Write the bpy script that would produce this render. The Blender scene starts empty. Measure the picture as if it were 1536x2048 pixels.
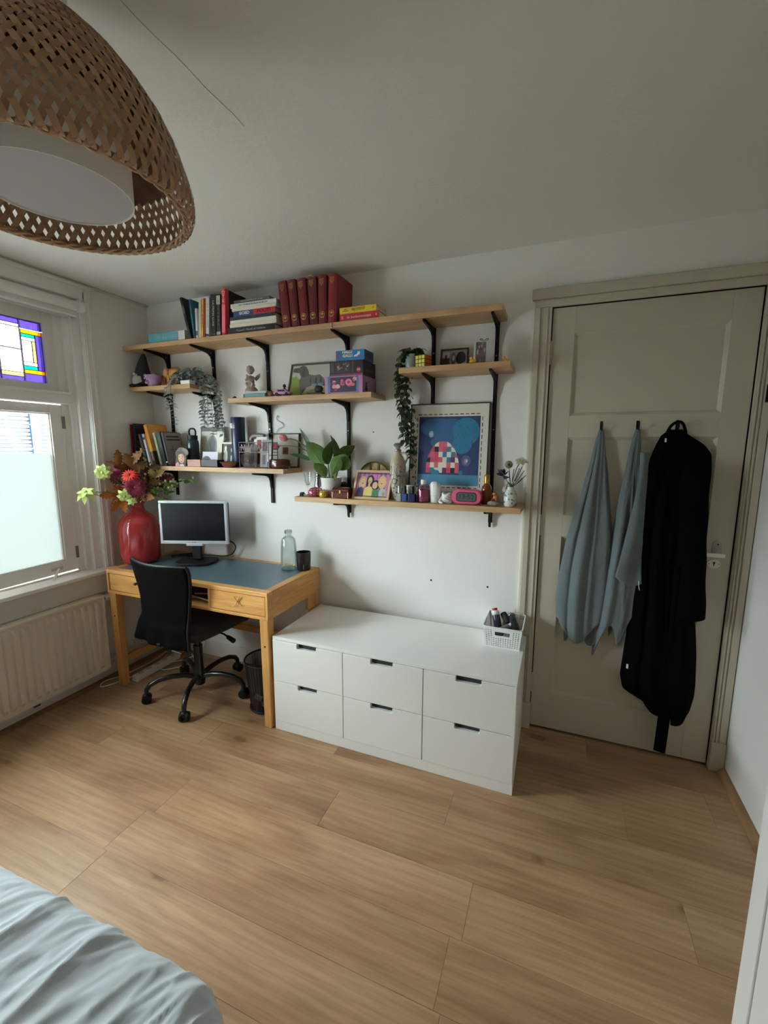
import bpy, math, random
from mathutils import Vector, Matrix, noise
random.seed(7)
SC = bpy.context.scene
COL = SC.collection

# ---------------------------------------------------------------- camera
cam_data = bpy.data.cameras.new('camera')
cam_data.sensor_fit = 'HORIZONTAL'; cam_data.sensor_width = 36.0
cam_data.lens = 870.88 / 1536 * 36.0
cam_data.clip_start = 0.02
cam = bpy.data.objects.new('camera', cam_data); COL.objects.link(cam)
_yaw, _pit, _rol = 0.3787, -0.1515, 0.0026
_f = Vector((-math.sin(_yaw) * math.cos(_pit), math.cos(_yaw) * math.cos(_pit), math.sin(_pit)))
_r = _f.cross(Vector((0, 0, 1))).normalized(); _u = _r.cross(_f)
_r2 = _r * math.cos(_rol) + _u * math.sin(_rol); _u2 = _u * math.cos(_rol) - _r * math.sin(_rol)
cam.matrix_world = Matrix(((_r2.x, _u2.x, -_f.x, 2.6027), (_r2.y, _u2.y, -_f.y, -2.2605), (_r2.z, _u2.z, -_f.z, 1.4746), (0, 0, 0, 1)))
SC.camera = cam

# ---------------------------------------------------------------- daylight
world = bpy.data.worlds.new('overcast_sky'); SC.world = world
world.use_nodes = True
bg = world.node_tree.nodes['Background']
bg.inputs['Color'].default_value = (0.93, 0.97, 1.0, 1)
bg.inputs['Strength'].default_value = 46.0
SC.view_settings.view_transform = 'Standard'
SC.view_settings.look = 'None'
SC.view_settings.gamma = 1.0
SC.view_settings.use_curve_mapping = False
SC.view_settings.exposure = 0.35
SC.cycles.max_bounces = 14
SC.cycles.diffuse_bounces = 8
SC.cycles.transparent_max_bounces = 16
SC.cycles.sample_clamp_indirect = 8.0
SC.cycles.caustics_reflective = False
SC.cycles.caustics_refractive = False

def portal(name, loc, rot, sx, sy):
    l = bpy.data.lights.new(name, 'AREA'); l.shape = 'RECTANGLE'; l.size = sx; l.size_y = sy
    l.cycles.is_portal = True
    o = bpy.data.objects.new(name, l); o.location = loc; o.rotation_euler = rot; COL.objects.link(o)
# portals only guide sampling of the sky through the window opening; they give off no light
portal('window_portal', (-0.15, -1.29, 1.49), (0, -math.pi / 2, 0), 1.6, 1.68)

# ---------------------------------------------------------------- helpers
def lin(c):
    return tuple(((x / 255) / 12.92 if x / 255 <= 0.04045 else (((x / 255) + 0.055) / 1.055) ** 2.4) for x in c)

MATS = {}
def mat(name, rgb=(200, 200, 200), rough=0.5, metal=0.0, var=0.0, vscale=30.0, bump=0.0, bscale=120.0, spec=0.5, trans=0.0, sheen=0.0, coat=0.0, alpha=1.0, emit=None, stretch=None):
    if name in MATS: return MATS[name]
    m = bpy.data.materials.new(name); m.use_nodes = True
    nt = m.node_tree; b = nt.nodes['Principled BSDF']
    c = lin(rgb)
    b.inputs['Base Color'].default_value = (*c, 1)
    b.inputs['Roughness'].default_value = rough
    b.inputs['Metallic'].default_value = metal
    b.inputs['Specular IOR Level'].default_value = spec
    if trans: b.inputs['Transmission Weight'].default_value = trans
    if sheen: b.inputs['Sheen Weight'].default_value = sheen
    if coat: b.inputs['Coat Weight'].default_value = coat
    if alpha < 1: b.inputs['Alpha'].default_value = alpha
    if emit:
        b.inputs['Emission Color'].default_value = (*lin(emit[0]), 1); b.inputs['Emission Strength'].default_value = emit[1]
    if var or bump:
        tc = nt.nodes.new('ShaderNodeTexCoord'); src = tc.outputs['Object']
        if stretch:
            mp = nt.nodes.new('ShaderNodeMapping'); mp.inputs['Scale'].default_value = stretch
            nt.links.new(src, mp.inputs['Vector']); src = mp.outputs['Vector']
    if var:
        n = nt.nodes.new('ShaderNodeTexNoise'); n.inputs['Scale'].default_value = vscale; n.inputs['Detail'].default_value = 4
        r = nt.nodes.new('ShaderNodeValToRGB')
        r.color_ramp.elements[0].position = 0.3; r.color_ramp.elements[1].position = 0.7
        r.color_ramp.elements[0].color = (*[max(0, x * (1 - var)) for x in c], 1)
        r.color_ramp.elements[1].color = (*[min(1, x * (1 + var)) for x in c], 1)
        nt.links.new(src, n.inputs['Vector']); nt.links.new(n.outputs['Fac'], r.inputs['Fac']); nt.links.new(r.outputs['Color'], b.inputs['Base Color'])
    if bump:
        n2 = nt.nodes.new('ShaderNodeTexNoise'); n2.inputs['Scale'].default_value = bscale; n2.inputs['Detail'].default_value = 3
        bp = nt.nodes.new('ShaderNodeBump'); bp.inputs['Strength'].default_value = bump; bp.inputs['Distance'].default_value = 0.004
        nt.links.new(src, n2.inputs['Vector']); nt.links.new(n2.outputs['Fac'], bp.inputs['Height']); nt.links.new(bp.outputs['Normal'], b.inputs['Normal'])
    MATS[name] = m
    return m

def wood(name, light, mid, dark, axis=0, rough=0.45, grain=1.0, knots=0.5, tone=0.08, knot_col=None, per_object=True):
    """Oak or pine: stretched grain, cathedral figure, scattered knots; each board takes its own cut."""
    if name in MATS: return MATS[name]
    m = bpy.data.materials.new(name); m.use_nodes = True
    nt = m.node_tree; N = nt.nodes.new; L = nt.links.new; b = nt.nodes['Principled BSDF']
    b.inputs['Roughness'].default_value = rough
    tc = N('ShaderNodeTexCoord'); oi = N('ShaderNodeObjectInfo')
    off = N('ShaderNodeVectorMath'); off.operation = 'SCALE'
    cb = N('ShaderNodeCombineXYZ')
    for k, s in enumerate((37.0, 91.0, 53.0)):
        mm = N('ShaderNodeMath'); mm.operation = 'MULTIPLY'; mm.inputs[1].default_value = s
        L(oi.outputs['Random'], mm.inputs[0]); L(mm.outputs[0], cb.inputs[k])
    add = N('ShaderNodeVectorMath'); add.operation = 'ADD'
    L(tc.outputs['Object'], add.inputs[0]); L(cb.outputs[0], add.inputs[1])
    def stretched(sl, sc_):
        mp = N('ShaderNodeMapping'); s = [sc_] * 3; s[axis] = sl
        mp.inputs['Scale'].default_value = s; L(add.outputs[0], mp.inputs['Vector']); return mp.outputs['Vector']
    # figure
    n1 = N('ShaderNodeTexNoise'); n1.inputs['Scale'].default_value = 1.0; n1.inputs['Detail'].default_value = 5; n1.inputs['Roughness'].default_value = 0.55; n1.inputs['Distortion'].default_value = 0.6
    L(stretched(1.3 * grain, 6.0 * grain), n1.inputs['Vector'])
    r1 = N('ShaderNodeValToRGB'); e = r1.color_ramp.elements
    e[0].position = 0.28; e[0].color = (*lin(dark), 1); e[1].position = 0.72; e[1].color = (*lin(light), 1)
    x = r1.color_ramp.elements.new(0.5); x.color = (*lin(mid), 1)
    L(n1.outputs['Fac'], r1.inputs['Fac'])
    # rings
    w = N('ShaderNodeTexWave'); w.wave_type = 'BANDS'; w.bands_direction = ('X', 'Y', 'Z')[(axis + 1) % 3]
    w.inputs['Scale'].default_value = 4.0 * grain; w.inputs['Distortion'].default_value = 5.0; w.inputs['Detail'].default_value = 2.0; w.inputs['Detail Scale'].default_value = 0.7
    L(stretched(0.9 * grain, 3.0 * grain), w.inputs['Vector'])
    # fine pores
    n3 = N('ShaderNodeTexNoise'); n3.inputs['Scale'].default_value = 1.0; n3.inputs['Detail'].default_value = 3
    L(stretched(7.0, 130.0), n3.inputs['Vector'])
    mixw = N('ShaderNodeMix'); mixw.data_type = 'RGBA'; mixw.blend_type = 'MULTIPLY'
    rw = N('ShaderNodeValToRGB'); rw.color_ramp.elements[0].color = (0.83, 0.79, 0.75, 1); rw.color_ramp.elements[1].color = (1.03, 1.03, 1.03, 1)
    L(w.outputs['Fac'], rw.inputs['Fac']); mixw.inputs[0].default_value = 0.5
    L(r1.outputs['Color'], mixw.inputs[6]); L(rw.outputs['Color'], mixw.inputs[7])
    mixp = N('ShaderNodeMix'); mixp.data_type = 'RGBA'; mixp.blend_type = 'MULTIPLY'; mixp.inputs[0].default_value = 0.85
    rp = N('ShaderNodeValToRGB'); rp.color_ramp.elements[0].position = 0.3; rp.color_ramp.elements[0].color = (0.82, 0.8, 0.78, 1); rp.color_ramp.elements[1].position = 0.6; rp.color_ramp.elements[1].color = (1.02, 1.02, 1.02, 1)
    L(n3.outputs['Fac'], rp.inputs['Fac']); L(mixw.outputs[2], mixp.inputs[6]); L(rp.outputs['Color'], mixp.inputs[7])
    # knots
    vo = N('ShaderNodeTexVoronoi'); vo.inputs['Scale'].default_value = 1.0; vo.inputs['Randomness'].default_value = 1.0
    nd = N('ShaderNodeTexNoise'); nd.inputs['Scale'].default_value = 25.0
    L(add.outputs[0], nd.inputs['Vector'])
    L(stretched(2.6 * grain, 5.5 * grain), vo.inputs['Vector'])
    ka = N('ShaderNodeMath'); ka.operation = 'ADD'
    kb = N('ShaderNodeMath'); kb.operation = 'MULTIPLY'; kb.inputs[1].default_value = 0.12
    L(nd.outputs['Fac'], kb.inputs[0]); L(vo.outputs['Distance'], ka.inputs[0]); L(kb.outputs[0], ka.inputs[1])
    rk = N('ShaderNodeValToRGB'); kc = knot_col or tuple(x * 0.55 for x in dark)
    rk.color_ramp.elements[0].position = 0.135; rk.color_ramp.elements[0].color = (1, 1, 1, 1)
    rk.color_ramp.elements[1].position = 0.36; rk.color_ramp.elements[1].color = (0, 0, 0, 1)
    ke = rk.color_ramp.elements.new(0.175); ke.color = (0.3, 0.3, 0.3, 1)
    L(ka.outputs[0], rk.inputs['Fac'])
    km = N('ShaderNodeMath'); km.operation = 'MULTIPLY'; km.inputs[1].default_value = knots; L(rk.outputs['Color'], km.inputs[0])
    mixk = N('ShaderNodeMix'); mixk.data_type = 'RGBA'; L(km.outputs[0], mixk.inputs[0]); L(mixp.outputs[2], mixk.inputs[6]); mixk.inputs[7].default_value = (*lin(kc), 1)
    # board tone
    hs = N('ShaderNodeHueSaturation'); tv = N('ShaderNodeMath'); tv.operation = 'MULTIPLY_ADD'; tv.inputs[1].default_value = 2 * tone; tv.inputs[2].default_value = 1 - tone
    L(oi.outputs['Random'], tv.inputs[0]); L(tv.outputs[0], hs.inputs['Value']); L(mixk.outputs[2], hs.inputs['Color'])
    L(hs.outputs['Color'], b.inputs['Base Color'])
    bp = N('ShaderNodeBump'); bp.inputs['Strength'].default_value = 0.12; bp.inputs['Distance'].default_value = 0.001
    L(n3.outputs['Fac'], bp.inputs['Height']); L(bp.outputs['Normal'], b.inputs['Normal'])
    MATS[name] = m
    return m

def glass(name, rgb, alpha=0.15, rough=0.03, diffuse=0.0):
    """Thin pane: clear or tinted see-through with a surface reflection; diffuse > 0 adds milky scatter."""
    if name in MATS: return MATS[name]
    m = bpy.data.materials.new(name); m.use_nodes = True
    nt = m.node_tree; N = nt.nodes.new; L = nt.links.new
    out = nt.nodes['Material Output']; nt.nodes.remove(nt.nodes['Principled BSDF'])
    t = N('ShaderNodeBsdfTransparent'); t.inputs['Color'].default_value = (*lin(rgb), 1)
    g = N('ShaderNodeBsdfGlossy'); g.inputs['Roughness'].default_value = rough
    lw = N('ShaderNodeLayerWeight'); lw.inputs['Blend'].default_value = 0.25
    mx = N('ShaderNodeMixShader')
    mu = N('ShaderNodeMath'); mu.operation = 'MULTIPLY_ADD'; mu.inputs[1].default_value = 0.35; mu.inputs[2].default_value = alpha * 0.3
    L(lw.outputs['Fresnel'], mu.inputs[0]); L(mu.outputs[0], mx.inputs['Fac'])
    last = t.outputs[0]
    if diffuse:
        d = N('ShaderNodeBsdfTranslucent'); d.inputs['Color'].default_value = (*lin(rgb), 1)
        d2 = N('ShaderNodeBsdfDiffuse'); d2.inputs['Color'].default_value = (*lin(rgb), 1)
        m2 = N('ShaderNodeMixShader'); m2.inputs['Fac'].default_value = 0.2
        L(d.outputs[0], m2.inputs[1]); L(d2.outputs[0], m2.inputs[2])
        m3 = N('ShaderNodeMixShader'); m3.inputs['Fac'].default_value = diffuse
        L(t.outputs[0], m3.inputs[1]); L(m2.outputs[0], m3.inputs[2]); last = m3.outputs[0]
    L(last, mx.inputs[1]); L(g.outputs[0], mx.inputs[2]); L(mx.outputs[0], out.inputs['Surface'])
    MATS[name] = m
    return m

class MB:
    """Collects shapes into one mesh."""
    def __init__(s): s.v = []; s.f = []; s.m = []
    def add(s, vs, fs, m=0):
        o = len(s.v); s.v += [tuple(v) for v in vs]
        for f in fs: s.f.append([i + o for i in f]); s.m.append(m)
        return s
    def box(s, x0, x1, y0, y1, z0, z1, m=0):
        vs = [(x0, y0, z0), (x1, y0, z0), (x1, y1, z0), (x0, y1, z0), (x0, y0, z1), (x1, y0, z1), (x1, y1, z1), (x0, y1, z1)]
        return s.add(vs, [(0, 3, 2, 1), (4, 5, 6, 7), (0, 1, 5, 4), (1, 2, 6, 5), (2, 3, 7, 6), (3, 0, 4, 7)], m)
    def prism(s, poly, axis, a, b, m=0):
        """poly: outline in the two other axes (x,y order kept); extruded along axis from a to b."""
        def pt(p, t):
            if axis == 0: return (t, p[0], p[1])
            if axis == 1: return (p[0], t, p[1])
            return (p[0], p[1], t)
        n = len(poly); vs = [pt(p, a) for p in poly] + [pt(p, b) for p in poly]
        fs = [tuple(range(n)), tuple(range(2 * n - 1, n - 1, -1))] + [(i, i + n, (i + 1) % n + n, (i + 1) % n) for i in range(n)]
        return s.add(vs, fs, m)
    def lathe(s, prof, n=24, c=(0, 0, 0), m=0, cap=(True, True), sx=1.0, sy=1.0):
        vs = []; fs = []
        for r, z in prof:
            for k in range(n):
                a = 2 * math.pi * k / n
                vs.append((c[0] + r * sx * math.cos(a), c[1] + r * sy * math.sin(a), c[2] + z))
        for i in range(len(prof) - 1):
            for k in range(n):
                k2 = (k + 1) % n
                fs.append((i * n + k, i * n + k2, (i + 1) * n + k2, (i + 1) * n + k))
        if cap[0] and prof[0][0] > 1e-5: fs.append(tuple(range(n - 1, -1, -1)))
        if cap[1] and prof[-1][0] > 1e-5: fs.append(tuple(range((len(prof) - 1) * n, len(prof) * n)))
        return s.add(vs, fs, m)
    def tube(s, pts, r, n=8, m=0, cap=True):
        pts = [Vector(p) for p in pts]; rs = r if isinstance(r, (list, tuple)) else [r] * len(pts)
        vs = []; fs = []; up = None
        for i, p in enumerate(pts):
            d = (pts[min(i + 1, len(pts) - 1)] - pts[max(i - 1, 0)])
            d = d.normalized() if d.length > 1e-9 else Vector((0, 0, 1))
            if up is None:
                up = Vector((0, 0, 1)) if abs(d.z) < 0.9 else Vector((1, 0, 0))
            a = d.cross(up)
            if a.length < 1e-6: a = d.cross(Vector((0.3, 1, 0.2)))
            a.normalize(); bb = a.cross(d).normalized(); up = bb
            for k in range(n):
                t = 2 * math.pi * k / n
                vs.append(p + (a * math.cos(t) + bb * math.sin(t)) * rs[i])
        for i in range(len(pts) - 1):
            for k in range(n):
                k2 = (k + 1) % n
                fs.append((i * n + k, i * n + k2, (i + 1) * n + k2, (i + 1) * n + k))
        if cap: fs += [tuple(range(n - 1, -1, -1)), tuple(range((len(pts) - 1) * n, len(pts) * n))]
        return s.add(vs, fs, m)
    def ball(s, c, r, nu=14, nv=8, m=0):
        rx, ry, rz = r if isinstance(r, (tuple, list)) else (r, r, r)
        vs = [(c[0], c[1], c[2] - rz)]; fs = []
        for i in range(1, nv):
            t = math.pi * i / nv
            for k in range(nu):
                a = 2 * math.pi * k / nu
                vs.append((c[0] + rx * math.sin(t) * math.cos(a), c[1] + ry * math.sin(t) * math.sin(a), c[2] - rz * math.cos(t)))
        vs.append((c[0], c[1], c[2] + rz)); top = len(vs) - 1
        for k in range(nu):
            k2 = (k + 1) % nu
            fs.append((0, 1 + k2, 1 + k))
            for i in range(nv - 2):
                a = 1 + i * nu
                fs.append((a + k, a + k2, a + nu + k2, a + nu + k))
            a = 1 + (nv - 2) * nu
            fs.append((a + k, a + k2, top))
        return s.add(vs, fs, m)
    def poly(s, pts, m=0): return s.add(pts, [tuple(range(len(pts)))], m)
    def grid(s, fn, nu, nv, m=0, wrap=False):
        vs = [fn(i / nu, j / nv) for j in range(nv + 1) for i in range(nu + (0 if wrap else 1))]
        w = nu if wrap else nu + 1
        fs = [(j * w + i, j * w + (i + 1) % w, (j + 1) * w + (i + 1) % w, (j + 1) * w + i) for j in range(nv) for i in range(nu)]
        return s.add(vs, fs, m)
    def xform(s, M, start=0):
        s.v[start:] = [tuple(M @ Vector(v)) for v in s.v[start:]]; return s
    def mesh(s, name, mats, smooth=None):
        me = bpy.data.meshes.new(name); me.from_pydata(s.v, [], s.f)
        mats = mats if isinstance(mats, (list, tuple)) else [mats]
        for q in mats: me.materials.append(q)
        if len(mats) > 1: me.polygons.foreach_set('material_index', s.m)
        if smooth is not None:
            me.polygons.foreach_set('use_smooth', [True] * len(me.polygons))
            if smooth < 180: me.set_sharp_from_angle(angle=math.radians(smooth))
        me.update(); return me
    def build(s, name, mats, parent=None, smooth=None, bevel=0.0, solid=0.0, sub=0, loc=None, rot=None, kind=None, label=None):
        me = s.mesh(name, mats, smooth)
        return place(name, me, parent, bevel, solid, sub, loc, rot, kind, label)

def place(name, me, parent=None, bevel=0.0, solid=0.0, sub=0, loc=None, rot=None, kind=None, label=None):
    o = bpy.data.objects.new(name, me); COL.objects.link(o)
    if parent: o.parent = parent
    if loc: o.location = loc
    if rot: o.rotation_euler = rot
    if solid:
        q = o.modifiers.new('thickness', 'SOLIDIFY'); q.thickness = solid; q.offset = 0
    if bevel:
        q = o.modifiers.new('bevel', 'BEVEL'); q.width = bevel; q.segments = 2; q.limit_method = 'ANGLE'; q.angle_limit = math.radians(40)
    if sub:
        q = o.modifiers.new('sub', 'SUBSURF'); q.levels = sub; q.render_levels = sub
    if kind: o['kind'] = kind
    if label: o['label'] = label
    return o

def tag(o, label, cat, group=None, kind=None):
    o['label'] = label; o['category'] = cat
    if group: o['group'] = group
    if kind: o['kind'] = kind
    return o

def thing(name, label, cat, loc=(0, 0, 0), rot=(0, 0, 0), group=None, kind=None):
    o = bpy.data.objects.new(name, None); COL.objects.link(o)
    o.empty_display_size = 0.05
    o.location = loc; o.rotation_euler = rot
    return tag(o, label, cat, group, kind)

def box(name, x0, x1, y0, y1, z0, z1, m, parent=None, bevel=0.0, **k):
    return MB().box(x0, x1, y0, y1, z0, z1).build(name, m, parent, bevel=bevel, **k)

def struct(o, label=None, cat=None):
    o['kind'] = 'structure'
    if label: o['label'] = label
    if cat: o['category'] = cat
    return o

def text_mesh(txt, size, width=None, extrude=0.0003, spacing=1.0, bold=0.0):
    c = bpy.data.curves.new('lettering', 'FONT'); c.body = txt; c.size = size; c.align_x = 'CENTER'; c.align_y = 'CENTER'
    c.extrude = extrude; c.resolution_u = 2; c.space_character = spacing; c.offset = bold
    o = bpy.data.objects.new('lettering', c); COL.objects.link(o)
    dg = bpy.context.evaluated_depsgraph_get(); dg.update()
    me = bpy.data.meshes.new_from_object(o.evaluated_get(dg))
    bpy.data.objects.remove(o); bpy.data.curves.remove(c)
    if width and len(me.vertices):
        xs = [v.co.x for v in me.vertices]; w = max(xs) - min(xs)
        if w > 1e-6:
            k = width / w
            for v in me.vertices: v.co.x *= k
    return me

def text(txt, size, m, parent, loc, rot, width=None, bold=0.0, spacing=1.0):
    me = text_mesh(txt, size, width, bold=bold, spacing=spacing); me.materials.clear(); me.materials.append(m)
    return place('lettering', me, parent, loc=loc, rot=rot)
FRONT = (math.pi / 2, 0, 0)            # lettering that faces -y and reads along +x

# ---------------------------------------------------------------- materials
W_PAINT = mat('wall_paint', (236, 234, 229), 0.85, bump=0.25, bscale=160, var=0.012, vscale=3)
C_PAINT = mat('ceiling_paint', (232, 228, 222), 0.9, bump=0.5, bscale=110, var=0.012, vscale=2)
TRIM = mat('trim_paint', (232, 228, 218), 0.45, bump=0.06, bscale=40)
DOORP = mat('door_paint', (192, 184, 166), 0.45, bump=0.1, bscale=60, var=0.02, vscale=6)
WINP = mat('window_paint', (236, 232, 228), 0.4, bump=0.06, bscale=50)
FLOORW = wood('oak_floor', (190, 156, 120), (174, 138, 103), (144, 107, 75), axis=0, rough=0.38, grain=0.9, knots=0.75, tone=0.08, knot_col=(104, 72, 48))
OAK = wood('oak_shelf', (206, 171, 127), (194, 157, 113), (174, 136, 93), axis=0, rough=0.5, grain=1.5, knots=0.25, tone=0.03, knot_col=(130, 90, 55))
PINE = wood('pine', (226, 176, 108), (216, 160, 90), (200, 140, 72), axis=0, rough=0.4, grain=1.6, knots=0.75, tone=0.03, knot_col=(112, 60, 26))
PINEV = wood('pine_upright', (226, 176, 108), (214, 158, 90), (198, 138, 72), axis=2, rough=0.4, grain=1.6, knots=0.75, tone=0.03, knot_col=(112, 60, 26))
PINEY = wood('pine_side', (222, 170, 104), (210, 152, 86), (190, 130, 66), axis=1, rough=0.4, grain=1.6, knots=0.7, tone=0.03, knot_col=(112, 60, 26))
BLACK = mat('black_metal', (14, 14, 15), 0.5, 0.0, spec=0.25)
BLKP = mat('black_plastic', (13, 13, 14), 0.5, spec=0.3)
CHROME = mat('chrome', (215, 215, 218), 0.18, 1.0)
STEEL = mat('steel', (150, 150, 150), 0.3, 1.0)
WHITE = mat('white_lacquer', (236, 236, 232), 0.38)
WPLA = mat('white_plastic', (238, 237, 234), 0.4)
DARK = mat('dark_void', (16, 18, 18), 0.7)
PAGES = mat('book_pages', (232, 220, 196), 0.8, var=0.06, vscale=8, stretch=(120, 4, 4))
INK = mat('black_ink', (24, 24, 26), 0.6)
WINK = mat('white_ink', (236, 234, 228), 0.6)
GOLD = mat('gold_foil', (206, 166, 92), 0.35, 0.6)
def flat(rgb, rough=0.5, **k):
    return mat('paint_%02x%02x%02x_%d' % (*rgb, int(rough * 100)), rgb, rough, **k)

RX0, RX1, RY0, RY1, RH = 0.0, 3.386, -3.5, 0.0, 2.386   # the room

# ================================================================ the room
def Wl(root): return tuple(-c for c in root.location)

fl = struct(box('floor', RX0 - 0.14, RX1 + 0.12, RY0 - 0.12, RY1 + 0.13, -0.06, -0.002, mat('underlay', (150, 120, 90), 0.8)), 'warm oak plank floor with dark knots', 'floor')
rows = [(-0.20, 0.0), (-0.39, -0.20)] + [(-0.58 - 0.19 * k, -0.39 - 0.19 * k) for k in range(17)]
starts = [0.3, 0.75, 0.42, 1.012, 0.55, 1.16, 1.124, 1.143, 0.35, 0.8, 1.2, 0.5, 0.95, 0.25, 0.7, 1.1, 0.4, 0.9, 0.6]
for i, (ya, yb) in enumerate(rows):
    if ya < RY0: ya = RY0
    if yb <= RY0 + 0.01: break
    xs = [RX0] + [x for x in (starts[i] + 1.256 * k for k in range(-1, 4)) if RX0 + 0.05 < x < RX1 - 0.05] + [RX1]
    for xa, xb in zip(xs, xs[1:]):
        g = 0.0004
        cx, cy = (xa + xb) / 2, (ya + yb) / 2
        hx, hy = (xb - xa) / 2 - g, (yb - ya) / 2 - g
        MB().box(-hx, hx, -hy, hy, -0.0095, 0.0).build('plank', FLOORW, fl, bevel=0.0005, loc=(cx, cy, 0.0))

struct(box('ceiling', RX0 - 0.14, RX1 + 0.12, RY0 - 0.12, RY1 + 0.12, RH, RH + 0.08, C_PAINT), 'off-white lightly textured painted ceiling', 'ceiling')
ceil = bpy.data.objects['ceiling']
pts = [(1.703 + 0.002 * math.sin(k * 1.7), -1.75 + k * 0.05, RH - 0.0002) for k in range(14)]
MB().tube(pts, 0.0012, 4).build('seam', mat('seam_grey', (186, 182, 174), 0.9), ceil)

# back wall with the door opening
DX0, DX1, DZ = 2.537, 3.326, 2.104
mb = MB().box(RX0 - 0.14, DX0 - 0.02, 0.0, 0.12, 0, RH).box(DX0 - 0.02, RX1, 0.0, 0.12, DZ + 0.02, RH).box(DX1 + 0.02, RX1, 0.0, 0.12, 0, DZ + 0.02)
wb = struct(mb.build('wall_back', W_PAINT), 'white painted back wall carrying the shelves', 'wall')
for hx, hz in ((1.985, 0.738), (2.293, 0.737), (1.639, 1.549)):
    MB().lathe([(0.0, 0), (0.0055, 0), (0.0055, 0.0006)], 10).xform(Matrix.Translation((hx, 0, hz)) @ Matrix.Rotation(math.pi / 2, 4, 'X')).build('drill_hole', DARK if hz < 1 else flat((150, 146, 138), 0.9), wb)
struct(box('wall_right', RX1, RX1 + 0.12, RY0, 0.12, 0, RH, W_PAINT), 'white painted wall right of the door', 'wall')
struct(box('wall_front', RX0 - 0.14, RX1 + 0.12, RY0 - 0.12, RY0, 0, RH, mat('wall_grey_low_bounce', (176, 172, 164), 0.85, bump=0.25, bscale=160)), 'unseen wall behind the bed, greyed to bounce less light', 'wall')  # out of view; its tone is set darker so it reflects less light
# left wall with the window opening
OY0, OY1, OZ0, OZ1 = -2.13, -0.45, 0.70, 2.30
mb = MB().box(-0.14, 0, OY1, 0.0, 0, RH).box(-0.14, 0, RY0, OY0, 0, RH).box(-0.14, 0, OY0, OY1, 0, OZ0).box(-0.14, 0, OY0, OY1, OZ1, RH)
struct(mb.build('wall_left', W_PAINT), 'white painted window wall', 'wall')

# skirting
struct(box('baseboard_back', 0.0, 2.455, -0.014, 0, 0, 0.105, TRIM, bevel=0.003), 'white skirting board under the desk', 'baseboard')
SK = mat('skirting_grey', (206, 202, 194), 0.6)
struct(box('baseboard_left', 0, 0.012, RY0, -0.016, 0, 0.09, SK, bevel=0.002), 'grey white skirting board below the radiator', 'baseboard')
quarter = [(0, 0)] + [(0.018 * math.cos(a), 0.018 * math.sin(a)) for a in [k * math.pi / 12 for k in range(7)]]
struct(MB().prism([(0.012 + x, z) for x, z in quarter], 1, RY0, -0.016).build('trim_1', wood('bead_wood', (150, 112, 78), (138, 100, 68), (120, 84, 54), axis=1, grain=2), smooth=50), 'brown floor bead along the window wall', 'trim')
struct(MB().prism([(RX1 - x * 1.5, z * 1.7) for x, z in quarter], 1, RY0, -0.035).build('trim_2', wood('bead_wood_light', (176, 140, 104), (164, 128, 92), (146, 110, 78), axis=1, grain=2), smooth=50), 'oak floor bead along the right wall', 'trim')
struct(box('trim_3', 0.0, 0.02, RY0, 0.0, RH - 0.012, RH, mat('cornice_grey', (206, 200, 190), 0.8, bump=0.6, bscale=60), bevel=0.004), 'rough painted strip where ceiling meets window wall', 'trim')

# ---------------------------------------------------------------- door
dr = struct(thing('door_1', 'cream painted four panel door hung with towels and a robe', 'door', (DX0, 0, 0)), None)
L0 = Wl(dr)
panels = [(1.616, 1.985), (1.144, 1.515), (0.649, 1.038), (0.212, 0.622)]
PX0, PX1 = 2.638, 3.224
mb = MB()
mb.box(DX0 + 0.004, PX0, 0.0, 0.04, 0.012, DZ - 0.004).box(PX1, DX1 - 0.004, 0.0, 0.04, 0.012, DZ - 0.004)
zs = [DZ - 0.004] + [v for a, b in panels for v in (b, a)] + [0.012]
for k in range(0, len(zs), 2): mb.box(PX0, PX1, 0.0, 0.04, zs[k + 1], zs[k])
mb.build('door_leaf', DOORP, dr, bevel=0.0015, loc=L0)
for a, b in panels:
    mb = MB().box(PX0, PX1, 0.014, 0.03, a, b)
    # sloped moulding around the sunk panel
    for (p, q, r_, s_) in (((PX0, a), (PX1, a), (PX1 - .013, a + .013), (PX0 + .013, a + .013)), ((PX1, a), (PX1, b), (PX1 - .013, b - .013), (PX1 - .013, a + .013)), ((PX1, b), (PX0, b), (PX0 + .013, b - .013), (PX1 - .013, b - .013)), ((PX0, b), (PX0, a), (PX0 + .013, a + .013), (PX0 + .013, b - .013))):
        mb.poly([(p[0], 0.002, p[1]), (q[0], 0.002, q[1]), (r_[0], 0.0138, r_[1]), (s_[0], 0.0138, s_[1])])
    mb.build('door_panel', DOORP, dr, loc=L0)
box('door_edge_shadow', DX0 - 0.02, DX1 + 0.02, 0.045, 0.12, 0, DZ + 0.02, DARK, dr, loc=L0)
for hz in (1.904, 1.089, 0.254):
    mb = MB().lathe([(0.006, -0.045), (0.006, 0.045)], 10, (DX0 + 0.002, -0.004, hz)).ball((DX0 + 0.002, -0.004, hz + 0.047), 0.006, 8, 5).ball((DX0 + 0.002, -0.004, hz - 0.047), 0.006, 8, 5)
    mb.build('hinge', flat((188, 180, 164), 0.4), dr, smooth=40, loc=L0)
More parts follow.
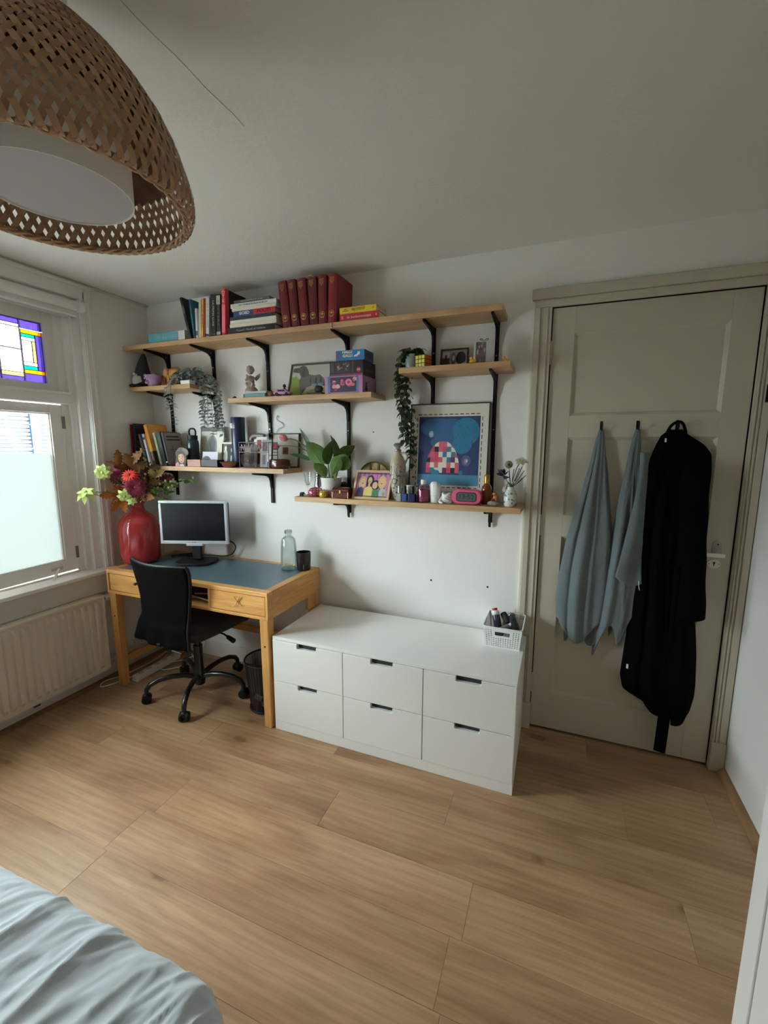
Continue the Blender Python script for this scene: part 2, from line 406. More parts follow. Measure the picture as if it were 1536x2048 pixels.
# handle: backplate, lever, keyhole rose
mb = MB().prism([(3.266 + 0.017 * math.cos(a), 1.05 + 0.017 * math.sin(a)) for a in [k * math.pi / 8 for k in range(9)]] + [(3.249, 1.005), (3.283, 1.005)], 1, -0.004, 0.0)
pl = mb.build('handle_plate', flat((170, 166, 152), 0.35), dr, loc=L0)
mb = MB().lathe([(0.0, 0), (0.003, 0), (0.003, 0.002)], 8).xform(Matrix.Translation((3.268, -0.004, 1.053)) @ Matrix.Rotation(math.pi / 2, 4, 'X'))
mb.build('screw', DARK, pl)
mb = MB().tube([(3.268, 0, 1.014), (3.268, -0.045, 1.014)], 0.008, 10)
mb.box(3.214, 3.284, -0.056, -0.04, 1.005, 1.022)
mb.build('door_handle', WHITE, dr, bevel=0.002, loc=L0)
mb = MB().prism([(3.262 + 0.024 * math.cos(a), 0.965 + 0.0195 * math.sin(a)) for a in [k * math.pi / 12 for k in range(24)]], 1, -0.003, 0.0)
rose = mb.build('keyhole_plate', flat((226, 218, 206), 0.3), dr, loc=L0)
mb = MB().prism([(3.262 + 0.0045 * math.cos(a), 0.970 + 0.0045 * math.sin(a)) for a in [k * math.pi / 6 for k in range(12)]], 1, -0.0036, -0.003).prism([(3.2595, 0.957), (3.2645, 0.957), (3.264, 0.97), (3.260, 0.97)], 1, -0.0036, -0.003)
for sx in (-0.018, 0.018): mb.prism([(3.262 + sx + 0.0022 * math.cos(a), 0.965 + 0.0022 * math.sin(a)) for a in [k * math.pi / 4 for k in range(8)]], 1, -0.0036, -0.003)
mb.build('keyhole', DARK, rose)
# architrave: stepped mouldings left, right and above
tr = struct(thing('trim_4', 'cream painted moulded door frame', 'door frame', (DX0, 0, 0)))
L1 = Wl(tr)
def jamb(xo, xi, z1):          # xo outer, xi inner edge
    mb = MB(); s = 1 if xi > xo else -1; w = abs(xi - xo)
    mb.box(*sorted((xo, xi)), -0.016, 0.0, 0.0, z1)
    mb.box(*sorted((xo, xo + s * w * 0.34)), -0.024, -0.016, 0.0, z1)
    mb.box(*sorted((xi - s * w * 0.32, xi - s * w * 0.2)), -0.021, -0.016, 0.0, z1)
    return mb
jamb(2.462, DX0, DZ).build('door_jamb', DOORP, tr, bevel=0.003, loc=L1)
mb = MB().box(DX1, 3.382, -0.016, 0.0, 0.0, DZ)
for a, w in ((3.331, 0.006), (3.343, 0.007), (3.356, 0.026)): mb.box(a, a + w, -0.023, -0.016, 0.0, DZ)
mb.build('door_jamb', DOORP, tr, bevel=0.002, loc=L1)
mb = MB().box(2.448, RX1 - 0.003, -0.026, 0.0, DZ + 0.035, 2.185).box(2.462, RX1 - 0.003, -0.016, 0, DZ, DZ + 0.035)
mb.build('head_moulding', DOORP, tr, bevel=0.003, loc=L1)
for a, b in ((2.458, 2.541), (3.328, 3.384)):
    box('plinth_block', a, b, -0.03, 0, 0, 0.14, DOORP, tr, bevel=0.003, loc=L1)
box('corner_bead', 2.449, 2.461, -0.008, 0, 0, DZ + 0.03, TRIM, tr, bevel=0.002, loc=L1)

# ---------------------------------------------------------------- window
wn = struct(thing('window_1', 'white painted window with stained glass top lights and frosted panes', 'window', (0, OY1, OZ0)))
WL = Wl(wn)
# casing boards on the wall
mb = MB()
for (ya, yb) in ((OY1, OY1 + 0.05), (OY0 - 0.05, OY0)):
    mb.box(0.0, 0.016, ya, yb, OZ0, 2.335)
mb.box(0.016, 0.026, OY1 + 0.034, OY1 + 0.05, OZ0, 2.335).box(0.016, 0.022, OY1 + 0.006, OY1 + 0.016, OZ0, 2.335)
mb.build('window_casing', WINP, wn, bevel=0.002, loc=WL)
mb = MB().box(0.0, 0.022, OY0 - 0.06, OY1 + 0.06, 2.29, 2.372).box(0.022, 0.03, OY0 - 0.06, OY1 + 0.06, 2.352, 2.372)
mb.build('window_casing', WINP, wn, bevel=0.003, loc=WL)
# box frame: stepped reveals
LIGHTS = [(-1.242 - 0.033, -0.575), (-2.03, -1.35)]
mb = MB()
for k, (w, x1) in enumerate(((0.05, -0.012), (0.085, -0.035), (0.125, -0.055))):
    y = OY1 - (0.0, 0.05, 0.085)[k]; mb.box(-0.12, x1, OY1 - w, y, OZ0, OZ1)
mb.box(-0.115, -0.02, OY0, -2.03, OZ0, OZ1)
mb.box(-0.115, -0.03, -1.35, -1.275, OZ0, OZ1)
mb.box(-0.115, -0.03, OY0, OY1, 2.19, OZ1)
mb.box(-0.12, -0.045, OY0, OY1, OZ0 - 0.01, OZ0 + 0.028)
mb.build('window_frame', WINP, wn, bevel=0.002, loc=WL)
mb = MB().box(-0.115, -0.02, -2.03, -0.541, 1.703, 1.770).box(-0.02, -0.012, -2.03, -0.541, 1.755, 1.770)
mb.build('transom', WINP, wn, bevel=0.003, loc=WL)
mb = MB().box(-0.11, 0.075, OY0 - 0.06, OY1 + 0.055, 0.697, 0.717)
mb.build('window_sill', WINP, wn, bevel=0.004, loc=WL)
mb = MB().box(0.0, 0.055, OY0 - 0.06, OY1 + 0.055, 0.583, 0.697)
mb.build('sill_apron', mat('apron_paint', (206, 202, 196), 0.6, bump=0.15, bscale=50), wn, bevel=0.003, loc=WL)
# stained glass
SGM = dict(p=glass('violet_glass', (78, 68, 122), 0.3), c=glass('clear_old_glass', (150, 152, 152), 0.2), w=glass('white_glass', (160, 158, 152), 0.3),
           y=glass('pale_yellow_glass', (150, 134, 92), 0.3), o=glass('amber_glass', (152, 108, 30), 0.3), g=glass('green_glass', (22, 124, 102), 0.3))
LEAD = mat('lead_came', (92, 90, 112), 0.5, 0.4)
SGx = -0.068
def stained(y0, y1, parent):
    """y1 right edge, y0 left edge; pattern measured on the right half, mirrored about the middle"""
    zb, zt = 1.812, 2.125
    R = y1
    cells = [('p', 0, .100, 2.083, zt), ('o', 0, .100, 2.058, 2.076), ('g', .034, .100, 2.041, 2.056), ('w', .034, .100, 2.024, 2.039),
             ('c', .052, .100, 1.914, 2.022), ('y', .034, .050, 1.914, 2.022), ('w', .034, .100, 1.894, 1.911), ('g', .034, .100, 1.874, 1.891),
             ('o', 0, .100, 1.853, 1.871), ('p', 0, .100, zb, 1.850), ('p', 0, .031, 1.874, 2.056)]
    mid = [('p', .106, .206, 2.101, zt), ('w', .106, .206, 2.085, 2.098), ('c', .106, .206, 1.974, 2.082), ('c', .106, .206, 1.854, 1.970), ('y', .106, .206, 1.833, 1.851), ('p', .106, .206, zb, 1.830),
           ('p', .212, .30, 2.083, zt), ('c', .212, .30, 1.95, 2.08), ('o', .212, .30, 1.93, 1.947), ('c', .212, .30, 1.853, 1.927), ('p', .212, .30, zb, 1.85)]
    half = (y1 - y0) / 2
    allc = []
    for (k, a, b, c, d) in cells + mid:
        if b > half - 0.002: b = half - 0.002
        if a >= b: continue
        allc.append((k, R - b, R - a, c, d)); allc.append((k, y0 + a, y0 + b, c, d))
    for (k, ya, yb, za, zc) in allc:
        MB().box(SGx - 0.0015, SGx + 0.0015, ya, yb, za, zc).build('pane', SGM[k], parent, loc=WL)
    mb = MB()
    for (k, ya, yb, za, zc) in allc:
        e = 0.0024
        for (a, b, c, d) in ((ya - e, ya, za - e, zc + e), (yb, yb + e, za - e, zc + e), (ya, yb, za - e, za), (ya, yb, zc, zc + e)):
            mb.box(SGx - 0.003, SGx + 0.004, a, b, c, d)
    mb.build('lead_came', LEAD, parent, loc=WL)
SASH = mat('top_sash_paint', (222, 218, 212), 0.5)
for li, (ya, yb) in enumerate(LIGHTS):
    mb = MB()
    gy0, gy1 = ya + 0.058, yb - 0.058
    mb.box(-0.095, -0.052, ya, gy0, 1.770, 2.19).box(-0.095, -0.052, gy1, yb, 1.770, 2.19).box(-0.095, -0.052, gy0, gy1, 1.770, 1.810).box(-0.095, -0.052, gy0, gy1, 2.127, 2.19)
    us = mb.build('top_sash', SASH, wn, bevel=0.002, loc=WL)
    us_children_root = wn
    stained(gy0, gy1, wn)
FILM = glass('frosted_film', (132, 137, 135), 0.2, 0.35, diffuse=0.9)
CLEAR = glass('window_glass', (240, 246, 246), 0.12)
for li, (ya, yb) in enumerate(LIGHTS):
    ang = math.radians(3.0) if li == 0 else 0
    hinge = Vector((-0.07, yb - 0.003, 0.0))
    M3 = Matrix.Translation(hinge) @ Matrix.Rotation(ang, 4, 'Z') @ Matrix.Translation(-hinge)
    mb = MB(); a, b = ya + 0.003, yb - 0.003; st = 0.066
    mb.box(-0.09, -0.052, a, a + st, 0.735, 1.697).box(-0.09, -0.052, b - st, b, 0.735, 1.697).box(-0.09, -0.052, a + st, b - st, 0.735, 0.803).box(-0.09, -0.052, a + st, b - st, 1.648, 1.697)
    # glazing bead
    for (p, q, r_, s_) in ((a + st, a + st + .008, .803, 1.648), (b - st - .008, b - st, .803, 1.648), (a + st, b - st, .803, .811), (a + st, b - st, 1.64, 1.648)): mb.box(-0.075, -0.058, p, q, r_, s_)
    mb.xform(M3).build('casement_sash', WINP, wn, bevel=0.002, loc=WL)
    MB().box(-0.074, -0.070, a + st, b - st, 1.427, 1.648).xform(M3).build('pane', CLEAR, wn, loc=WL)
    if li == 0:
        MB().box(-0.074, -0.070, a + st, b - st, 0.803, 1.427).xform(M3).build('pane', FILM, wn, loc=WL, label='frosted film on the lower glass')
    else:
        MB().box(-0.074, -0.070, a + st, b - st, 0.803, 1.427).xform(M3).build('pane', CLEAR, wn, loc=WL)
    for hz in (1.60, 0.84):
        MB().box(-0.056, -0.046, b - 0.004, b + 0.012, hz - 0.035, hz + 0.035).build('hinge', flat((120, 118, 116), 0.4), wn, bevel=0.001, loc=WL)
# casement stay
mb = MB().box(-0.052, -0.044, -0.735, -0.665, 0.757, 0.775)
mb.build('stay_plate', flat((196, 192, 190), 0.3, metal=0.3), wn, bevel=0.001, loc=WL)
mb = MB().tube([(-0.045, -0.69, 0.765), (0.0, -0.735, 0.742), (0.03, -0.765, 0.728)], [0.006, 0.008, 0.006], 8)
mb.build('window_stay', WPLA, wn, smooth=60, loc=WL)

# roller blind rolled up under the window head
rb = thing('roller_blind', 'white roller blind rolled up above the stained glass', 'blind', (0.03, -0.47, 2.245))
mb = MB().tube([(0, -0.02, 0), (0, -1.64, 0)], 0.026, 20); mb.build('fabric_roll', mat('blind_fabric', (226, 224, 218), 0.8, bump=0.1, bscale=300), rb, smooth=50)
mb = MB().box(-0.018, -0.010, -1.64, -0.02, -0.046, 0.0); mb.build('fabric_edge', mat('blind_fabric'), rb)
mb = MB().tube([(-0.014, -0.02, -0.05), (-0.014, -1.64, -0.05)], 0.008, 10); mb.build('bottom_bar', WPLA, rb, smooth=50)
mb = MB().tube([(0, -0.02, 0), (0, 0.012, 0)], 0.031, 20).box(-0.03, 0.0, 0.004, 0.012, -0.02, 0.05); mb.build('end_bracket', WPLA, rb, smooth=40)
pts = []
for k in range(31):
    t = k / 30
    if t < 0.45: z = -0.02 - t / 0.45 * 1.36; pts.append((0.0 + 0.02 * t, 0.004 - 0.045 * t, z))
    elif t < 0.55:
        a = (t - 0.45) / 0.1 * math.pi; pts.append((0.01 + 0.004 * math.sin(a), -0.03 + 0.014 * (math.cos(a) - 1) * -1, -1.38 - 0.03 * math.sin(a)))
    else:
        z = -1.38 + (t - 0.55) / 0.45 * 1.36; pts.append((0.01 * (1 - t), 0.0 + 0.012 * (1 - t) / 0.45 - 0.002, z))
MB().tube(pts, 0.0022, 6).build('pull_cord', WPLA, rb, smooth=60)

# ---------------------------------------------------------------- outside the window
gr = struct(box('garden_ground', -14, -0.3, -10, 6, -0.5, -0.4, mat('paving', (206, 204, 198), 0.9, var=0.1, vscale=2)), 'paving outside the window, made pale to bounce daylight in', 'ground')  # ground tone is raised to throw skylight up onto the ceiling
nh = thing('neighbour_shed', 'pale slatted building with blue frame outside the window', 'building', (-3.6, -0.3, -0.4))
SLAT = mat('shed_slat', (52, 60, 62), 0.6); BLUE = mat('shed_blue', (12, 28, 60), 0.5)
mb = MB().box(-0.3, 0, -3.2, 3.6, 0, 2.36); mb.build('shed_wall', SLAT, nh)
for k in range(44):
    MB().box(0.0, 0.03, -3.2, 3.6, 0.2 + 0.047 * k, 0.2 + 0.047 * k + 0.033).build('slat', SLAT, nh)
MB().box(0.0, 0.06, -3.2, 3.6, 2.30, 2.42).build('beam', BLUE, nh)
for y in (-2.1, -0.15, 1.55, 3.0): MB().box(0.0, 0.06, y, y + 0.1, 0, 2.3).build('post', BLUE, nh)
def leaf_mesh(name, L, w, curl, m, n=6, lobes=0, fold=0.15):
    """A leaf along +x, blade in xy, bending down with curl."""
    mb = MB(); vs = []; fs = []
    for i in range(n + 1):
        t = i / n
        hw = w * math.sin(math.pi * min(1, t * 0.93 + 0.05)) ** 0.75 * (1 - 0.25 * t)
        if i == n: hw = 0.0004
        if lobes: hw *= 0.55 + 0.45 * abs(math.cos(lobes * math.pi * t))
        z = -curl * L * t * t
        vs += [(L * t, -hw, z + fold * hw), (L * t, 0, z), (L * t, hw, z + fold * hw)]
    for i in range(n):
        a = 3 * i; fs += [(a, a + 3, a + 4, a + 1), (a + 1, a + 4, a + 5, a + 2)]
    return mb.add(vs, fs).mesh(name, m, smooth=180)
def orient(d, roll=0.0):
    """Rotation taking +x to direction d with the blade roughly facing up."""
    x = Vector(d).normalized(); up = Vector((0, 0, 1)) if abs(x.z) < 0.95 else Vector((0, 1, 0))
    y = up.cross(x).normalized(); z = x.cross(y)
    Mx = Matrix((x, y, z)).transposed()
    return (Mx @ Matrix.Rotation(roll, 3, 'X')).to_euler()
GLEAF = mat('garden_leaf', (92, 104, 76), 0.6)
gp = thing('garden_plant', 'tall leafy plant stem growing outside the window', 'plant', (-1.2, -0.18, -0.4))
MB().tube([(0, 0, 0), (0.0, 0.05, 1.2), (-0.03, -0.02, 1.9), (-0.02, -0.10, 2.3)], 0.008, 6).build('stem', GLEAF, gp, smooth=60)
lm = leaf_mesh('leaf', 0.16, 0.035, 0.5, GLEAF)
for k in range(16):
    a = k * 2.4; z = 1.35 + 0.06 * k
    place('leaf', lm, gp, loc=(-0.02, 0.03 - 0.12 * max(0, (z - 1.5)) , z), rot=orient((math.cos(a), math.sin(a), 0.5)))

# ---------------------------------------------------------------- radiator
rd = thing('radiator', 'cream ribbed panel radiator under the window sill', 'radiator', (0.03, -0.545, 0.10))
RAD = mat('radiator_enamel', (222, 214, 198), 0.4, bump=0.05, bscale=30)
yR, yL, zb, zt = 0.0, -1.60, 0.0, 0.475
prof = []; n = 40; pitch = (yR - yL - 0.04) / n
mb = MB(); vs = []; fs = []
ys = [];
for k in range(n):
    y = yR - 0.02 - k * pitch
    for t, d in ((0.0, 0.0), (0.30, 0.0), (0.45, 1.0), (0.85, 1.0)): ys.append((y - t * pitch, d))
ys = [(yR, 0)] + ys + [(yL, 0)]
zrows = [(zb, 0.0), (zb + 0.022, 0.0), (zb + 0.05, 1.0), (zt - 0.055, 1.0), (zt - 0.025, 0.0), (zt, 0.0)]
for z, amp in zrows:
    for y, d in ys: vs.append((0.058 + 0.019 * d * amp, y, z))
m_ = len(ys)
for j in range(len(zrows) - 1):
    for i in range(m_ - 1): fs.append((j * m_ + i, j * m_ + i + 1, (j + 1) * m_ + i + 1, (j + 1) * m_ + i))
mb.add(vs, fs); mb.build('front_panel', RAD, rd, smooth=25)
MB().box(0.006, 0.061, yL, yR, zb, zt - 0.01).build('rear_panel', RAD, rd)
mb = MB().box(0.004, 0.078, yL, yR + 0.003, zt - 0.008, zt + 0.006); mb.build('top_cover', RAD, rd, bevel=0.003)
MB().box(0.004, 0.072, yR, yR + 0.004, zb + 0.01, zt).build('side_cover', RAD, rd, bevel=0.001)
mb = MB().tube([(0.035, 0.0, zt - 0.03), (0.035, 0.035, zt - 0.03)], 0.009, 10)
vk = mb.build('valve', CHROME, rd, smooth=50)
mb = MB().tube([(0.035, 0.03, zt - 0.03), (0.035, 0.036, zt - 0.03), (0.035, 0.075, zt - 0.03), (0.035, 0.08, zt - 0.03)], [0.012, 0.019, 0.021, 0.017], 16); mb.build('thermostat_knob', WPLA, rd, smooth=30)
mb = MB().tube([(0.02, -0.01, 0.035), (0.02, 0.20, 0.035), (0.02, 0.51, 0.037)], 0.009, 8).tube([(0.02, 0.05, 0.01), (0.02, 0.51, 0.012)], 0.008, 8)
mb.build('pipe', RAD, rd, smooth=60)
for y in (-0.42, -1.2): MB().box(0.02, 0.06, y, y + 0.03, -0.012, 0.0).build('foot_bracket', flat((70, 66, 62), 0.6), rd)

# white cupboard beside the camera, only its corner in view
cb = thing('white_cupboard', 'white cupboard side at the bottom right corner', 'cupboard', (3.03, -1.28, 0))
box('carcass', 0.002, 0.353, -0.95, 0.0, 0.0, 2.0, WHITE, cb, bevel=0.003)
box('corner_post', -0.014, 0.002, -0.055, 0.0, 0.0, 2.0, WHITE, cb, bevel=0.003)
box('door_front', -0.012, 0.002, -0.50, -0.060, 0.02, 1.98, WHITE, cb, bevel=0.002)
box('door_front', -0.012, 0.002, -0.945, -0.505, 0.02, 1.98, WHITE, cb, bevel=0.002)
# small dark hook on the right door jamb
hk = thing('wall_hook', 'small dark metal hook beside the door at the right edge', 'hook', (3.366, -0.0235, 1.66))
MB().box(-0.006, 0.006, -0.004, 0.0, -0.01, 0.06).build('hook_plate', BLACK, hk, bevel=0.001)
MB().tube([(0, -0.004, 0.0), (-0.004, -0.02, -0.008), (-0.006, -0.034, 0.0), (-0.006, -0.036, 0.012)], 0.003, 8).build('hook_arm', BLACK, hk, smooth=60)

# ================================================================ desk
KX0, KX1, KY0, KY1, KZ = 0.138, 1.292, -0.541, -0.025, 0.744
dk = thing('desk', 'pine writing desk with blue grey top and two drawers', 'desk', (KX0, KY0, 0))
KL = Wl(dk)
DT = mat('desk_linoleum', (84, 106, 116), 0.3, var=0.06, vscale=9, bump=0.03, bscale=200)
fw = 0.045
# pine rim boards around the inlay
box('rim_board', KX0, KX1, KY0, KY0 + fw, KZ - 0.022, KZ, PINE, dk, bevel=0.002, loc=KL)
box('rim_board', KX0, KX1, KY1 - 0.03, KY1, KZ - 0.022, KZ, PINE, dk, bevel=0.002, loc=KL)
for a in (KX0, KX1 - fw): box('rim_board', a, a + fw, KY0 + fw, KY1 - 0.03, KZ - 0.022, KZ, PINEY, dk, bevel=0.0015, loc=KL)
box('desk_top', KX0 + fw, KX1 - fw, KY0 + fw, KY1 - 0.03, KZ - 0.022, KZ - 0.0015, DT, dk, loc=KL)
# carcass
AZ = 0.615
for a in (KX0, KX1 - 0.018): box('side_panel', a, a + 0.018, KY0 + 0.012, KY1, AZ, KZ - 0.022, PINEY, dk, bevel=0.001, loc=KL)
box('back_panel', KX0 + 0.018, KX1 - 0.018, KY1 - 0.018, KY1, AZ, KZ - 0.022, PINE, dk, loc=KL)
box('bottom_board', KX0, KX1, KY0, KY1, AZ - 0.016, AZ, PINE, dk, bevel=0.0015, loc=KL)
for a in (0.545, 0.905): box('divider', a, a + 0.016, KY0 + 0.006, KY1 - 0.018, AZ, KZ - 0.022, PINEV, dk, loc=KL)
for a in (KX0, KX1 - 0.014): box('front_post', a, a + 0.014, KY0, KY0 + 0.014, AZ, KZ - 0.022, PINEV, dk, loc=KL)
for k, (a, b) in enumerate(((KX0 + 0.018, 0.543), (0.923, KX1 - 0.018))):
    d = box('drawer', a + 0.002, b - 0.002, KY0 + 0.004, KY0 + 0.022, AZ + 0.003, KZ - 0.026, PINE, dk, bevel=0.001, loc=KL)
    MB().box(a + 0.006, b - 0.006, KY0 + 0.022, KY1 - 0.03, AZ + 0.004, KZ - 0.04).build('drawer_box', PINE, d)
    cx = 0.385 if k == 0 else 1.105
    if k == 0:
        MB().tube([(cx, KY0 + 0.004, 0.684), (cx, KY0 - 0.012, 0.684), (cx, KY0 - 0.018, 0.684)], [0.007, 0.009, 0.006], 10).build('knob', flat((92, 58, 34), 0.5), d, smooth=50)
    else:
        RIB = flat((206, 170, 116), 0.6)
        mb = MB()
        for s in (-1, 1):
            mb.tube([(cx, KY0 - 0.002, 0.678), (cx + s * 0.012, KY0 - 0.008, 0.698), (cx + s * 0.024, KY0 - 0.008, 0.708), (cx + s * 0.010, KY0 - 0.006, 0.700), (cx, KY0 - 0.002, 0.676)], 0.0022, 6)
            mb.tube([(cx, KY0 - 0.002, 0.678), (cx + s * 0.010, KY0 - 0.006, 0.66), (cx + s * 0.03, KY0 - 0.006, 0.655 + s * 0.006)], 0.002, 6)
        mb.ball((cx, KY0 - 0.003, 0.678), 0.005, 8, 6)
        mb.build('ribbon_bow', RIB, d, smooth=60)
# legs: tapered square posts
for (x, y) in ((KX0 + 0.006, KY0 + 0.004), (KX1 - 0.056, KY0 + 0.004), (KX0 + 0.006, KY1 - 0.052), (KX1 - 0.056, KY1 - 0.052)):
    mb = MB(); w = 0.05
    o = 0.004
    mb.add([(x + o, y + o, 0), (x + w - o, y + o, 0), (x + w - o, y + w - o, 0), (x + o, y + w - o, 0), (x, y, AZ - 0.016), (x + w, y, AZ - 0.016), (x + w, y + w, AZ - 0.016), (x, y + w, AZ - 0.016)],
           [(0, 3, 2, 1), (4, 5, 6, 7), (0, 1, 5, 4), (1, 2, 6, 5), (2, 3, 7, 6), (3, 0, 4, 7)])
    lg = mb.build('leg', PINEV, dk, bevel=0.003, loc=KL)
    if y < -0.3: MB().tube([(x + 0.027, y + 0.003, 0.455), (x + 0.027, y - 0.001, 0.455)], 0.005, 10).build('bolt_hole', DARK, lg)
box('side_brace', KX1 - 0.02, KX1 - 0.004, KY1 - 0.13, KY1 - 0.04, 0.52, AZ - 0.016, PINEV, dk, loc=KL)
box('stretcher', KX0 + 0.05, KX1 - 0.05, KY1 - 0.042, KY1 - 0.022, 0.262, 0.302, PINE, dk, bevel=0.002, loc=KL)
box('stretcher', KX0 + 0.018, KX0 + 0.038, KY0 + 0.05, KY1 - 0.05, 0.135, 0.18, PINEY, dk, bevel=0.002, loc=KL)
# papers in the open compartment
PPR = flat((214, 208, 198), 0.8)
for k, (nm, c, a, r_) in enumerate((('paper_stack', (200, 190, 176), 0.63, 0.12), ('notebook', (72, 62, 66), 0.74, -0.18), ('notebook', (150, 66, 52), 0.70, 0.35))):
    o = thing(nm, ('loose pale papers inside the open desk compartment', 'dark notebook inside the open desk compartment', 'rust red notebook on top inside the desk compartment')[k], 'papers' if k == 0 else 'notebook', (a, -0.36, AZ + 0.0 + 0.013 * k), (0, 0, r_))
    box('cover', 0, 0.15, -0.11, 0.11, 0.0, 0.012, flat(c, 0.7), o, bevel=0.001)
    box('pages', 0.004, 0.152, -0.112, 0.112, 0.002, 0.010, PAGES, o)

# ================================================================ chest of drawers
ds = thing('drawer_chest', 'low white chest of six drawers with cutout grips', 'drawers', (1.3007, -0.5225, 0))
W3, DH, DD = 1.2, 0.514, 0.487
box('top_panel', 0.0, W3, 0.0, DD, DH - 0.016, DH, WHITE, ds, bevel=0.0015)
box('plinth', 0.016, W3 - 0.016, 0.0, DD, 0.0, 0.052, WHITE, ds, bevel=0.001)
box('side_panel', 0.0, 0.016, 0.0, DD, 0.0, DH - 0.017, WHITE, ds, bevel=0.001)
box('side_panel', W3 - 0.016, W3, 0.0, DD, 0.0, DH - 0.017, WHITE, ds, bevel=0.001)
MB().box(0.016, W3 - 0.016, 0.06, DD - 0.01, 0.052, DH - 0.017).build('carcass', flat((58, 64, 64), 0.8), ds)
for c in range(3):
    for r_ in range(2):
        xa, xb = 0.4 * c + 0.002, 0.4 * c + 0.398
        za = 0.054 + 0.2225 * r_; zb_ = za + 0.2185
        mb = MB(); mid = (xa + xb) / 2; g = 0.055
        # front with a grip notch in its top edge
        poly = [(xa, za), (xb, za), (xb, zb_), (mid + g, zb_), (mid + g, zb_ - 0.020), (mid + g - 0.004, zb_ - 0.024), (mid - g + 0.004, zb_ - 0.024), (mid - g, zb_ - 0.020), (mid - g, zb_), (xa, zb_)]
        mb.prism(poly, 1, -0.003, 0.018)
        d = mb.build('drawer_front', WHITE, ds, bevel=0.0012)
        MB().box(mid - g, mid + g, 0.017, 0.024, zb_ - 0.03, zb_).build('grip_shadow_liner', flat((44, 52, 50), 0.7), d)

# storage basket on the chest
bk = thing('storage_basket', 'white perforated plastic basket of toiletries on the drawer chest', 'basket', (2.402, -0.128, DH))
def basket(parent):
    wt, dt_, wb_, db_, h = 0.180, 0.215, 0.160, 0.195, 0.104
    nu, nv = 28, 9
    mb = MB()
    def side(p0, p1, q0, q1, n, handle):
        # wall from bottom edge p0-p1 to top edge q0-q1 with a grid of square holes
        P0, P1, Q0, Q1 = map(Vector, (p0, p1, q0, q1))
        f = lambda s, t: (P0 * (1 - s) + P1 * s) * (1 - t) + (Q0 * (1 - s) + Q1 * s) * t
        rows_ = 9
        for i in range(n):
            for j in range(rows_):
                s0, s1 = 0.04 + 0.92 * i / n, 0.04 + 0.92 * (i + 1) / n
                t0, t1 = 0.06 + 0.84 * j / rows_, 0.06 + 0.84 * (j + 1) / rows_
                cs = (s0 + s1) / 2; ct = (t0 + t1) / 2
                inh = handle and abs(cs - 0.5) < 0.21 and 0.62 < ct < 0.80
                near = handle and abs(cs - 0.5) < 0.27 and 0.52 < ct < 0.88
                if inh: continue
                if near:
                    mb.add([f(s0, t0), f(s1, t0), f(s1, t1), f(s0, t1)], [(0, 1, 2, 3)]); continue
                e = 0.27; a0, a1 = s0 + (s1 - s0) * e, s1 - (s1 - s0) * e; b0, b1 = t0 + (t1 - t0) * e, t1 - (t1 - t0) * e
                mb.add([f(s0, t0), f(s1, t0), f(s1, t1), f(s0, t1), f(a0, b0), f(a1, b0), f(a1, b1), f(a0, b1)], [(0, 1, 5, 4), (1, 2, 6, 5), (2, 3, 7, 6), (3, 0, 4, 7)])
        for (s0, s1, t0, t1) in ((0, 1, 0, 0.06), (0, 1, 0.90, 1), (0, 0.04, 0.06, 0.90), (0.96, 1, 0.06, 0.90)):
            mb.add([f(s0, t0), f(s1, t0), f(s1, t1), f(s0, t1)], [(0, 1, 2, 3)])
    a, b, c, d = wb_ / 2, db_ / 2, wt / 2, dt_ / 2
    side((-a, -b, 0), (a, -b, 0), (-c, -d, h), (c, -d, h), 14, True)
    side((a, b, 0), (-a, b, 0), (c, d, h), (-c, d, h), 14, True)
    side((a, -b, 0), (a, b, 0), (c, -d, h), (c, d, h), 18, False)
    side((-a, b, 0), (-a, -b, 0), (-c, d, h), (-c, -d, h), 18, False)
    mb.add([(-a, -b, 0), (a, -b, 0), (a, b, 0), (-a, b, 0)], [(3, 2, 1, 0)])
    mb.build('basket_body', WPLA, parent, solid=0.002)
    rim = [(-c, -d), (c, -d), (c, d), (-c, d)]
    pts = []
    for (x, y), s in zip(rim, range(4)):
        cx, cy = x * (1 - 0.015 / c), y * (1 - 0.015 / d)
        for q in range(4):
            t = -math.pi + s * math.pi / 2 + q * math.pi / 6
            pts.append((cx + 0.016 * math.cos(t + math.pi * 0), cy + 0.016 * math.sin(t), h))
    pts.append(pts[0])
    MB().tube(pts, 0.0035, 8).build('rim', WPLA, parent, smooth=60)
basket(bk)
bz = DH + 0.003
def can(name, label, cat, p, d, r, segs, group=None):
    """cylinder container lying along d: segs = [(length, radius factor, part name, material)]"""
    o = thing(name, label, cat, (p[0] + 0.004, p[1] + 0.137, p[2] - 0.004)); d = Vector(d).normalized(); t = 0.0
    for L_, rf, pn, m in segs:
        MB().tube([d * t, d * (t + 0.002), d * (t + L_ - 0.002), d * (t + L_)], [r * rf * 0.93, r * rf, r * rf, r * rf * 0.93], 16).build(pn, m, o, smooth=50); t += L_
    return o
can('spray_can', 'spray can with white and red cap leaning in the basket', 'can', (2.375, -0.255, bz + 0.015), (-0.16, 0.2, 0.55), 0.019, [(0.105, 1, 'can_body', flat((74, 74, 92), 0.35, metal=0.4)), (0.022, 1.02, 'cap', WPLA), (0.012, 0.7, 'nozzle', flat((176, 44, 56), 0.4))])
can('spray_bottle', 'grey lilac deodorant bottle lying in the basket', 'bottle', (2.355, -0.33, bz + 0.05), (0.5, 0.35, 0.25), 0.018, [(0.085, 1, 'bottle_body', flat((112, 106, 132), 0.35)), (0.03, 0.8, 'cap', flat((216, 214, 222), 0.3))])
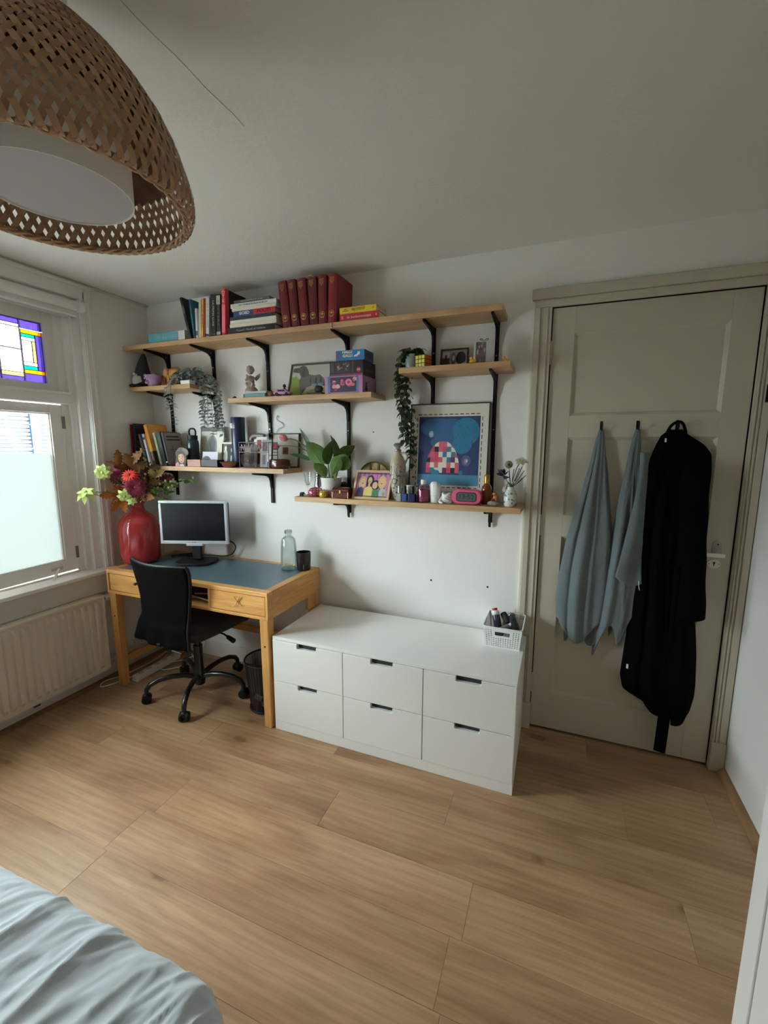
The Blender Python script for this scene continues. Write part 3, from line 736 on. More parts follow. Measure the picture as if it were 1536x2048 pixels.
can('hair_clipper', 'black hair clipper lying in the basket', 'clipper', (2.465, -0.345, bz + 0.06), (-0.25, 0.8, 0.32), 0.021, [(0.09, 1, 'body', BLKP), (0.05, 0.85, 'head', flat((34, 34, 38), 0.4)), (0.014, 0.95, 'blade', STEEL)])
can('hair_brush', 'black hairbrush lying beside the clipper in the basket', 'brush', (2.44, -0.27, bz + 0.055), (-0.45, 0.55, 0.45), 0.011, [(0.05, 0.8, 'handle', BLKP), (0.06, 1.5, 'brush_head', flat((26, 28, 26), 0.7))])
can('cream_tube', 'pale yellow tube at the back of the basket', 'tube', (2.39, -0.205, bz + 0.05), (0.2, 0.35, 0.35), 0.016, [(0.06, 1, 'tube_body', flat((198, 192, 142), 0.4)), (0.016, 0.8, 'cap', WPLA)])
can('rust_bottle', 'small rust coloured bottle under the spray can in the basket', 'bottle', (2.325, -0.33, bz + 0.03), (0.15, 0.8, 0.05), 0.014, [(0.07, 1, 'bottle_body', flat((128, 64, 50), 0.4)), (0.02, 0.7, 'cap', flat((196, 90, 70), 0.4))])

# ================================================================ office chair
ch = thing('office_chair', 'black office chair with mesh back pushed up to the desk', 'chair', (0.672, -0.40, 0), (0, 0, -0.10))
CHF = mat('chair_frame_black', (18, 18, 20), 0.28, coat=0.3)
for k in range(5):
    a = math.radians(-134 + 72 * k) + 0.10
    ca, sa = math.cos(a), math.sin(a)
    pts = [(ca * r, sa * r, z) for r, z in ((0.02, 0.105), (0.08, 0.125), (0.15, 0.132), (0.22, 0.125), (0.265, 0.105), (0.285, 0.08), (0.287, 0.058))]
    arm = MB().tube(pts, [0.016, 0.016, 0.015, 0.0145, 0.0145, 0.0135, 0.012], 10).build('base_arm', CHF, ch, smooth=60)
    cxx, cyy = ca * 0.287, sa * 0.287
    tang = Vector((-sa, ca, 0)); 
    cs = MB()
    for s in (-1, 1):
        c0 = Vector((cxx, cyy, 0.026)) + tang * (s * 0.008); c1 = Vector((cxx, cyy, 0.026)) + tang * (s * 0.026)
        cs.tube([c0, c0 + (c1 - c0) * 0.15, c0 + (c1 - c0) * 0.85, c1], [0.022, 0.026, 0.026, 0.02], 16)
    cs.build('caster', BLKP, ch, smooth=40)
    MB().ball((cxx, cyy, 0.038), (0.022, 0.022, 0.022), 12, 8).build('caster_hood', BLKP, ch, smooth=60)
MB().lathe([(0.028, 0.055), (0.03, 0.07), (0.034, 0.10), (0.034, 0.13), (0.027, 0.14), (0.026, 0.30), (0.018, 0.305), (0.018, 0.40)], 18).build('column', CHF, ch, smooth=40)
MB().box(-0.10, 0.10, -0.14, 0.12, 0.395, 0.425).box(-0.028, 0.028, -0.26, -0.10, 0.40, 0.42).build('seat_mechanism', BLKP, ch, bevel=0.006)
mb = MB().tube([(0.09, 0.02, 0.405), (0.19, 0.03, 0.395), (0.215, 0.032, 0.385)], 0.005, 8).tube([(0.21, 0.031, 0.388), (0.22, 0.032, 0.382), (0.262, 0.036, 0.365), (0.268, 0.037, 0.362)], [0.006, 0.012, 0.015, 0.006], 10)
mb.build('height_lever', BLKP, ch, smooth=50)
# seat: rounded cushion
SEAT = mat('seat_fabric', (40, 34, 33), 0.9, bump=0.3, bscale=400, sheen=0.1)
def seatf(u, v):
    return None
mb = MB(); nu = 28; vs = []; fs = []
rings = [(0.80, 0.425), (0.97, 0.430), (1.0, 0.445), (1.0, 0.465), (0.96, 0.482), (0.80, 0.490), (0.45, 0.486), (0.0, 0.482)]
for (sc_, z) in rings:
    for k in range(nu):
        a = 2 * math.pi * k / nu; e = 0.28
        x = 0.235 * math.copysign(abs(math.cos(a)) ** e, math.cos(a)) * sc_; y = 0.225 * math.copysign(abs(math.sin(a)) ** e, math.sin(a)) * sc_
        vs.append((x * (1 - 0.06 * (y > 0)), y + 0.02, z - (0.02 * max(0, (y - 0.12) / 0.1) if y > 0.12 else 0)))
for j in range(len(rings) - 1):
    for k in range(nu): fs.append((j * nu + k, j * nu + (k + 1) % nu, (j + 1) * nu + (k + 1) % nu, (j + 1) * nu + k))
fs.append(tuple(range(nu - 1, -1, -1)))
mb.add(vs, fs).build('seat', SEAT, ch, smooth=50)
# mesh back: curved sheet, wide at top, waisted, flared at the bottom
BACK = mat('mesh_back', (10, 10, 11), 0.85, bump=0.4, bscale=500, spec=0.05)
def backf(u, v):
    s = u * 2 - 1; z = 0.405 + 0.455 * v
    w = 0.195 + 0.045 * math.cos((v - 1.0) * 3.4) * (1 if v > 0.3 else 1) 
    if v < 0.3: w = 0.185 + 0.028 * ((0.3 - v) / 0.3)
    elif v < 0.55: w = 0.185 + 0.012 * ((v - 0.3) / 0.25)
    else: w = 0.197 + 0.033 * math.sin((v - 0.55) / 0.45 * math.pi * 0.5)
    zz = z + (0.018 * (1 - s * s) - 0.012) * max(0, v - 0.7) / 0.3 * -1.0
    if v > 0.96: w *= 0.97
    y = -0.245 - 0.03 * v + 0.055 * s * s * (0.4 + 0.6 * v) - 0.025 * math.sin(v * math.pi) * -1.0
    if v < 0.25: y += -0.012 + 0.010 * math.sin(s * 9.0) * (0.25 - v) / 0.25
    zz -= 0.018 * abs(s) ** 3 * (v > 0.9)
    return (s * w, y, zz)
MB().grid(backf, 28, 26).build('backrest', BACK, ch, smooth=180, solid=0.008)
mb = MB()
for s in (-1, 1):
    e_ = [backf(0.5 + s * 0.5, v / 10) for v in range(0, 11)]
    mb.tube([(x + s * 0.003, y + 0.006, z) for x, y, z in e_], 0.009, 8)
top = [backf(u / 12, 1.0) for u in range(13)]
mb.tube([(x, y + 0.005, z) for x, y, z in top], 0.009, 8)
mb.build('back_frame', BLKP, ch, smooth=60)
MB().tube([(0, -0.16, 0.41), (0, -0.215, 0.42), (0, -0.222, 0.47), (0, -0.215, 0.60)], [0.016, 0.016, 0.014, 0.010], 10).build('back_support', BLKP, ch, smooth=60)
for s in (-1, 1): box('skirt_clip', s * 0.16 - 0.035, s * 0.16 + 0.035, -0.262, -0.254, 0.400, 0.408, STEEL, ch, bevel=0.001)

# ================================================================ waste bin
wbn = thing('waste_bin', 'dark wire mesh waste bin between desk leg and chair', 'bin', (1.135, -0.36, 0))
MESHB = glass('bin_mesh', (92, 92, 92), 0.1, 0.6, diffuse=0.0)
def mesh_mat():
    m = bpy.data.materials.new('wire_mesh'); m.use_nodes = True; nt = m.node_tree; b = nt.nodes['Principled BSDF']
    b.inputs['Base Color'].default_value = (*lin((34, 35, 37)), 1); b.inputs['Roughness'].default_value = 0.4
    b.inputs['Alpha'].default_value = 0.72
    return m
WM = mesh_mat()
MB().lathe([(0.095, 0.012), (0.101, 0.08), (0.112, 0.20), (0.120, 0.285)], 40, cap=(False, False)).build('mesh_wall', WM, wbn, smooth=60)
mb = MB()
for k in range(40):
    a = 2 * math.pi * k / 40
    mb.tube([(0.0955 * math.cos(a), 0.0955 * math.sin(a), 0.012), (0.1205 * math.cos(a), 0.1205 * math.sin(a), 0.285)], 0.0008, 4, cap=False)
mb.build('wires', BLACK, wbn)
for r_, z, nm in ((0.1205, 0.287, 'rim'), (0.0955, 0.008, 'foot_ring')):
    MB().tube([(r_ * math.cos(a), r_ * math.sin(a), z) for a in [2 * math.pi * k / 40 for k in range(41)]], 0.005 if nm == 'rim' else 0.007, 8).build(nm, BLACK, wbn, smooth=60)
MB().lathe([(0.0, 0.004), (0.093, 0.004), (0.093, 0.008)], 40).build('base', BLACK, wbn)
for k, (nm, lb, c, p, r_) in enumerate((('carton', 'crumpled orange carton inside the waste bin', (196, 96, 58), (1.10, -0.415, 0.05), (0.4, 0.5, 0.3)), ('paper_ball', 'crumpled pale wrapper at the bottom of the waste bin', (196, 202, 212), (1.15, -0.405, 0.034), (0, 0, 0)))):
    o = thing(nm, lb, 'litter', p, r_)
    if k == 0:
        MB().box(-0.022, 0.022, -0.012, 0.012, -0.035, 0.035).build('carton_box', flat(c, 0.6), o, bevel=0.002)
        MB().box(-0.022, 0.022, -0.016, 0.012, 0.035, 0.04).build('flap', flat((226, 210, 190), 0.7), o)
    else:
        mb = MB().ball((0, 0, 0), 0.026, 12, 8); mb.v = [tuple(Vector(v) * (0.8 + 0.4 * noise.noise(Vector(v) * 60))) for v in mb.v]
        mb.build('wrapper', flat(c, 0.5), o)

# cables on the floor under the desk
pts = [(0.105, -0.13, 0.006), (0.16, -0.30, 0.005), (0.125, -0.50, 0.005), (0.085, -0.59, 0.006), (0.05, -0.58, 0.008), (0.045, -0.53, 0.01), (0.075, -0.45, 0.006), (0.09, -0.25, 0.006), (0.06, -0.10, 0.006)]
def smooth_pts(p, n=6):
    P = [Vector(q) for q in p]; out = []
    for i in range(len(P) - 1):
        p0, p1, p2, p3 = P[max(i - 1, 0)], P[i], P[i + 1], P[min(i + 2, len(P) - 1)]
        for k in range(n):
            t = k / n
            out.append(0.5 * ((2 * p1) + (p2 - p0) * t + (2 * p0 - 5 * p1 + 4 * p2 - p3) * t * t + (3 * p1 - p0 - 3 * p2 + p3) * t ** 3))
    return out + [P[-1]]
tag(MB().tube(smooth_pts(pts), 0.0035, 8).build('power_cable', WPLA, smooth=60), 'white power cable looped on the floor beside the desk leg', 'cable')
tag(MB().tube(smooth_pts([(0.30, -0.10, 0.03), (0.36, -0.14, 0.005), (0.33, -0.22, 0.004), (0.25, -0.30, 0.004), (0.2, -0.24, 0.004), (0.27, -0.14, 0.004), (0.33, -0.06, 0.03), (0.34, -0.02, 0.10)]), 0.0035, 8).build('power_cable', WPLA, smooth=60), 'white cable lying under the desk behind the chair', 'cable')
ps = thing('power_strip', 'long white power strip on the floor under the desk', 'power strip', (0.205, -0.30, 0), (0, 0, 0.0))
MB().box(-0.022, 0.022, -0.17, 0.17, 0, 0.038).build('strip_body', WPLA, ps, bevel=0.004)
for k in range(5): MB().lathe([(0.0, 0.0), (0.017, 0.0), (0.017, 0.0008)], 14, (0, -0.125 + 0.062 * k, 0.0378)).build('socket', flat((196, 196, 194), 0.5), ps)

# ================================================================ wall shelves
def shelf(label, x0, x1, zb_, t=0.027, d=0.2):
    o = box('wall_shelf', 0, x1 - x0, -d, -0.004, 0, t, OAK, bevel=0.0015); o.location = (x0, 0, zb_)
    return tag(o, label, 'shelf', 'oak wall shelves')
shelf('longest oak shelf at the top loaded with books', 0.004, 2.338, 2.063)
shelf('short oak shelf in the corner holding gnome and trailing eucalyptus', 0.03, 0.535, 1.810)
shelf('middle oak shelf holding angel, dog drawing and game boxes', 0.812, 1.712, 1.714)
shelf('short oak shelf holding ivy, puzzle cube and ducks', 1.857, 2.382, 1.820)
shelf('lower left oak shelf with books, frames and wire basket', 0.006, 1.176, 1.315)
shelf('lowest right oak shelf with potted plant, poster and alarm clock', 1.245, 2.455, 1.165)
def upright(x, z0, zs_, label):
    o = thing('shelf_upright', label, 'bracket rail', (x, 0, z0), group='black shelf uprights')
    top = 2.063
    box('rail', -0.0095, 0.0095, -0.012, 0, 0, top - z0, BLACK, o, bevel=0.001)
    for z in zs_:
        h = z - z0
        pr = [(-0.012, h), (-0.192, h), (-0.193, h - 0.007), (-0.185, h - 0.011), (-0.075, h - 0.024), (-0.048, h - 0.030), (-0.031, h - 0.043), (-0.024, h - 0.062), (-0.021, h - 0.095), (-0.012, h - 0.105)]
        br = MB().prism(pr, 0, -0.006, 0.006).build('bracket', BLACK, o, bevel=0.001)
        for sy, sz in ((-0.024, h - 0.03),):
            MB().tube([(0.0055, sy - 0.008, sz + 0.006), (0.0072, sy - 0.008, sz + 0.006)], 0.0028, 8).build('rivet', STEEL, br)
    for k in range(3):
        zc = (top - z0) * (0.12 + 0.36 * k)
        MB().tube([(0, -0.012, zc), (0, -0.0135, zc)], 0.0038, 10).build('screw', STEEL, o)
upright(0.172, 1.135, (2.063, 1.810, 1.315), 'black shelf upright nearest the window corner')
upright(0.547, 1.40, (2.063, 1.79), 'black shelf upright behind the trailing eucalyptus')
upright(0.957, 1.118, (2.063, 1.714, 1.315), 'black shelf upright left of the dog drawing')
upright(1.489, 1.088, (2.063, 1.714, 1.165), 'black shelf upright behind the game boxes and potted plant')
upright(1.977, 1.30, (2.063, 1.820), 'black shelf upright above the framed poster')
upright(2.293, 1.085, (2.063, 1.820, 1.165), 'black shelf upright nearest the door')

# ================================================================ bamboo pendant lamp
lp = thing('pendant_lamp', 'woven bamboo pendant lamp with white inner drum shade', 'lamp', (1.589, -1.58, 1.966))
BAM = mat('bamboo', (156, 114, 80), 0.55, var=0.14, vscale=14)
BAM2 = mat('bamboo_light', (180, 140, 102), 0.55, var=0.12, vscale=14)
PROF = [(0.246, 0.022), (0.253, 0.013), (0.262, 0.016), (0.268, 0.036), (0.266, 0.068), (0.255, 0.105), (0.240, 0.150), (0.218, 0.195), (0.188, 0.240), (0.150, 0.285), (0.108, 0.322), (0.066, 0.345), (0.040, 0.352)]
def prof_at(t):
    L_ = [0]
    for a, b in zip(PROF, PROF[1:]): L_.append(L_[-1] + math.hypot(b[0] - a[0], b[1] - a[1]))
    s = t * L_[-1]
    for i in range(len(PROF) - 1):
        if s <= L_[i + 1] or i == len(PROF) - 2:
            k = (s - L_[i]) / (L_[i + 1] - L_[i]); a, b = PROF[i], PROF[i + 1]
            d = Vector((b[0] - a[0], b[1] - a[1])).normalized()
            return a[0] + (b[0] - a[0]) * k, a[1] + (b[1] - a[1]) * k, d
NS, TURN, SEG = 72, 1.15, 84
def strip(sign, width, mt, t1=1.0, rad=0.0, phase=0, t0=0.0):
    vs = []; fs = []
    for i in range(SEG + 1):
        t = t0 + (t1 - t0) * i / SEG
        r, z, d = prof_at(t)
        # advance of the strip: near constant slope against the surface
        ang = sign * (TURN * (t ** 1.25))
        cross = ang * sign / (math.pi / NS)
        off = 0.0013 * math.cos(cross * math.pi / 2 * 2 + phase) * sign + rad
        nx, nz = d.y, -d.x
        rr, zz = r + nx * off, z + nz * off
        da = TURN * 1.25 * max(t, 0.02) ** 0.25 / SEG * t1
        ds = 0.56 / SEG * t1
        tl = math.hypot(rr * da, ds); wa = ds / tl * width / 2; wm = rr * da / tl * width / 2
        wfac = max(0.45, min(1.0, r / 0.17))
        for s in (-1, 1):
            a2 = ang + s * sign * wa * wfac / max(rr, 0.02)
            r2 = rr - s * d.x * wm * wfac; z2 = zz - s * d.y * wm * wfac
            vs.append((r2 * math.cos(a2), r2 * math.sin(a2), z2))
    for i in range(SEG): fs.append((2 * i, 2 * i + 1, 2 * i + 3, 2 * i + 2))
    return MB().add(vs, fs).mesh('bamboo_strip', mt, smooth=180)
for sign, mt in ((1, BAM), (-1, BAM2)):
    me = strip(sign, 0.0118, mt)
    for k in range(NS):
        place('bamboo_strip', me, lp, rot=(0, 0, 2 * math.pi * (k + 0.25 * (sign > 0)) / NS))
# a second, coarser layer inside the dome
BAMI = mat('bamboo_inner', (104, 70, 48), 0.7, var=0.1, vscale=14)
mi = strip(1, 0.024, BAMI, rad=-0.011, t0=0.30)
for k in range(54): place('inner_strip', mi, lp, rot=(0, 0, 2 * math.pi * k / 54))
# braided edge at the opening, top ring
mb = MB()
for ph in (0, math.pi):
    pts = [((0.247 + 0.004 * math.cos(24 * a + ph)) * math.cos(a), (0.247 + 0.004 * math.cos(24 * a + ph)) * math.sin(a), 0.019 + 0.004 * math.sin(24 * a + ph)) for a in [2 * math.pi * k / 288 for k in range(289)]]
    mb.tube(pts, 0.0032, 6)
mb.build('braided_edge', BAM2, lp, smooth=60)
MB().lathe([(0.040, 0.350), (0.040, 0.358), (0.0, 0.358)], 24).build('top_ring', BAM, lp)
DRUM = mat('lamp_fabric', (228, 222, 212), 0.85, bump=0.05, bscale=300)
MB().lathe([(0.142, 0.034), (0.142, 0.24)], 56, cap=(False, True)).build('drum_shade', DRUM, lp, smooth=50, solid=0.002)
MB().lathe([(0.140, 0.037), (0.0, 0.037)], 56, cap=(False, False)).build('diffuser', mat('diffuser_fabric', (176, 166, 164), 0.8), lp, smooth=50)
MB().lathe([(0.004, 0.35), (0.004, 0.405)], 10).build('cord', BLKP, lp)
MB().lathe([(0.045, 0.418), (0.05, 0.40), (0.02, 0.39), (0.0, 0.39)], 24).build('ceiling_cup', WPLA, lp, smooth=40)

# ================================================================ bed
bd = thing('bed', 'bed with rumpled pale blue grey sheet in the lower left corner', 'bed', (0.13, -1.748, 0))
SHEET = mat('bed_sheet', (192, 198, 202), 0.85, bump=0.55, bscale=26, sheen=0.2, stretch=(1.0, 0.35, 1.0))
BL, BW, BZ = 2.04, 1.62, 0.505
def sheet(u, v):
    # u along the bed (0 wall .. 1 foot), v from the near edge towards the front wall; parameters run over the sides too
    ex, ey = 0.16, 0.16
    sx = u * (BL + ex) ; sy = v * (BW + ey) - ey
    r = 0.07
    def fold(s, limit):                      # arc length past the edge -> (position, drop)
        if s <= limit - r: return s, 0.0
        a = (s - (limit - r)) / r
        if a < math.pi / 2: return limit - r + r * math.sin(a), r * (1 - math.cos(a))
        return limit, r + (s - (limit - r) - r * math.pi / 2)
    x, dx = fold(sx, BL); yy, dy = fold(BW - sy - 0.0, BW)
    y = -(BW - yy)
    # rounded corner at the foot
    cx, cy = BL - 0.16, -0.16
    if x > cx and y > cy:
        dd = Vector((x - cx, y - cy)); m_ = max(abs(dd.x), abs(dd.y)); l_ = dd.length
        if l_ > 1e-6: k = m_ / l_; x, y = cx + dd.x * k, cy + dd.y * k
    z = BZ - max(dx, dy)
    p = Vector((x, y, 0))
    flatness = 1.0
    # long creases radiating from the foot corner towards the head, plus fine rumples
    q = Vector((x * 0.42 + y * 0.91, x * 0.91 - y * 0.42, 0))
    wq = noise.noise(Vector((x * 2.2, y * 2.2, 5.0))) * 0.35
    n1 = noise.noise(Vector((q.x * 1.5, q.y * 6.0 + wq * 3, 3.1)))
    n2 = noise.noise(Vector((q.x * 4.5 + n1, q.y * 16.0, 7.7)))
    n3 = noise.noise(Vector((x * 14, y * 14, 1.3)))
    n4 = noise.noise(Vector((q.x * 3.0 - q.y * 6, q.y * 9 + q.x * 2, 9.0)))
    ridge = (1 - abs(n1) * 2.2); ridge = max(0, ridge) ** 3
    ridge2 = max(0, 1 - abs(n2) * 2.4) ** 3
    ridge3 = max(0, 1 - abs(n4) * 3.0) ** 3
    n5 = noise.noise(Vector((q.x * 7 + wq * 6, q.y * 24.0, 2.2))); n6 = noise.noise(Vector((q.x * 8 + q.y * 9, q.y * 34 - q.x * 5, 4.4)))
    r5 = max(0, 1 - abs(n5) * 2.6) ** 3; r6 = max(0, 1 - abs(n6) * 3.2) ** 3
    z += 0.014 * ridge + 0.008 * ridge2 * (0.3 + 0.7 * abs(n4) * 2) + 0.005 * ridge3 + 0.0035 * r5 + 0.0018 * r6 + 0.003 * n3
    y2 = y + 0.004 * n2 * (dy > 0.02)
    return (x, y2, z)
MB().grid(sheet, 420, 330).build('bed_sheet', SHEET, bd, smooth=180)
box('mattress', 0.0, BL - 0.02, -BW + 0.02, -0.03, 0.25, BZ - 0.05, flat((222, 220, 214), 0.8), bd, bevel=0.04)
box('bed_base', 0.0, BL - 0.04, -BW + 0.03, -0.05, 0.10, 0.25, flat((120, 112, 104), 0.8), bd, bevel=0.01)
for x in (0.06, BL - 0.12):
    for y in (-0.12, -BW + 0.1): MB().tube([(x, y, 0), (x, y, 0.10)], 0.025, 12).build('leg', BLKP, bd)

# ================================================================ towels and robe on the door
HOOKX = (2.776, 2.922, 3.072)
for k, x in enumerate(HOOKX):
    o = thing('coat_hook', ('dark hook above the left towel', 'dark hook above the right towel', 'dark hook holding the black robe')[k], 'hook', (x, 0, 1.575), group='hooks on the door')
    MB().box(-0.006, 0.006, -0.003, 0, -0.03, 0.012).build('hook_plate', BLACK, o, bevel=0.001)
    MB().tube([(0, -0.002, -0.02), (0, -0.02, -0.028), (0, -0.034, -0.018), (0, -0.036, 0.006)], 0.0032, 8).build('hook_arm', BLACK, o, smooth=60)
TOWEL = mat('terry_towel', (114, 124, 126), 0.95, bump=0.9, bscale=420, sheen=0.15, var=0.05, vscale=12)
def drape(outline, folds, depth, zapex, seed, hem, nu=120, nv=70):
    """outline: [(z, xl, xr)] top to bottom; folds: pleat count; hem(s)-> length factor at s in [-1,1]."""
    def at(z):
        for (z0, a0, b0), (z1, a1, b1) in zip(outline, outline[1:]):
            if z <= z0 and z >= z1:
                k = (z0 - z) / (z0 - z1); return a0 + (a1 - a0) * k, b0 + (b1 - b0) * k
        return outline[-1][1:]
    zt, zb_ = outline[0][0], outline[-1][0]
    def f(u, v):
        s = u * 2 - 1
        z = zt - (zt - zb_) * v * hem(s)
        a, b = at(max(z, zb_))
        c, h = (a + b) / 2, (b - a) / 2
        x = c + h * s
        bul = math.sqrt(max(0.0, 1 - (s * 0.96) ** 2))
        d = depth * (0.18 + 0.82 * min(1, v * 1.6)) * bul
        amp = min(1.0, v * 2.2)
        ph = folds * math.pi * (s + 0.12 * math.sin(2.3 * s + seed)) + seed
        pl = math.cos(ph) * 0.6 + 0.4 * math.cos(ph * 1.7 + 1.0)
        d += 0.016 * amp * pl * (0.4 + 0.6 * bul)
        d += 0.005 * noise.noise(Vector((s * 4, v * 5, seed)))
        x += 0.008 * amp * math.sin(ph) * (1 - s * s)
        return (x, -max(0.0035, d + 0.006), z)
    return MB().grid(f, nu, nv)
t1 = thing('towel', 'pale blue towel on the hook nearest the door hinges', 'towel', (2.776, -0.038, 1.548), group='towels on the door')
def rel(ol, o): return [(z - o.location.z, a - o.location.x, b - o.location.x) for z, a, b in ol]
ol = [(1.548, 2.770, 2.784), (1.50, 2.757, 2.793), (1.40, 2.742, 2.804), (1.232, 2.706, 2.822), (1.05, 2.664, 2.846), (0.85, 2.637, 2.852), (0.73, 2.630, 2.850), (0.60, 2.640, 2.842), (0.535, 2.66, 2.83)]
drape(rel(ol, t1), 1.9, 0.058, 0, 0.6, lambda s: 0.955 + 0.045 * math.sin(s * 2.6 + 1.9) - 0.10 * max(0, -s - 0.75) * 2 - 0.08 * max(0, s - 0.6)).build('front_fold', TOWEL, t1, smooth=180, solid=0.005, loc=(0, 0.036, 0))
ol = [(1.54, 2.772, 2.782), (1.40, 2.745, 2.81), (1.05, 2.68, 2.86), (0.70, 2.655, 2.86), (0.52, 2.68, 2.855)]
drape(rel(ol, t1), 2.6, 0.02, 0, 2.6, lambda s: 0.97 + 0.04 * math.sin(s * 4.6)).build('back_fold', TOWEL, t1, smooth=180, solid=0.004, loc=(0, 0.037, 0))
t2 = thing('towel', 'pale blue towel in the middle beside the black robe', 'towel', (2.922, -0.038, 1.548), group='towels on the door')
ol = [(1.548, 2.916, 2.930), (1.50, 2.904, 2.936), (1.40, 2.890, 2.946), (1.20, 2.868, 2.965), (1.05, 2.852, 2.980), (0.86, 2.835, 2.99), (0.70, 2.822, 2.992), (0.60, 2.812, 2.985), (0.50, 2.81, 2.975)]
drape(rel(ol, t2), 1.6, 0.062, 0, 2.1, lambda s: 0.90 - 0.10 * s * 0.6 + 0.06 * math.sin(s * 5.0 + 0.6) + 0.05 * max(0, -s - 0.5)).build('front_fold', TOWEL, t2, smooth=180, solid=0.005, loc=(0, 0.036, 0))
ol = [(1.54, 2.918, 2.928), (1.2, 2.88, 2.975), (0.8, 2.86, 3.0), (0.53, 2.88, 2.995)]
drape(rel(ol, t2), 2.3, 0.022, 0, 4.0, lambda s: 0.96 + 0.05 * math.sin(s * 3.2)).build('back_fold', TOWEL, t2, smooth=180, solid=0.004, loc=(0, 0.037, 0))
# overlapping flap with its hem on the right of the second towel
def flap(u, v):
    z = -0.10 - 0.60 * v; xr = 0.035 + 0.028 * v; xl = 0.006 - 0.055 * v ** 2.2
    x = xl + (xr - xl) * u
    return (x + 0.006 * math.sin(v * 5 + 1), -0.072 - 0.012 * v - 0.012 * math.sin(u * 4.0 + v) - 0.005 * math.sin(v * 9 + u * 3), z + 0.05 * v ** 3 * (1 - math.sin(math.pi * (0.15 + 0.7 * u))) - 0.03 * (u - 0.5) * v)
MB().grid(flap, 16, 30).build('side_flap', TOWEL, t2, smooth=180, solid=0.005, loc=(0, 0.036, 0))
MB().tube([(0.045, -0.088, -0.67), (0.048, -0.09, -0.70), (0.052, -0.09, -0.712)], 0.0014, 6).build('loose_thread', WINK, t2, loc=(0, 0.036, 0))

ROBE = mat('robe_black', (7, 7, 9), 0.95, bump=0.35, bscale=350, spec=0.05)
rbx = thing('bath_robe', 'long black bathrobe hanging on the rightmost door hook', 'robe', (3.072, -0.038, 1.56))
olr = [(1.545, 3.045, 3.088), (1.52, 3.015, 3.115), (1.48, 2.998, 3.175), (1.44, 2.985, 3.203), (1.36, 2.968, 3.21), (1.265, 2.95, 3.206), (1.20, 2.945, 3.20), (1.10, 2.952, 3.185), (0.95, 2.955, 3.185), (0.75, 2.955, 3.20), (0.66, 2.950, 3.215), (0.55, 2.945, 3.228), (0.40, 2.937, 3.238), (0.34, 2.95, 3.238), (0.27, 2.99, 3.228), (0.225, 3.03, 3.215)]
def robe_hem(s):
    h = 0.985 + 0.02 * math.sin(s * 3.4 + 0.3)
    h -= 0.10 * max(0, -s - 0.35) ** 1.0
    if 0.18 < s < 0.34: h -= 0.045
    return h
drape(rel(olr, rbx), 2.6, 0.085, 0, 1.3, robe_hem, 140, 90).build('robe_body', ROBE, rbx, smooth=180, solid=0.006, loc=(0, 0.036, 0))
# sleeve hanging on the right, belt, loop, tag
def sleeve(u, v):
    a = u * 2 * math.pi
    cx = 0.060 + 0.043 * v; cz = -0.15 - 0.68 * v
    rx = (0.054 - 0.006 * math.sin(v * 3.1) + 0.0015 * math.sin(v * 23 + a)) * min(1, 0.5 + v * 6); ry = 0.035 * min(1, 0.3 + v * 6)
    return (cx + rx * math.cos(a), -0.085 + ry * math.sin(a), cz + 0.012 * math.cos(a) * v)
MB().grid(sleeve, 28, 40, wrap=True).build('sleeve', ROBE, rbx, smooth=180, solid=0.004, loc=(0, 0.036, 0))
def belt(u, v):
    return (0.022 + 0.046 * u + 0.008 * math.sin(v * 3), -0.098 - 0.006 * math.sin(v * 6 + u * 2) + 0.03 * v, -0.60 - 0.895 * v)
MB().grid(belt, 4, 30).build('belt', ROBE, rbx, smooth=180, solid=0.006, loc=(0, 0.036, 0))
MB().tube(smooth_pts([(-0.045, -0.03, -0.045), (-0.03, -0.035, 0.0), (-0.004, -0.036, 0.018), (0.014, -0.036, 0.008), (0.028, -0.034, -0.03)]), 0.006, 8).build('hanging_loop', ROBE, rbx, smooth=60, loc=(0, 0.036, 0))
MB().box(-0.052, -0.046, -0.062, -0.058, -0.068, -0.052).build('care_label', WINK, rbx, loc=(0, 0.036, 0))
MB().box(-0.118, -0.110, -0.066, -0.060, -1.115, -1.095).build('side_label', WINK, rbx, loc=(0, 0.036, 0))

# ================================================================ things on the desk
vs_ = thing('floor_vase', 'big glossy red ceramic vase on the desk corner', 'vase', (0.172, -0.325, KZ))
RED = mat('red_glaze', (172, 46, 48), 0.14, var=0.16, vscale=7, coat=0.4)
MB().lathe([(0.0, 0.0), (0.092, 0.0), (0.102, 0.006), (0.111, 0.025), (0.115, 0.06), (0.117, 0.12), (0.118, 0.19), (0.116, 0.225), (0.108, 0.255), (0.090, 0.283), (0.066, 0.305), (0.048, 0.320), (0.040, 0.334), (0.038, 0.350), (0.038, 0.362), (0.043, 0.374), (0.045, 0.379), (0.040, 0.380), (0.034, 0.37), (0.032, 0.30)], 56, cap=(True, False)).build('vase_body', RED, vs_, smooth=60)

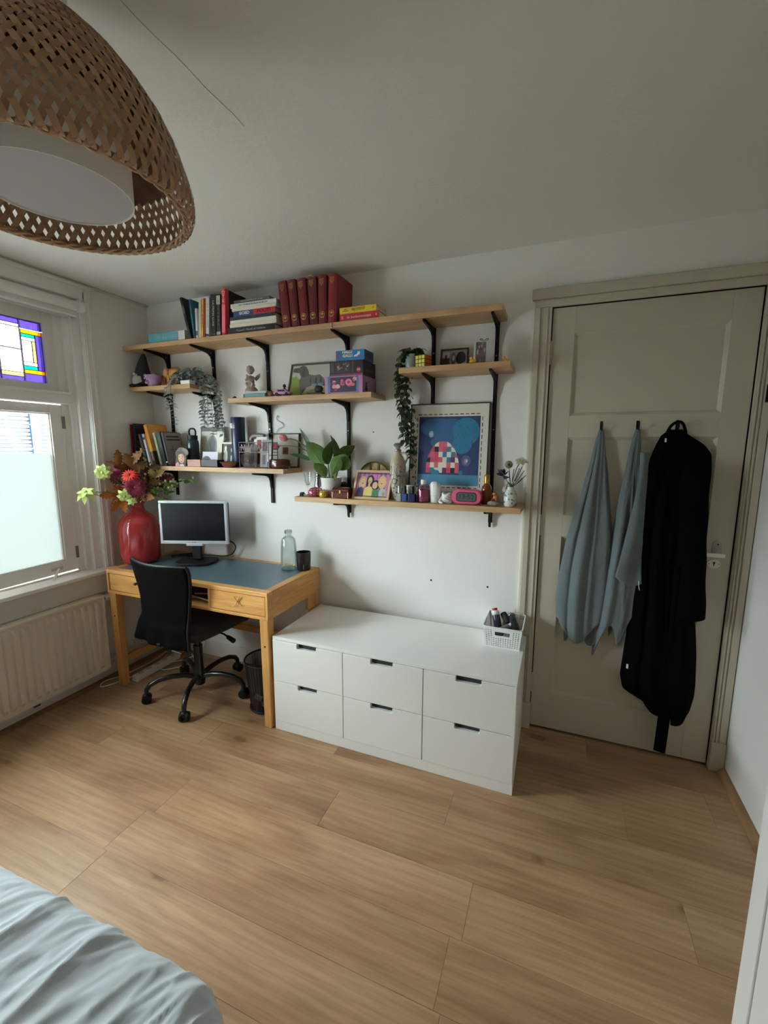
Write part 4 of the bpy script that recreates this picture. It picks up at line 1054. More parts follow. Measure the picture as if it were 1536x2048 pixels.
mn = thing('monitor', 'silver framed flat monitor with dark screen on the desk', 'monitor', (0.525, -0.225, KZ), (0, 0, 0.35))
SILV = mat('silver_plastic', (200, 203, 206), 0.32, 0.35)
mw, mh, mz = 0.425, 0.272, 0.121
mb = MB(); b = 0.017
mb.box(-mw / 2, mw / 2, -0.012, 0.012, mz, mz + b + 0.004).box(-mw / 2, mw / 2, -0.012, 0.012, mz + mh - b, mz + mh).box(-mw / 2, -mw / 2 + b, -0.012, 0.012, mz + b, mz + mh - b).box(mw / 2 - b, mw / 2, -0.012, 0.012, mz + b, mz + mh - b)
mb.build('bezel', SILV, mn, bevel=0.003)
MB().box(-mw / 2 + b, mw / 2 - b, -0.009, 0.008, mz + b, mz + mh - b).build('screen', mat('screen_black', (17, 19, 20), 0.3, spec=0.25), mn)
MB().box(-mw / 2 + 0.004, mw / 2 - 0.004, 0.012, 0.045, mz + 0.01, mz + mh - 0.01).build('rear_shell', BLKP, mn, bevel=0.012)
MB().box(-0.052, 0.052, -0.014, 0.010, mz - 0.012, mz + 0.004).build('button_bar', SILV, mn, bevel=0.003)
text('acer', 0.011, flat((90, 94, 98), 0.4), mn, (0, -0.0125, mz + 0.011), FRONT, width=0.026)
MB().box(-0.028, 0.028, 0.010, 0.034, 0.018, mz + 0.08).build('stand_neck', BLKP, mn, bevel=0.004)
mb = MB().prism([(-0.118, -0.03), (-0.10, -0.075), (-0.05, -0.088), (0.05, -0.088), (0.10, -0.075), (0.118, -0.03), (0.118, 0.06), (0.09, 0.09), (-0.09, 0.09), (-0.118, 0.06)], 2, 0.0, 0.015)
mb.build('stand_foot', BLKP, mn, bevel=0.004)
tag(MB().tube(smooth_pts([(0.60, -0.135, 0.86), (0.66, -0.09, 0.87), (0.69, -0.055, 0.83), (0.655, -0.05, 0.772), (0.58, -0.06, 0.752), (0.48, -0.065, 0.75), (0.33, -0.12, 0.75)]), 0.0035, 8).build('monitor_cable', BLKP, smooth=60), 'black monitor cable looping behind the screen', 'cable')
tag(MB().tube(smooth_pts([(0.40, -0.13, 0.75), (0.35, -0.19, 0.765), (0.30, -0.205, 0.76), (0.27, -0.15, 0.75), (0.33, -0.085, 0.75), (0.40, -0.07, 0.755)]), 0.005, 8).build('cable_bundle', BLKP, smooth=60), 'black cable bundle on the desk beside the vase', 'cable')

GL = glass('pale_green_glass', (249, 253, 252), 0.3)
gb = thing('glass_bottle', 'pale green glass bottle standing on the desk', 'bottle', (1.142, -0.122, KZ))
MB().lathe([(0.044, 0.0), (0.049, 0.006), (0.050, 0.02), (0.048, 0.10), (0.044, 0.165), (0.040, 0.185), (0.026, 0.198), (0.017, 0.206), (0.0165, 0.214), (0.020, 0.217), (0.021, 0.232), (0.018, 0.235)], 36, cap=(True, False)).build('bottle_glass', GL, gb, smooth=50)
MB().lathe([(0.041, 0.0055), (0.046, 0.012), (0.0475, 0.022), (0.0455, 0.10), (0.0415, 0.163), (0.037, 0.182), (0.024, 0.194)], 36, cap=(True, False)).build('inner_wall', GL, gb, smooth=50)
MB().lathe([(0.0, 0.0015), (0.045, 0.0015), (0.046, 0.007), (0.0, 0.009)], 36).build('thick_base', glass('base_green_glass', (206, 226, 220), 0.5), gb, smooth=50)
MB().lathe([(0.022, 0.216), (0.0225, 0.234), (0.019, 0.236)], 24, cap=(False, False)).build('bottle_lip', glass('lip_glass', (220, 226, 226), 0.8), gb, smooth=50)
cd = thing('candle_glass', 'dark candle glass beside the glass bottle', 'candle', (1.232, -0.105, KZ))
CG = mat('candle_dark', (44, 34, 36), 0.25)
MB().lathe([(0.0, 0.0), (0.036, 0.0), (0.0395, 0.004), (0.0425, 0.06), (0.0435, 0.108), (0.0405, 0.108), (0.039, 0.06), (0.0, 0.055)], 36, cap=(True, False)).build('cup', CG, cd, smooth=50)
MB().lathe([(0.0, 0.062), (0.038, 0.062), (0.038, 0.066), (0.0, 0.066)], 24).build('wax', flat((58, 44, 44), 0.6), cd)
mb = MB()
for k in range(5): mb.box(-0.003, 0.003, -0.0, 0.001, 0.012 + 0.006 * k, 0.0155 + 0.006 * k)
mb.xform(Matrix.Rotation(0.55, 4, 'Z') @ Matrix.Translation((0, -0.0425, 0))).build('label_print', flat((150, 130, 124), 0.5), cd, kind='stuff')

# ================================================================ bouquet in the red vase
STEM = flat((96, 112, 58), 0.6); DST = flat((96, 70, 44), 0.7)
VT = Vector((0.172, -0.325, KZ + 0.37))
def stem_obj(parent, head, m=STEM, r=0.0022, bend=0.03):
    h = Vector(head); o = parent.location
    a = VT - o + Vector((0, 0, -0.06)); b = VT - o; e = h - o
    mid = (b + e) / 2 + Vector((0, 0, bend))
    return MB().tube(smooth_pts([a, b, mid, e], 4), r, 6).build('stem', m, parent, smooth=60)
def new_stem(name, label, cat, head, group):
    o = thing(name, label, cat, head, group=group); return o
def daisy(name, label, head, r, n, m, mc, d, layers=1, w=0.25, curl=0.3, group='cut flowers in the red vase'):
    o = thing(name, label, 'flower', head, group=group)
    stem_obj(o, head)
    D = Vector(d).normalized()
    a = D.orthogonal().normalized(); b = D.cross(a)
    for L_ in range(layers):
        rr = r * (1 - 0.24 * L_); me = leaf_mesh('petal', rr, rr * w, curl * (1 - 0.9 * L_ / max(1, layers)), m, n=4, fold=0.25)
        for k in range(n - 2 * L_):
            t = 2 * math.pi * (k + 0.5 * (L_ % 2)) / (n - 2 * L_)
            dd = (a * math.cos(t) + b * math.sin(t)) + D * (0.05 + 0.32 * L_) 
            x = dd.normalized(); z = (D - x * D.dot(x)).normalized(); y = z.cross(x)
            place('petal', me, o, rot=Matrix((x, y, z)).transposed().to_euler(), loc=tuple(D * 0.002 * L_))
    MB().ball(tuple(D * 0.004), r * 0.17, 10, 6).build('flower_centre', mc, o, smooth=60)
    return o
MAG = mat('petal_magenta', (136, 28, 66), 0.6, var=0.2, vscale=60); REDP = mat('petal_red', (206, 44, 30), 0.6, var=0.2, vscale=50); LIME = mat('petal_lime', (206, 220, 132), 0.6, var=0.1, vscale=50)
DKR = mat('petal_darkred', (110, 22, 40), 0.6, var=0.2, vscale=60)
view = Vector((0.78, -0.6, 0.12))
daisy('gerbera_flower', 'bright red orange daisy flower in the middle of the bouquet', (0.209, -0.393, 1.295), 0.055, 16, REDP, flat((150, 40, 24), 0.7), (0.4, -0.75, 0.6), 2, 0.16, 0.8)
daisy('dahlia_flower', 'magenta spiky dahlia at the front of the bouquet', (0.241, -0.385, 1.222), 0.070, 22, MAG, flat((150, 70, 60), 0.7), view, 4, 0.13, 0.35)
daisy('dahlia_flower', 'dark magenta dahlia on the left behind the lime flower', (0.118, -0.42, 1.309), 0.05, 18, MAG, DKR, (0.3, -0.6, 0.6), 3, 0.13, 0.4)
daisy('dahlia_flower', 'dark red dahlia on the right side of the bouquet', (0.232, -0.25, 1.245), 0.042, 16, DKR, MAG, (0.8, -0.4, 0.2), 3, 0.15, 0.4)
daisy('hellebore_flower', 'lime green flower reaching far left towards the window', (0.103, -0.589, 1.205), 0.058, 7, LIME, flat((190, 200, 110), 0.7), (0.3, -0.4, 0.7), 2, 0.36, 0.75)
daisy('hellebore_flower', 'pale lime flower above the magenta dahlia on the left', (0.110, -0.485, 1.313), 0.05, 8, LIME, flat((190, 200, 110), 0.7), (0.6, -0.7, -0.1), 2, 0.4, 0.5)
daisy('hellebore_flower', 'lime flower low at the front over the vase neck', (0.206, -0.43, 1.172), 0.045, 7, LIME, flat((190, 200, 110), 0.7), (0.7, -0.6, -0.2), 2, 0.36, 0.6)
daisy('hellebore_flower', 'small lime flower lowest over the vase rim', (0.235, -0.41, 1.142), 0.03, 6, LIME, flat((190, 200, 110), 0.7), (0.7, -0.6, 0.2), 1, 0.36, 0.6)
def oak(label, head, d, L_, col, group='autumn oak leaves in the red vase'):
    o = thing('oak_leaf_twig', label, 'leaf twig', head, group=group)
    stem_obj(o, head, DST)
    m = mat('oak_leaf_%d_%d_%d' % col, col, 0.65, var=0.22, vscale=30)
    me = MB()
    # lobed outline
    n = 28; up = []; dn = []
    for i in range(n + 1):
        t = i / n; w = L_ * 0.36 * math.sin(math.pi * (t * 0.92 + 0.06)) ** 0.8 * (0.52 + 0.48 * abs(math.sin(4.5 * math.pi * t + 0.4)))
        zc = -0.18 * L_ * t * t
        up.append((L_ * t, w, zc + 0.25 * w)); dn.append((L_ * t, -w, zc + 0.25 * w))
    vs = []; fs = []
    for i in range(n + 1): vs += [dn[i], (L_ * i / n, 0, -0.18 * L_ * (i / n) ** 2), up[i]]
    for i in range(n): a = 3 * i; fs += [(a, a + 3, a + 4, a + 1), (a + 1, a + 4, a + 5, a + 2)]
    mesh_ = me.add(vs, fs).mesh('leaf', m, smooth=180)
    D = Vector(d).normalized()
    for k, (rz, rx) in enumerate(((0, 0.3), (0.8, -0.5), (-0.8, 0.9), (1.5, 0.2), (-1.4, -0.4))):
        dd = Matrix.Rotation(rz, 3, view) @ D
        place('leaf', mesh_, o, rot=orient(dd, rx + 1.0), loc=tuple(-D * 0.022 * k))
    return o
oak('upright brown oak leaves at the top left of the bouquet', (0.106, -0.362, 1.36), (-0.2, -0.1, 1), 0.085, (148, 92, 36))
oak('wide brown oak leaves at the top centre of the bouquet', (0.162, -0.323, 1.36), (0.45, 0.1, 0.7), 0.10, (124, 80, 36))
oak('dull brown oak leaves behind the red flower', (0.19, -0.27, 1.30), (0.6, 0.4, 0.5), 0.085, (92, 66, 38))
oak('orange oak leaves pointing left over the window casing', (0.14, -0.44, 1.175), (-0.35, -0.8, 0.1), 0.085, (182, 110, 48))
oak('orange oak leaves drooping below left beside the vase neck', (0.15, -0.415, 1.135), (-0.15, -0.7, -0.5), 0.085, (192, 118, 40))
oak('olive brown oak leaves at the right under the shelf', (0.262, -0.262, 1.275), (0.5, 0.3, 0.5), 0.075, (128, 106, 46))
oak('chestnut oak leaves low in the centre of the bouquet', (0.215, -0.335, 1.215), (0.5, -0.5, 0.3), 0.08, (110, 70, 34))
oak('rust oak leaves low on the right over the vase shoulder', (0.245, -0.325, 1.165), (0.8, -0.1, -0.1), 0.075, (146, 92, 40))
oak('dark brown oak leaves between dahlias on the left', (0.13, -0.385, 1.24), (-0.2, -0.6, 0.4), 0.075, (104, 62, 34))
oak('dark red leaf beside the shelf upright', (0.27, -0.23, 1.255), (0.6, 0.45, 0.2), 0.085, (96, 30, 26))
def sprig(name, label, head, d, n, leafcol, budcol, spread, group='leafy sprigs in the red vase'):
    o = thing(name, label, 'sprig', head, group=group)
    stem_obj(o, head, STEM, 0.0018, 0.02)
    lm_ = leaf_mesh('leaf', 0.045, 0.016, 0.4, flat(leafcol, 0.6)); bm_ = MB().ball((0, 0, 0), (0.007, 0.007, 0.009), 8, 6).mesh('bud', flat(budcol, 0.5), smooth=60)
    D = Vector(d).normalized()
    rnd = random.Random(label)
    for k in range(n):
        off = D * (-0.10 + 0.15 * k / n) + Vector((rnd.uniform(-1, 1), rnd.uniform(-1, 1), rnd.uniform(-1, 1))) * spread
        dd = D * 0.5 + Vector((rnd.uniform(-1, 1), rnd.uniform(-1, 1), rnd.uniform(-0.6, 0.8)))
        if k % 2 == 0: place('leaf', lm_, o, loc=tuple(off * 0.7), rot=orient(dd, rnd.uniform(-1, 1)))
        else:
            place('bud', bm_, o, loc=tuple(off))
            MB().tube([tuple(off), tuple(D * (-0.10 + 0.15 * k / n))], 0.0011, 5).build('twig', STEM, o)
sprig('berry_sprig', 'twig with cream buds rising at the top right of the bouquet', (0.199, -0.278, 1.44), (0.25, 0.1, 1), 9, (88, 78, 40), (190, 178, 120), 0.025)
sprig('berry_sprig', 'green leafy sprig with pale buds right of the bouquet', (0.333, -0.195, 1.228), (0.7, 0.55, 0.1), 20, (108, 142, 62), (196, 206, 140), 0.035)
sprig('berry_sprig', 'longest green sprig reaching right above the monitor', (0.38, -0.135, 1.25), (0.7, 0.6, 0.3), 8, (104, 136, 66), (182, 190, 130), 0.02)
sprig('leaf_sprig', 'bright green leaves drooping over the monitor corner', (0.278, -0.262, 1.160), (0.6, 0.2, -0.4), 12, (128, 164, 66), (150, 170, 90), 0.03)
sprig('leaf_sprig', 'green leaves low on the right behind the monitor edge', (0.31, -0.215, 1.19), (0.7, 0.4, 0.0), 16, (96, 132, 58), (190, 200, 130), 0.035)
sprig('berry_sprig', 'brown seed heads in the centre of the bouquet', (0.226, -0.31, 1.262), (0.5, 0, 0.6), 14, (94, 84, 44), (168, 130, 84), 0.035)

# ================================================================ books
def book(label, x, y, z, t, h, d, cover, lean=0.0, flat_lie=False, rz=0.0, title=None, tcol=None, tsize=None, bands=(), group=None, pages=True, cover_print=None, spine_col=None):
    """Upright book: spine faces -y at y, thickness t along x. lean > 0 tips the top to the right. flat_lie: lies with its spine facing -y."""
    o = thing('book', label, 'book', (x, y, z), group=group)
    cm = flat(cover, 0.45)
    c = 0.0022
    mb = MB()
    if flat_lie:        # t is height, h runs along x
        mb.box(0, h, 0.0, d, 0, c).box(0, h, 0.0, d, t - c, t).box(0, h, 0.0, c, c, t - c)
        mb.build('cover', cm, o, bevel=0.0008)
        MB().box(0.003, h - 0.003, c, d - 0.003, c, t - c).build('pages', PAGES, o)
        for a, b, col in bands: MB().box(h * a, h * b, -0.0006, 0.004, 0.0002, t - 0.0002).build('spine_band', flat(col, 0.45), o)
        if title: text(title, tsize or t * 0.62, flat(tcol or (235, 232, 224), 0.5), o, (h * 0.5, -0.0008, t * 0.5), FRONT, width=h * 0.62)
        o.rotation_euler = (0, 0, rz)
    else:
        mb.box(0, c, 0.0, d, 0, h).box(t - c, t, 0.0, d, 0, h).box(c, t - c, 0.0, c, 0, h)
        mb.build('cover', cm, o, bevel=0.0008)
        MB().box(c, t - c, c, d - 0.003, 0.003, h - 0.003).build('pages', PAGES, o)
        for a, b, col in bands: MB().box(0.0002, t - 0.0002, -0.0006, 0.004, h * a, h * b).build('spine_band', flat(col, 0.45), o)
        if title: text(title, tsize or t * 0.6, flat(tcol or (235, 232, 224), 0.5), o, (t * 0.5, -0.0008, h * 0.55), (math.pi / 2, math.pi / 2, 0), width=h * 0.6)
        o.rotation_euler = (0, lean, rz)
        if lean > 0: o.location.z = z + t * math.sin(lean)
    return o
T0 = 2.0905; G1 = 'books on the top shelf'
book('thick cyan book lying flat at the left end of the top shelf', 0.216, -0.19, T0, 0.054, 0.295, 0.17, (96, 158, 170), flat_lie=True, bands=((0.83, 1.0, (226, 226, 220)),), title='DE ILLUSIE', tcol=(150, 198, 204), tsize=0.022, group=G1)
book('dark photo magazine leaning left on the top shelf', 0.540, -0.185, T0, 0.016, 0.243, 0.178, (40, 46, 46), lean=-0.24, bands=((0.62, 0.8, (92, 98, 84)), (0.3, 0.5, (20, 24, 24))), group=G1)
book('slim teal book leaning left on the top shelf', 0.572, -0.185, T0, 0.013, 0.222, 0.15, (34, 92, 116), lean=-0.10, title='COLLECTED', tcol=(110, 176, 186), group=G1)
book('short white paperback leaning on the top shelf', 0.592, -0.187, T0, 0.015, 0.165, 0.12, (226, 220, 222), lean=0.02, bands=((0.1, 0.25, (90, 80, 90)),), group=G1)
book('cream paperback between white and yellow books on top shelf', 0.613, -0.187, T0, 0.016, 0.208, 0.13, (214, 206, 190), lean=0.07, group=G1)
book('thin yellow book on the top shelf', 0.632, -0.187, T0, 0.011, 0.212, 0.13, (226, 196, 62), lean=0.085, title='OP ZOEK', tcol=(120, 70, 30), group=G1)
book('thin red book beside the yellow one on the top shelf', 0.646, -0.187, T0, 0.012, 0.213, 0.13, (166, 44, 40), lean=0.085, group=G1)
book('white paperback with grey title left of the black book', 0.664, -0.187, T0, 0.023, 0.213, 0.14, (226, 222, 214), lean=0.08, title='DE AVONDEN', tcol=(150, 150, 150), tsize=0.010, bands=((0.03, 0.08, (60, 60, 62)),), group=G1)
book('thick black book with white title on the top shelf', 0.701, -0.187, T0, 0.038, 0.226, 0.16, (34, 33, 35), lean=0.065, title='LA PRIMA LUCE', tcol=(214, 212, 206), tsize=0.014, bands=((0.05, 0.055, (180, 180, 176)),), group=G1)
book('grey and black paperback left of the red book', 0.745, -0.187, T0, 0.028, 0.222, 0.15, (52, 50, 50), lean=0.05, bands=((0.76, 0.97, (176, 172, 162)), (0.03, 0.10, (176, 174, 168))), title='LETTERS', tcol=(120, 116, 112), group=G1)
o = book('tall red and pink book lettered OTK on the top shelf', 0.786, -0.19, T0, 0.024, 0.246, 0.175, (214, 52, 62), lean=0.055, bands=((0.06, 0.66, (226, 112, 128)),), group=G1)
for k, ch_ in enumerate('OTK'): text(ch_, 0.026, WINK, o, (0.012, -0.0008, 0.225 - 0.022 * k), FRONT)
MB().box(0.024, 0.0246, 0.03, 0.172, 0.01, 0.244).build('cover_print', flat((40, 34, 48), 0.5), o)
# lying stack
G2 = 'books lying in the stack on the top shelf'
stk = [(0.829, 0.312, 0.034, (36, 38, 40), 'lowest black book of the lying stack on the top shelf', "Picasso's World of Children", (196, 192, 180), 0.015, ()),
       (0.842, 0.313, 0.020, (222, 214, 196), 'thick cream book above the black one in the stack', None, None, None, ()),
       (0.846, 0.308, 0.017, (228, 222, 208), 'pale ivory book in the middle of the lying stack', None, None, None, ()),
       (0.845, 0.302, 0.018, (32, 38, 54), 'thin navy book under the blue and red one', None, None, None, ()),
       (0.871, 0.279, 0.028, (44, 72, 122), 'blue and red book lettered GOED FOUT in the stack', None, None, None, ((0.48, 1.0, (186, 44, 44)),)),
       (0.862, 0.294, 0.017, (226, 218, 198), 'thin cream book above the blue and red one', None, None, None, ()),
       (0.853, 0.305, 0.022, (226, 224, 216), 'white book with black title near the top of the stack', 'HET TWEEDE EN BLAUW BEGIN', (40, 40, 42), 0.011, ()),
       (0.877, 0.240, 0.016, (72, 70, 68), 'topmost grey book of the lying stack', 'ARCHITECTUUR', (196, 192, 184), 0.009, ())]
z = T0
for x, w, t, c, lb, ti, tc_, ts, bn in stk:
    o = book(lb, x, -0.188, z, t, w, 0.16, c, flat_lie=True, title=ti, tcol=tc_, tsize=ts, bands=bn, group=G2)
    if 'GOED' in lb:
        text('GOED', 0.021, WINK, o, (0.075, -0.0012, 0.014), FRONT, width=0.07, bold=0.0006); text('FOUT!', 0.021, flat((60, 20, 22), 0.5), o, (0.205, -0.0012, 0.014), FRONT, width=0.085, bold=0.0006)
    z += t + 0.0004
# six red volumes
G3 = 'set of red volumes on the top shelf'
WRD = ['leftmost', 'second', 'third', 'fourth', 'fifth', 'rightmost']
for k, (x, lean, c) in enumerate(((1.196, -0.10, (104, 20, 30)), (1.252, -0.095, (98, 19, 30)), (1.308, -0.085, (110, 19, 30)), (1.362, -0.045, (92, 16, 28)), (1.414, 0.0, (106, 18, 30)), (1.466, 0.04, (130, 18, 36)))):
    o = thing('encyclopedia_volume', WRD[k] + ' of the six tall dark red volumes with gold spine', 'book', (x, -0.19, T0), (0, lean, 0), group=G3)
    w, h, d = 0.049, 0.234, 0.178
    if lean > 0: o.location.z += w * math.sin(lean)
    cm = mat('red_cloth_%d' % k, c, 0.42, bump=0.1, bscale=600)
    MB().box(0, 0.003, 0, d, 0, h).box(w - 0.003, w, 0, d, 0, h).prism([(0.003, 0.0), (0.012, -0.004), (w / 2, -0.0055), (w - 0.012, -0.004), (w - 0.003, 0.0), (w - 0.003, 0.004), (0.003, 0.004)], 2, 0.0, h).build('cover', cm, o, bevel=0.001)
    MB().box(0.003, w - 0.003, 0.004, d - 0.004, 0.004, h - 0.004).build('pages', PAGES, o)
    for q, (tx, ww) in enumerate((('WINKLER', 0.027), ('PRINS', 0.022), ('ENCYCLO', 0.025), ('PEDIE', 0.018), (str(k + 1), 0.006))):
        text(tx, 0.0078, GOLD, o, (w / 2, -0.0062, h - 0.020 - 0.0072 * q), FRONT, width=ww)
    mb = MB()
    ez = 0.045
    mb.tube([(w / 2 + 0.0135 * math.cos(a), -0.0058, ez + 0.0145 * math.sin(a)) for a in [2 * math.pi * i / 20 for i in range(21)]], 0.0014, 5)
    mb.prism([(w / 2 + 0.007 * math.cos(a), ez + 0.003 + 0.006 * math.sin(a)) for a in [2 * math.pi * i / 10 for i in range(10)]], 1, -0.0062, -0.0052).prism([(w / 2 - 0.010, ez - 0.016), (w / 2 + 0.010, ez - 0.016), (w / 2 + 0.007, ez - 0.012), (w / 2 - 0.007, ez - 0.012)], 1, -0.0062, -0.0052)
    mb.build('gold_emblem', GOLD, o)
    if k == 5:
        MB().tube([(0.03, -0.008, 0.002), (0.034, -0.014, -0.004), (0.036, -0.0155, -0.03), (0.038, -0.0155, -0.036)], 0.0022, 5).build('ribbon_marker', flat((170, 30, 40), 0.6), o)
    if k == 3:
        MB().tube([(0.008, 0.0, h - 0.004), (0.008, -0.008, h + 0.003), (0.018, -0.0085, h + 0.004), (0.026, -0.006, h + 0.006), (0.04, -0.008, h - 0.006)], 0.0014, 5).build('bookmark_string', flat((226, 206, 176), 0.7), o)
o = book('red paperback lying right of the red volumes', 1.534, -0.188, T0, 0.036, 0.214, 0.13, (184, 42, 46), flat_lie=True, title='de bonbonmeisjes', tcol=(238, 226, 222), tsize=0.017, group='paperbacks beside the red volumes')
text('B', 0.022, flat((240, 200, 196), 0.5), o, (0.016, -0.001, 0.018), FRONT); text('4', 0.015, WINK, o, (0.200, -0.001, 0.018), FRONT)
o = book('yellow paperback lying on the red paperback', 1.534, -0.188, T0 + 0.0365, 0.030, 0.202, 0.128, (232, 196, 48), flat_lie=True, group='paperbacks beside the red volumes')
text('VRIJ UITZICHT', 0.017, flat((70, 56, 20), 0.5), o, (0.104, -0.001, 0.016), FRONT, width=0.074); text('KEES\nVERHOEF', 0.0075, flat((70, 56, 20), 0.5), o, (0.034, -0.001, 0.016), FRONT); text('5', 0.015, flat((70, 56, 20), 0.5), o, (0.184, -0.001, 0.015), FRONT)

# books leaning on the lower left shelf
TD = 1.3425; G4 = 'books leaning on the lower left shelf'
def dbook(lb, x, t, h, d, c, lean, y=-0.165, **k): return book(lb, x, y, TD, t, h, d, c, lean=lean, group=G4, **k)
dbook('tall dark red book at the window end of lower shelf', 0.016, 0.012, 0.262, 0.15, (112, 26, 26), -0.0, y=-0.208, bands=((0.1, 0.4, (150, 50, 40)),))
o = dbook('tall dark navy book beside the red one', 0.034, 0.020, 0.268, 0.155, (30, 34, 46), -0.015, y=-0.20)
MB().box(0.020, 0.0206, 0.01, 0.15, 0.01, 0.16).build('cover_print', mat('patterned_cover', (120, 62, 70), 0.6, var=0.6, vscale=90), o)
dbook('slate grey paperback among leaning books', 0.106, 0.018, 0.205, 0.14, (86, 94, 104), -0.25, y=-0.185)
dbook('narrow white book left of the orange one', 0.138, 0.016, 0.205, 0.14, (226, 224, 226), -0.235, y=-0.185, bands=((0.82, 0.9, (60, 60, 60)), (0.05, 0.1, (60, 60, 60))))
o = dbook('tall orange book leaning left on lower shelf', 0.172, 0.026, 0.265, 0.155, (214, 146, 48), -0.24, y=-0.185, bands=((0.0, 0.34, (58, 42, 40)),))
text('TONKE', 0.012, WINK, o, (0.013, -0.0012, 0.06), (math.pi / 2, math.pi / 2, 0), width=0.06)
MB().box(0.026, 0.0266, 0.001, 0.154, 0.001, 0.09).build('cover_print', flat((58, 42, 40), 0.5), o)
dbook('pale green book right of the orange one', 0.228, 0.018, 0.213, 0.14, (150, 156, 134), -0.235, y=-0.18)
dbook('dark green book beside the pale green one', 0.254, 0.030, 0.216, 0.14, (44, 54, 48), -0.225, y=-0.18)
o = dbook('book with taupe cover leaning at right of the row', 0.294, 0.016, 0.214, 0.135, (52, 54, 52), -0.205, y=-0.18)
MB().box(0.016, 0.0166, 0.004, 0.130, 0.004, 0.210).build('cover_print', flat((134, 120, 112), 0.6), o)
mb = MB()
for zz, ww in ((0.180, 0.10), (0.160, 0.104)): mb.box(0.0166, 0.0172, 0.018, 0.018 + ww, zz, zz + 0.010)
mb.box(0.0166, 0.0172, 0.03, 0.10, 0.10, 0.103).box(0.0166, 0.0172, 0.05, 0.053, 0.085, 0.13)
mb.build('cover_lettering', INK, o, kind='stuff')

# ================================================================ picture helper
def picture(name, label, cat, x0, x1, z0, h, y, lean, fw, frame_col, prints, t=0.014, bg=(230, 226, 214), mat_border=0.0, group=None, rz=0.0, frame_mat=None):
    """Framed picture standing at z0, bottom front edge at y, top tipped back by lean (radians)."""
    w = x1 - x0
    o = thing(name, label, cat, (x0, y, z0), (-lean, 0, rz), group=group)
    fm = frame_mat or flat(frame_col, 0.4)
    for (a, b, c, d) in ((0, w, 0, fw), (0, w, h - fw, h), (0, fw, fw, h - fw), (w - fw, w, fw, h - fw)):
        MB().box(a, b, 0, t, c, d).build('frame_side', fm, o, bevel=0.0008)
    MB().box(fw, w - fw, t * 0.45, t * 0.9, fw, h - fw).build('backing', flat(bg, 0.7), o)
    if prints:
        mb = MB(); mats = []; key = {}
        for q, (col, poly) in enumerate(prints):
            if col not in key: key[col] = len(mats); mats.append(flat(col, 0.65))
            yy = t * 0.45 - 0.0001 - 0.00001 * q
            iw, ih = w - 2 * fw, h - 2 * fw
            mb.poly([(fw + px * iw, yy, fw + pz * ih) for px, pz in poly], key[col])
        mb.build('print', mats, o, kind='stuff')
    return o
def rect(a, b, c, d): return [(a, c), (b, c), (b, d), (a, d)]
def ell(cx, cz, rx, rz_, n=18, a0=0, a1=2 * math.pi): return [(cx + rx * math.cos(a0 + (a1 - a0) * k / n), cz + rz_ * math.sin(a0 + (a1 - a0) * k / n)) for k in range(n if a1 - a0 > 6.2 else n + 1)]

# ================================================================ small corner shelf
TA = 1.8375
FELT = mat('grey_felt', (58, 58, 64), 0.95, bump=0.4, bscale=300); BEARD = mat('beard_wool', (206, 204, 202), 0.95, bump=0.8, bscale=140)
gn = thing('gnome_doll', 'grey felt gnome with tall hat and white beard', 'doll', (0.068, -0.125, TA))
gn.scale = (1.06, 1.06, 1.0)
MB().lathe([(0.0, 0), (0.048, 0), (0.056, 0.02), (0.05, 0.05), (0.04, 0.075), (0.0, 0.085)], 20).build('body', FELT, gn, smooth=60)
mb = MB().lathe([(0.05, 0.07), (0.046, 0.085), (0.038, 0.12), (0.027, 0.16), (0.016, 0.195), (0.006, 0.212), (0.0, 0.214)], 20)
mb.v = [(x + 0.02 * max(0, (zq - 0.07) / 0.14) ** 2, yq, zq) for x, yq, zq in mb.v]
mb.build('hat', FELT, gn, smooth=60)
mb = MB().ball((-0.004, -0.03, 0.045), (0.042, 0.03, 0.046), 18, 12); mb.v = [(x * (1 - 0.35 * max(0, (zq - 0.04)) / 0.05), yq, zq + 0.004 * math.sin(x * 300)) for x, yq, zq in mb.v]
mb.build('beard', BEARD, gn, smooth=60)
MB().ball((0.0, -0.058, 0.082), 0.009, 10, 8).build('nose', flat((214, 196, 184), 0.7), gn, smooth=60)
mb = MB().ball((-0.045, -0.02, 0.03), (0.016, 0.014, 0.018), 10, 8); mb.build('arm', FELT, gn, smooth=60)
mb = MB().ball((-0.025, -0.045, 0.012), (0.024, 0.03, 0.012), 12, 8); mb.build('foot', flat((40, 40, 44), 0.9), gn, smooth=60)
mb = MB().ball((0.028, -0.045, 0.012), (0.024, 0.03, 0.012), 12, 8); mb.build('foot', flat((40, 40, 44), 0.9), gn, smooth=60)
PUR = mat('lilac_glaze', (168, 132, 168), 0.35, var=0.15, vscale=60)
cp = thing('animal_bowl', 'small lilac bowl shaped like an animal face', 'bowl', (0.196, -0.152, TA))
MB().lathe([(0.0, 0), (0.030, 0), (0.036, 0.008), (0.047, 0.045), (0.050, 0.070), (0.046, 0.071), (0.042, 0.045), (0.0, 0.012)], 28).build('bowl_body', PUR, cp, smooth=50)
for s in (-1, 1): MB().ball((-0.012 + s * 0.018, -0.0445, 0.05), 0.0055, 10, 6).build('eye', flat((232, 226, 230), 0.3), cp, smooth=60)
for s in (-1, 1): MB().ball((-0.012 + s * 0.018, -0.0490, 0.05), 0.0024, 8, 6).build('pupil', INK, cp, smooth=60)
mb = MB().ball((-0.012, -0.043, 0.026), (0.016, 0.012, 0.012), 14, 8); mb.build('snout', PUR, cp, smooth=60)
for s in (-1, 1): MB().ball((-0.012 + s * 0.007, -0.0545, 0.027), 0.0026, 8, 6).build('nostril', INK, cp, smooth=60)
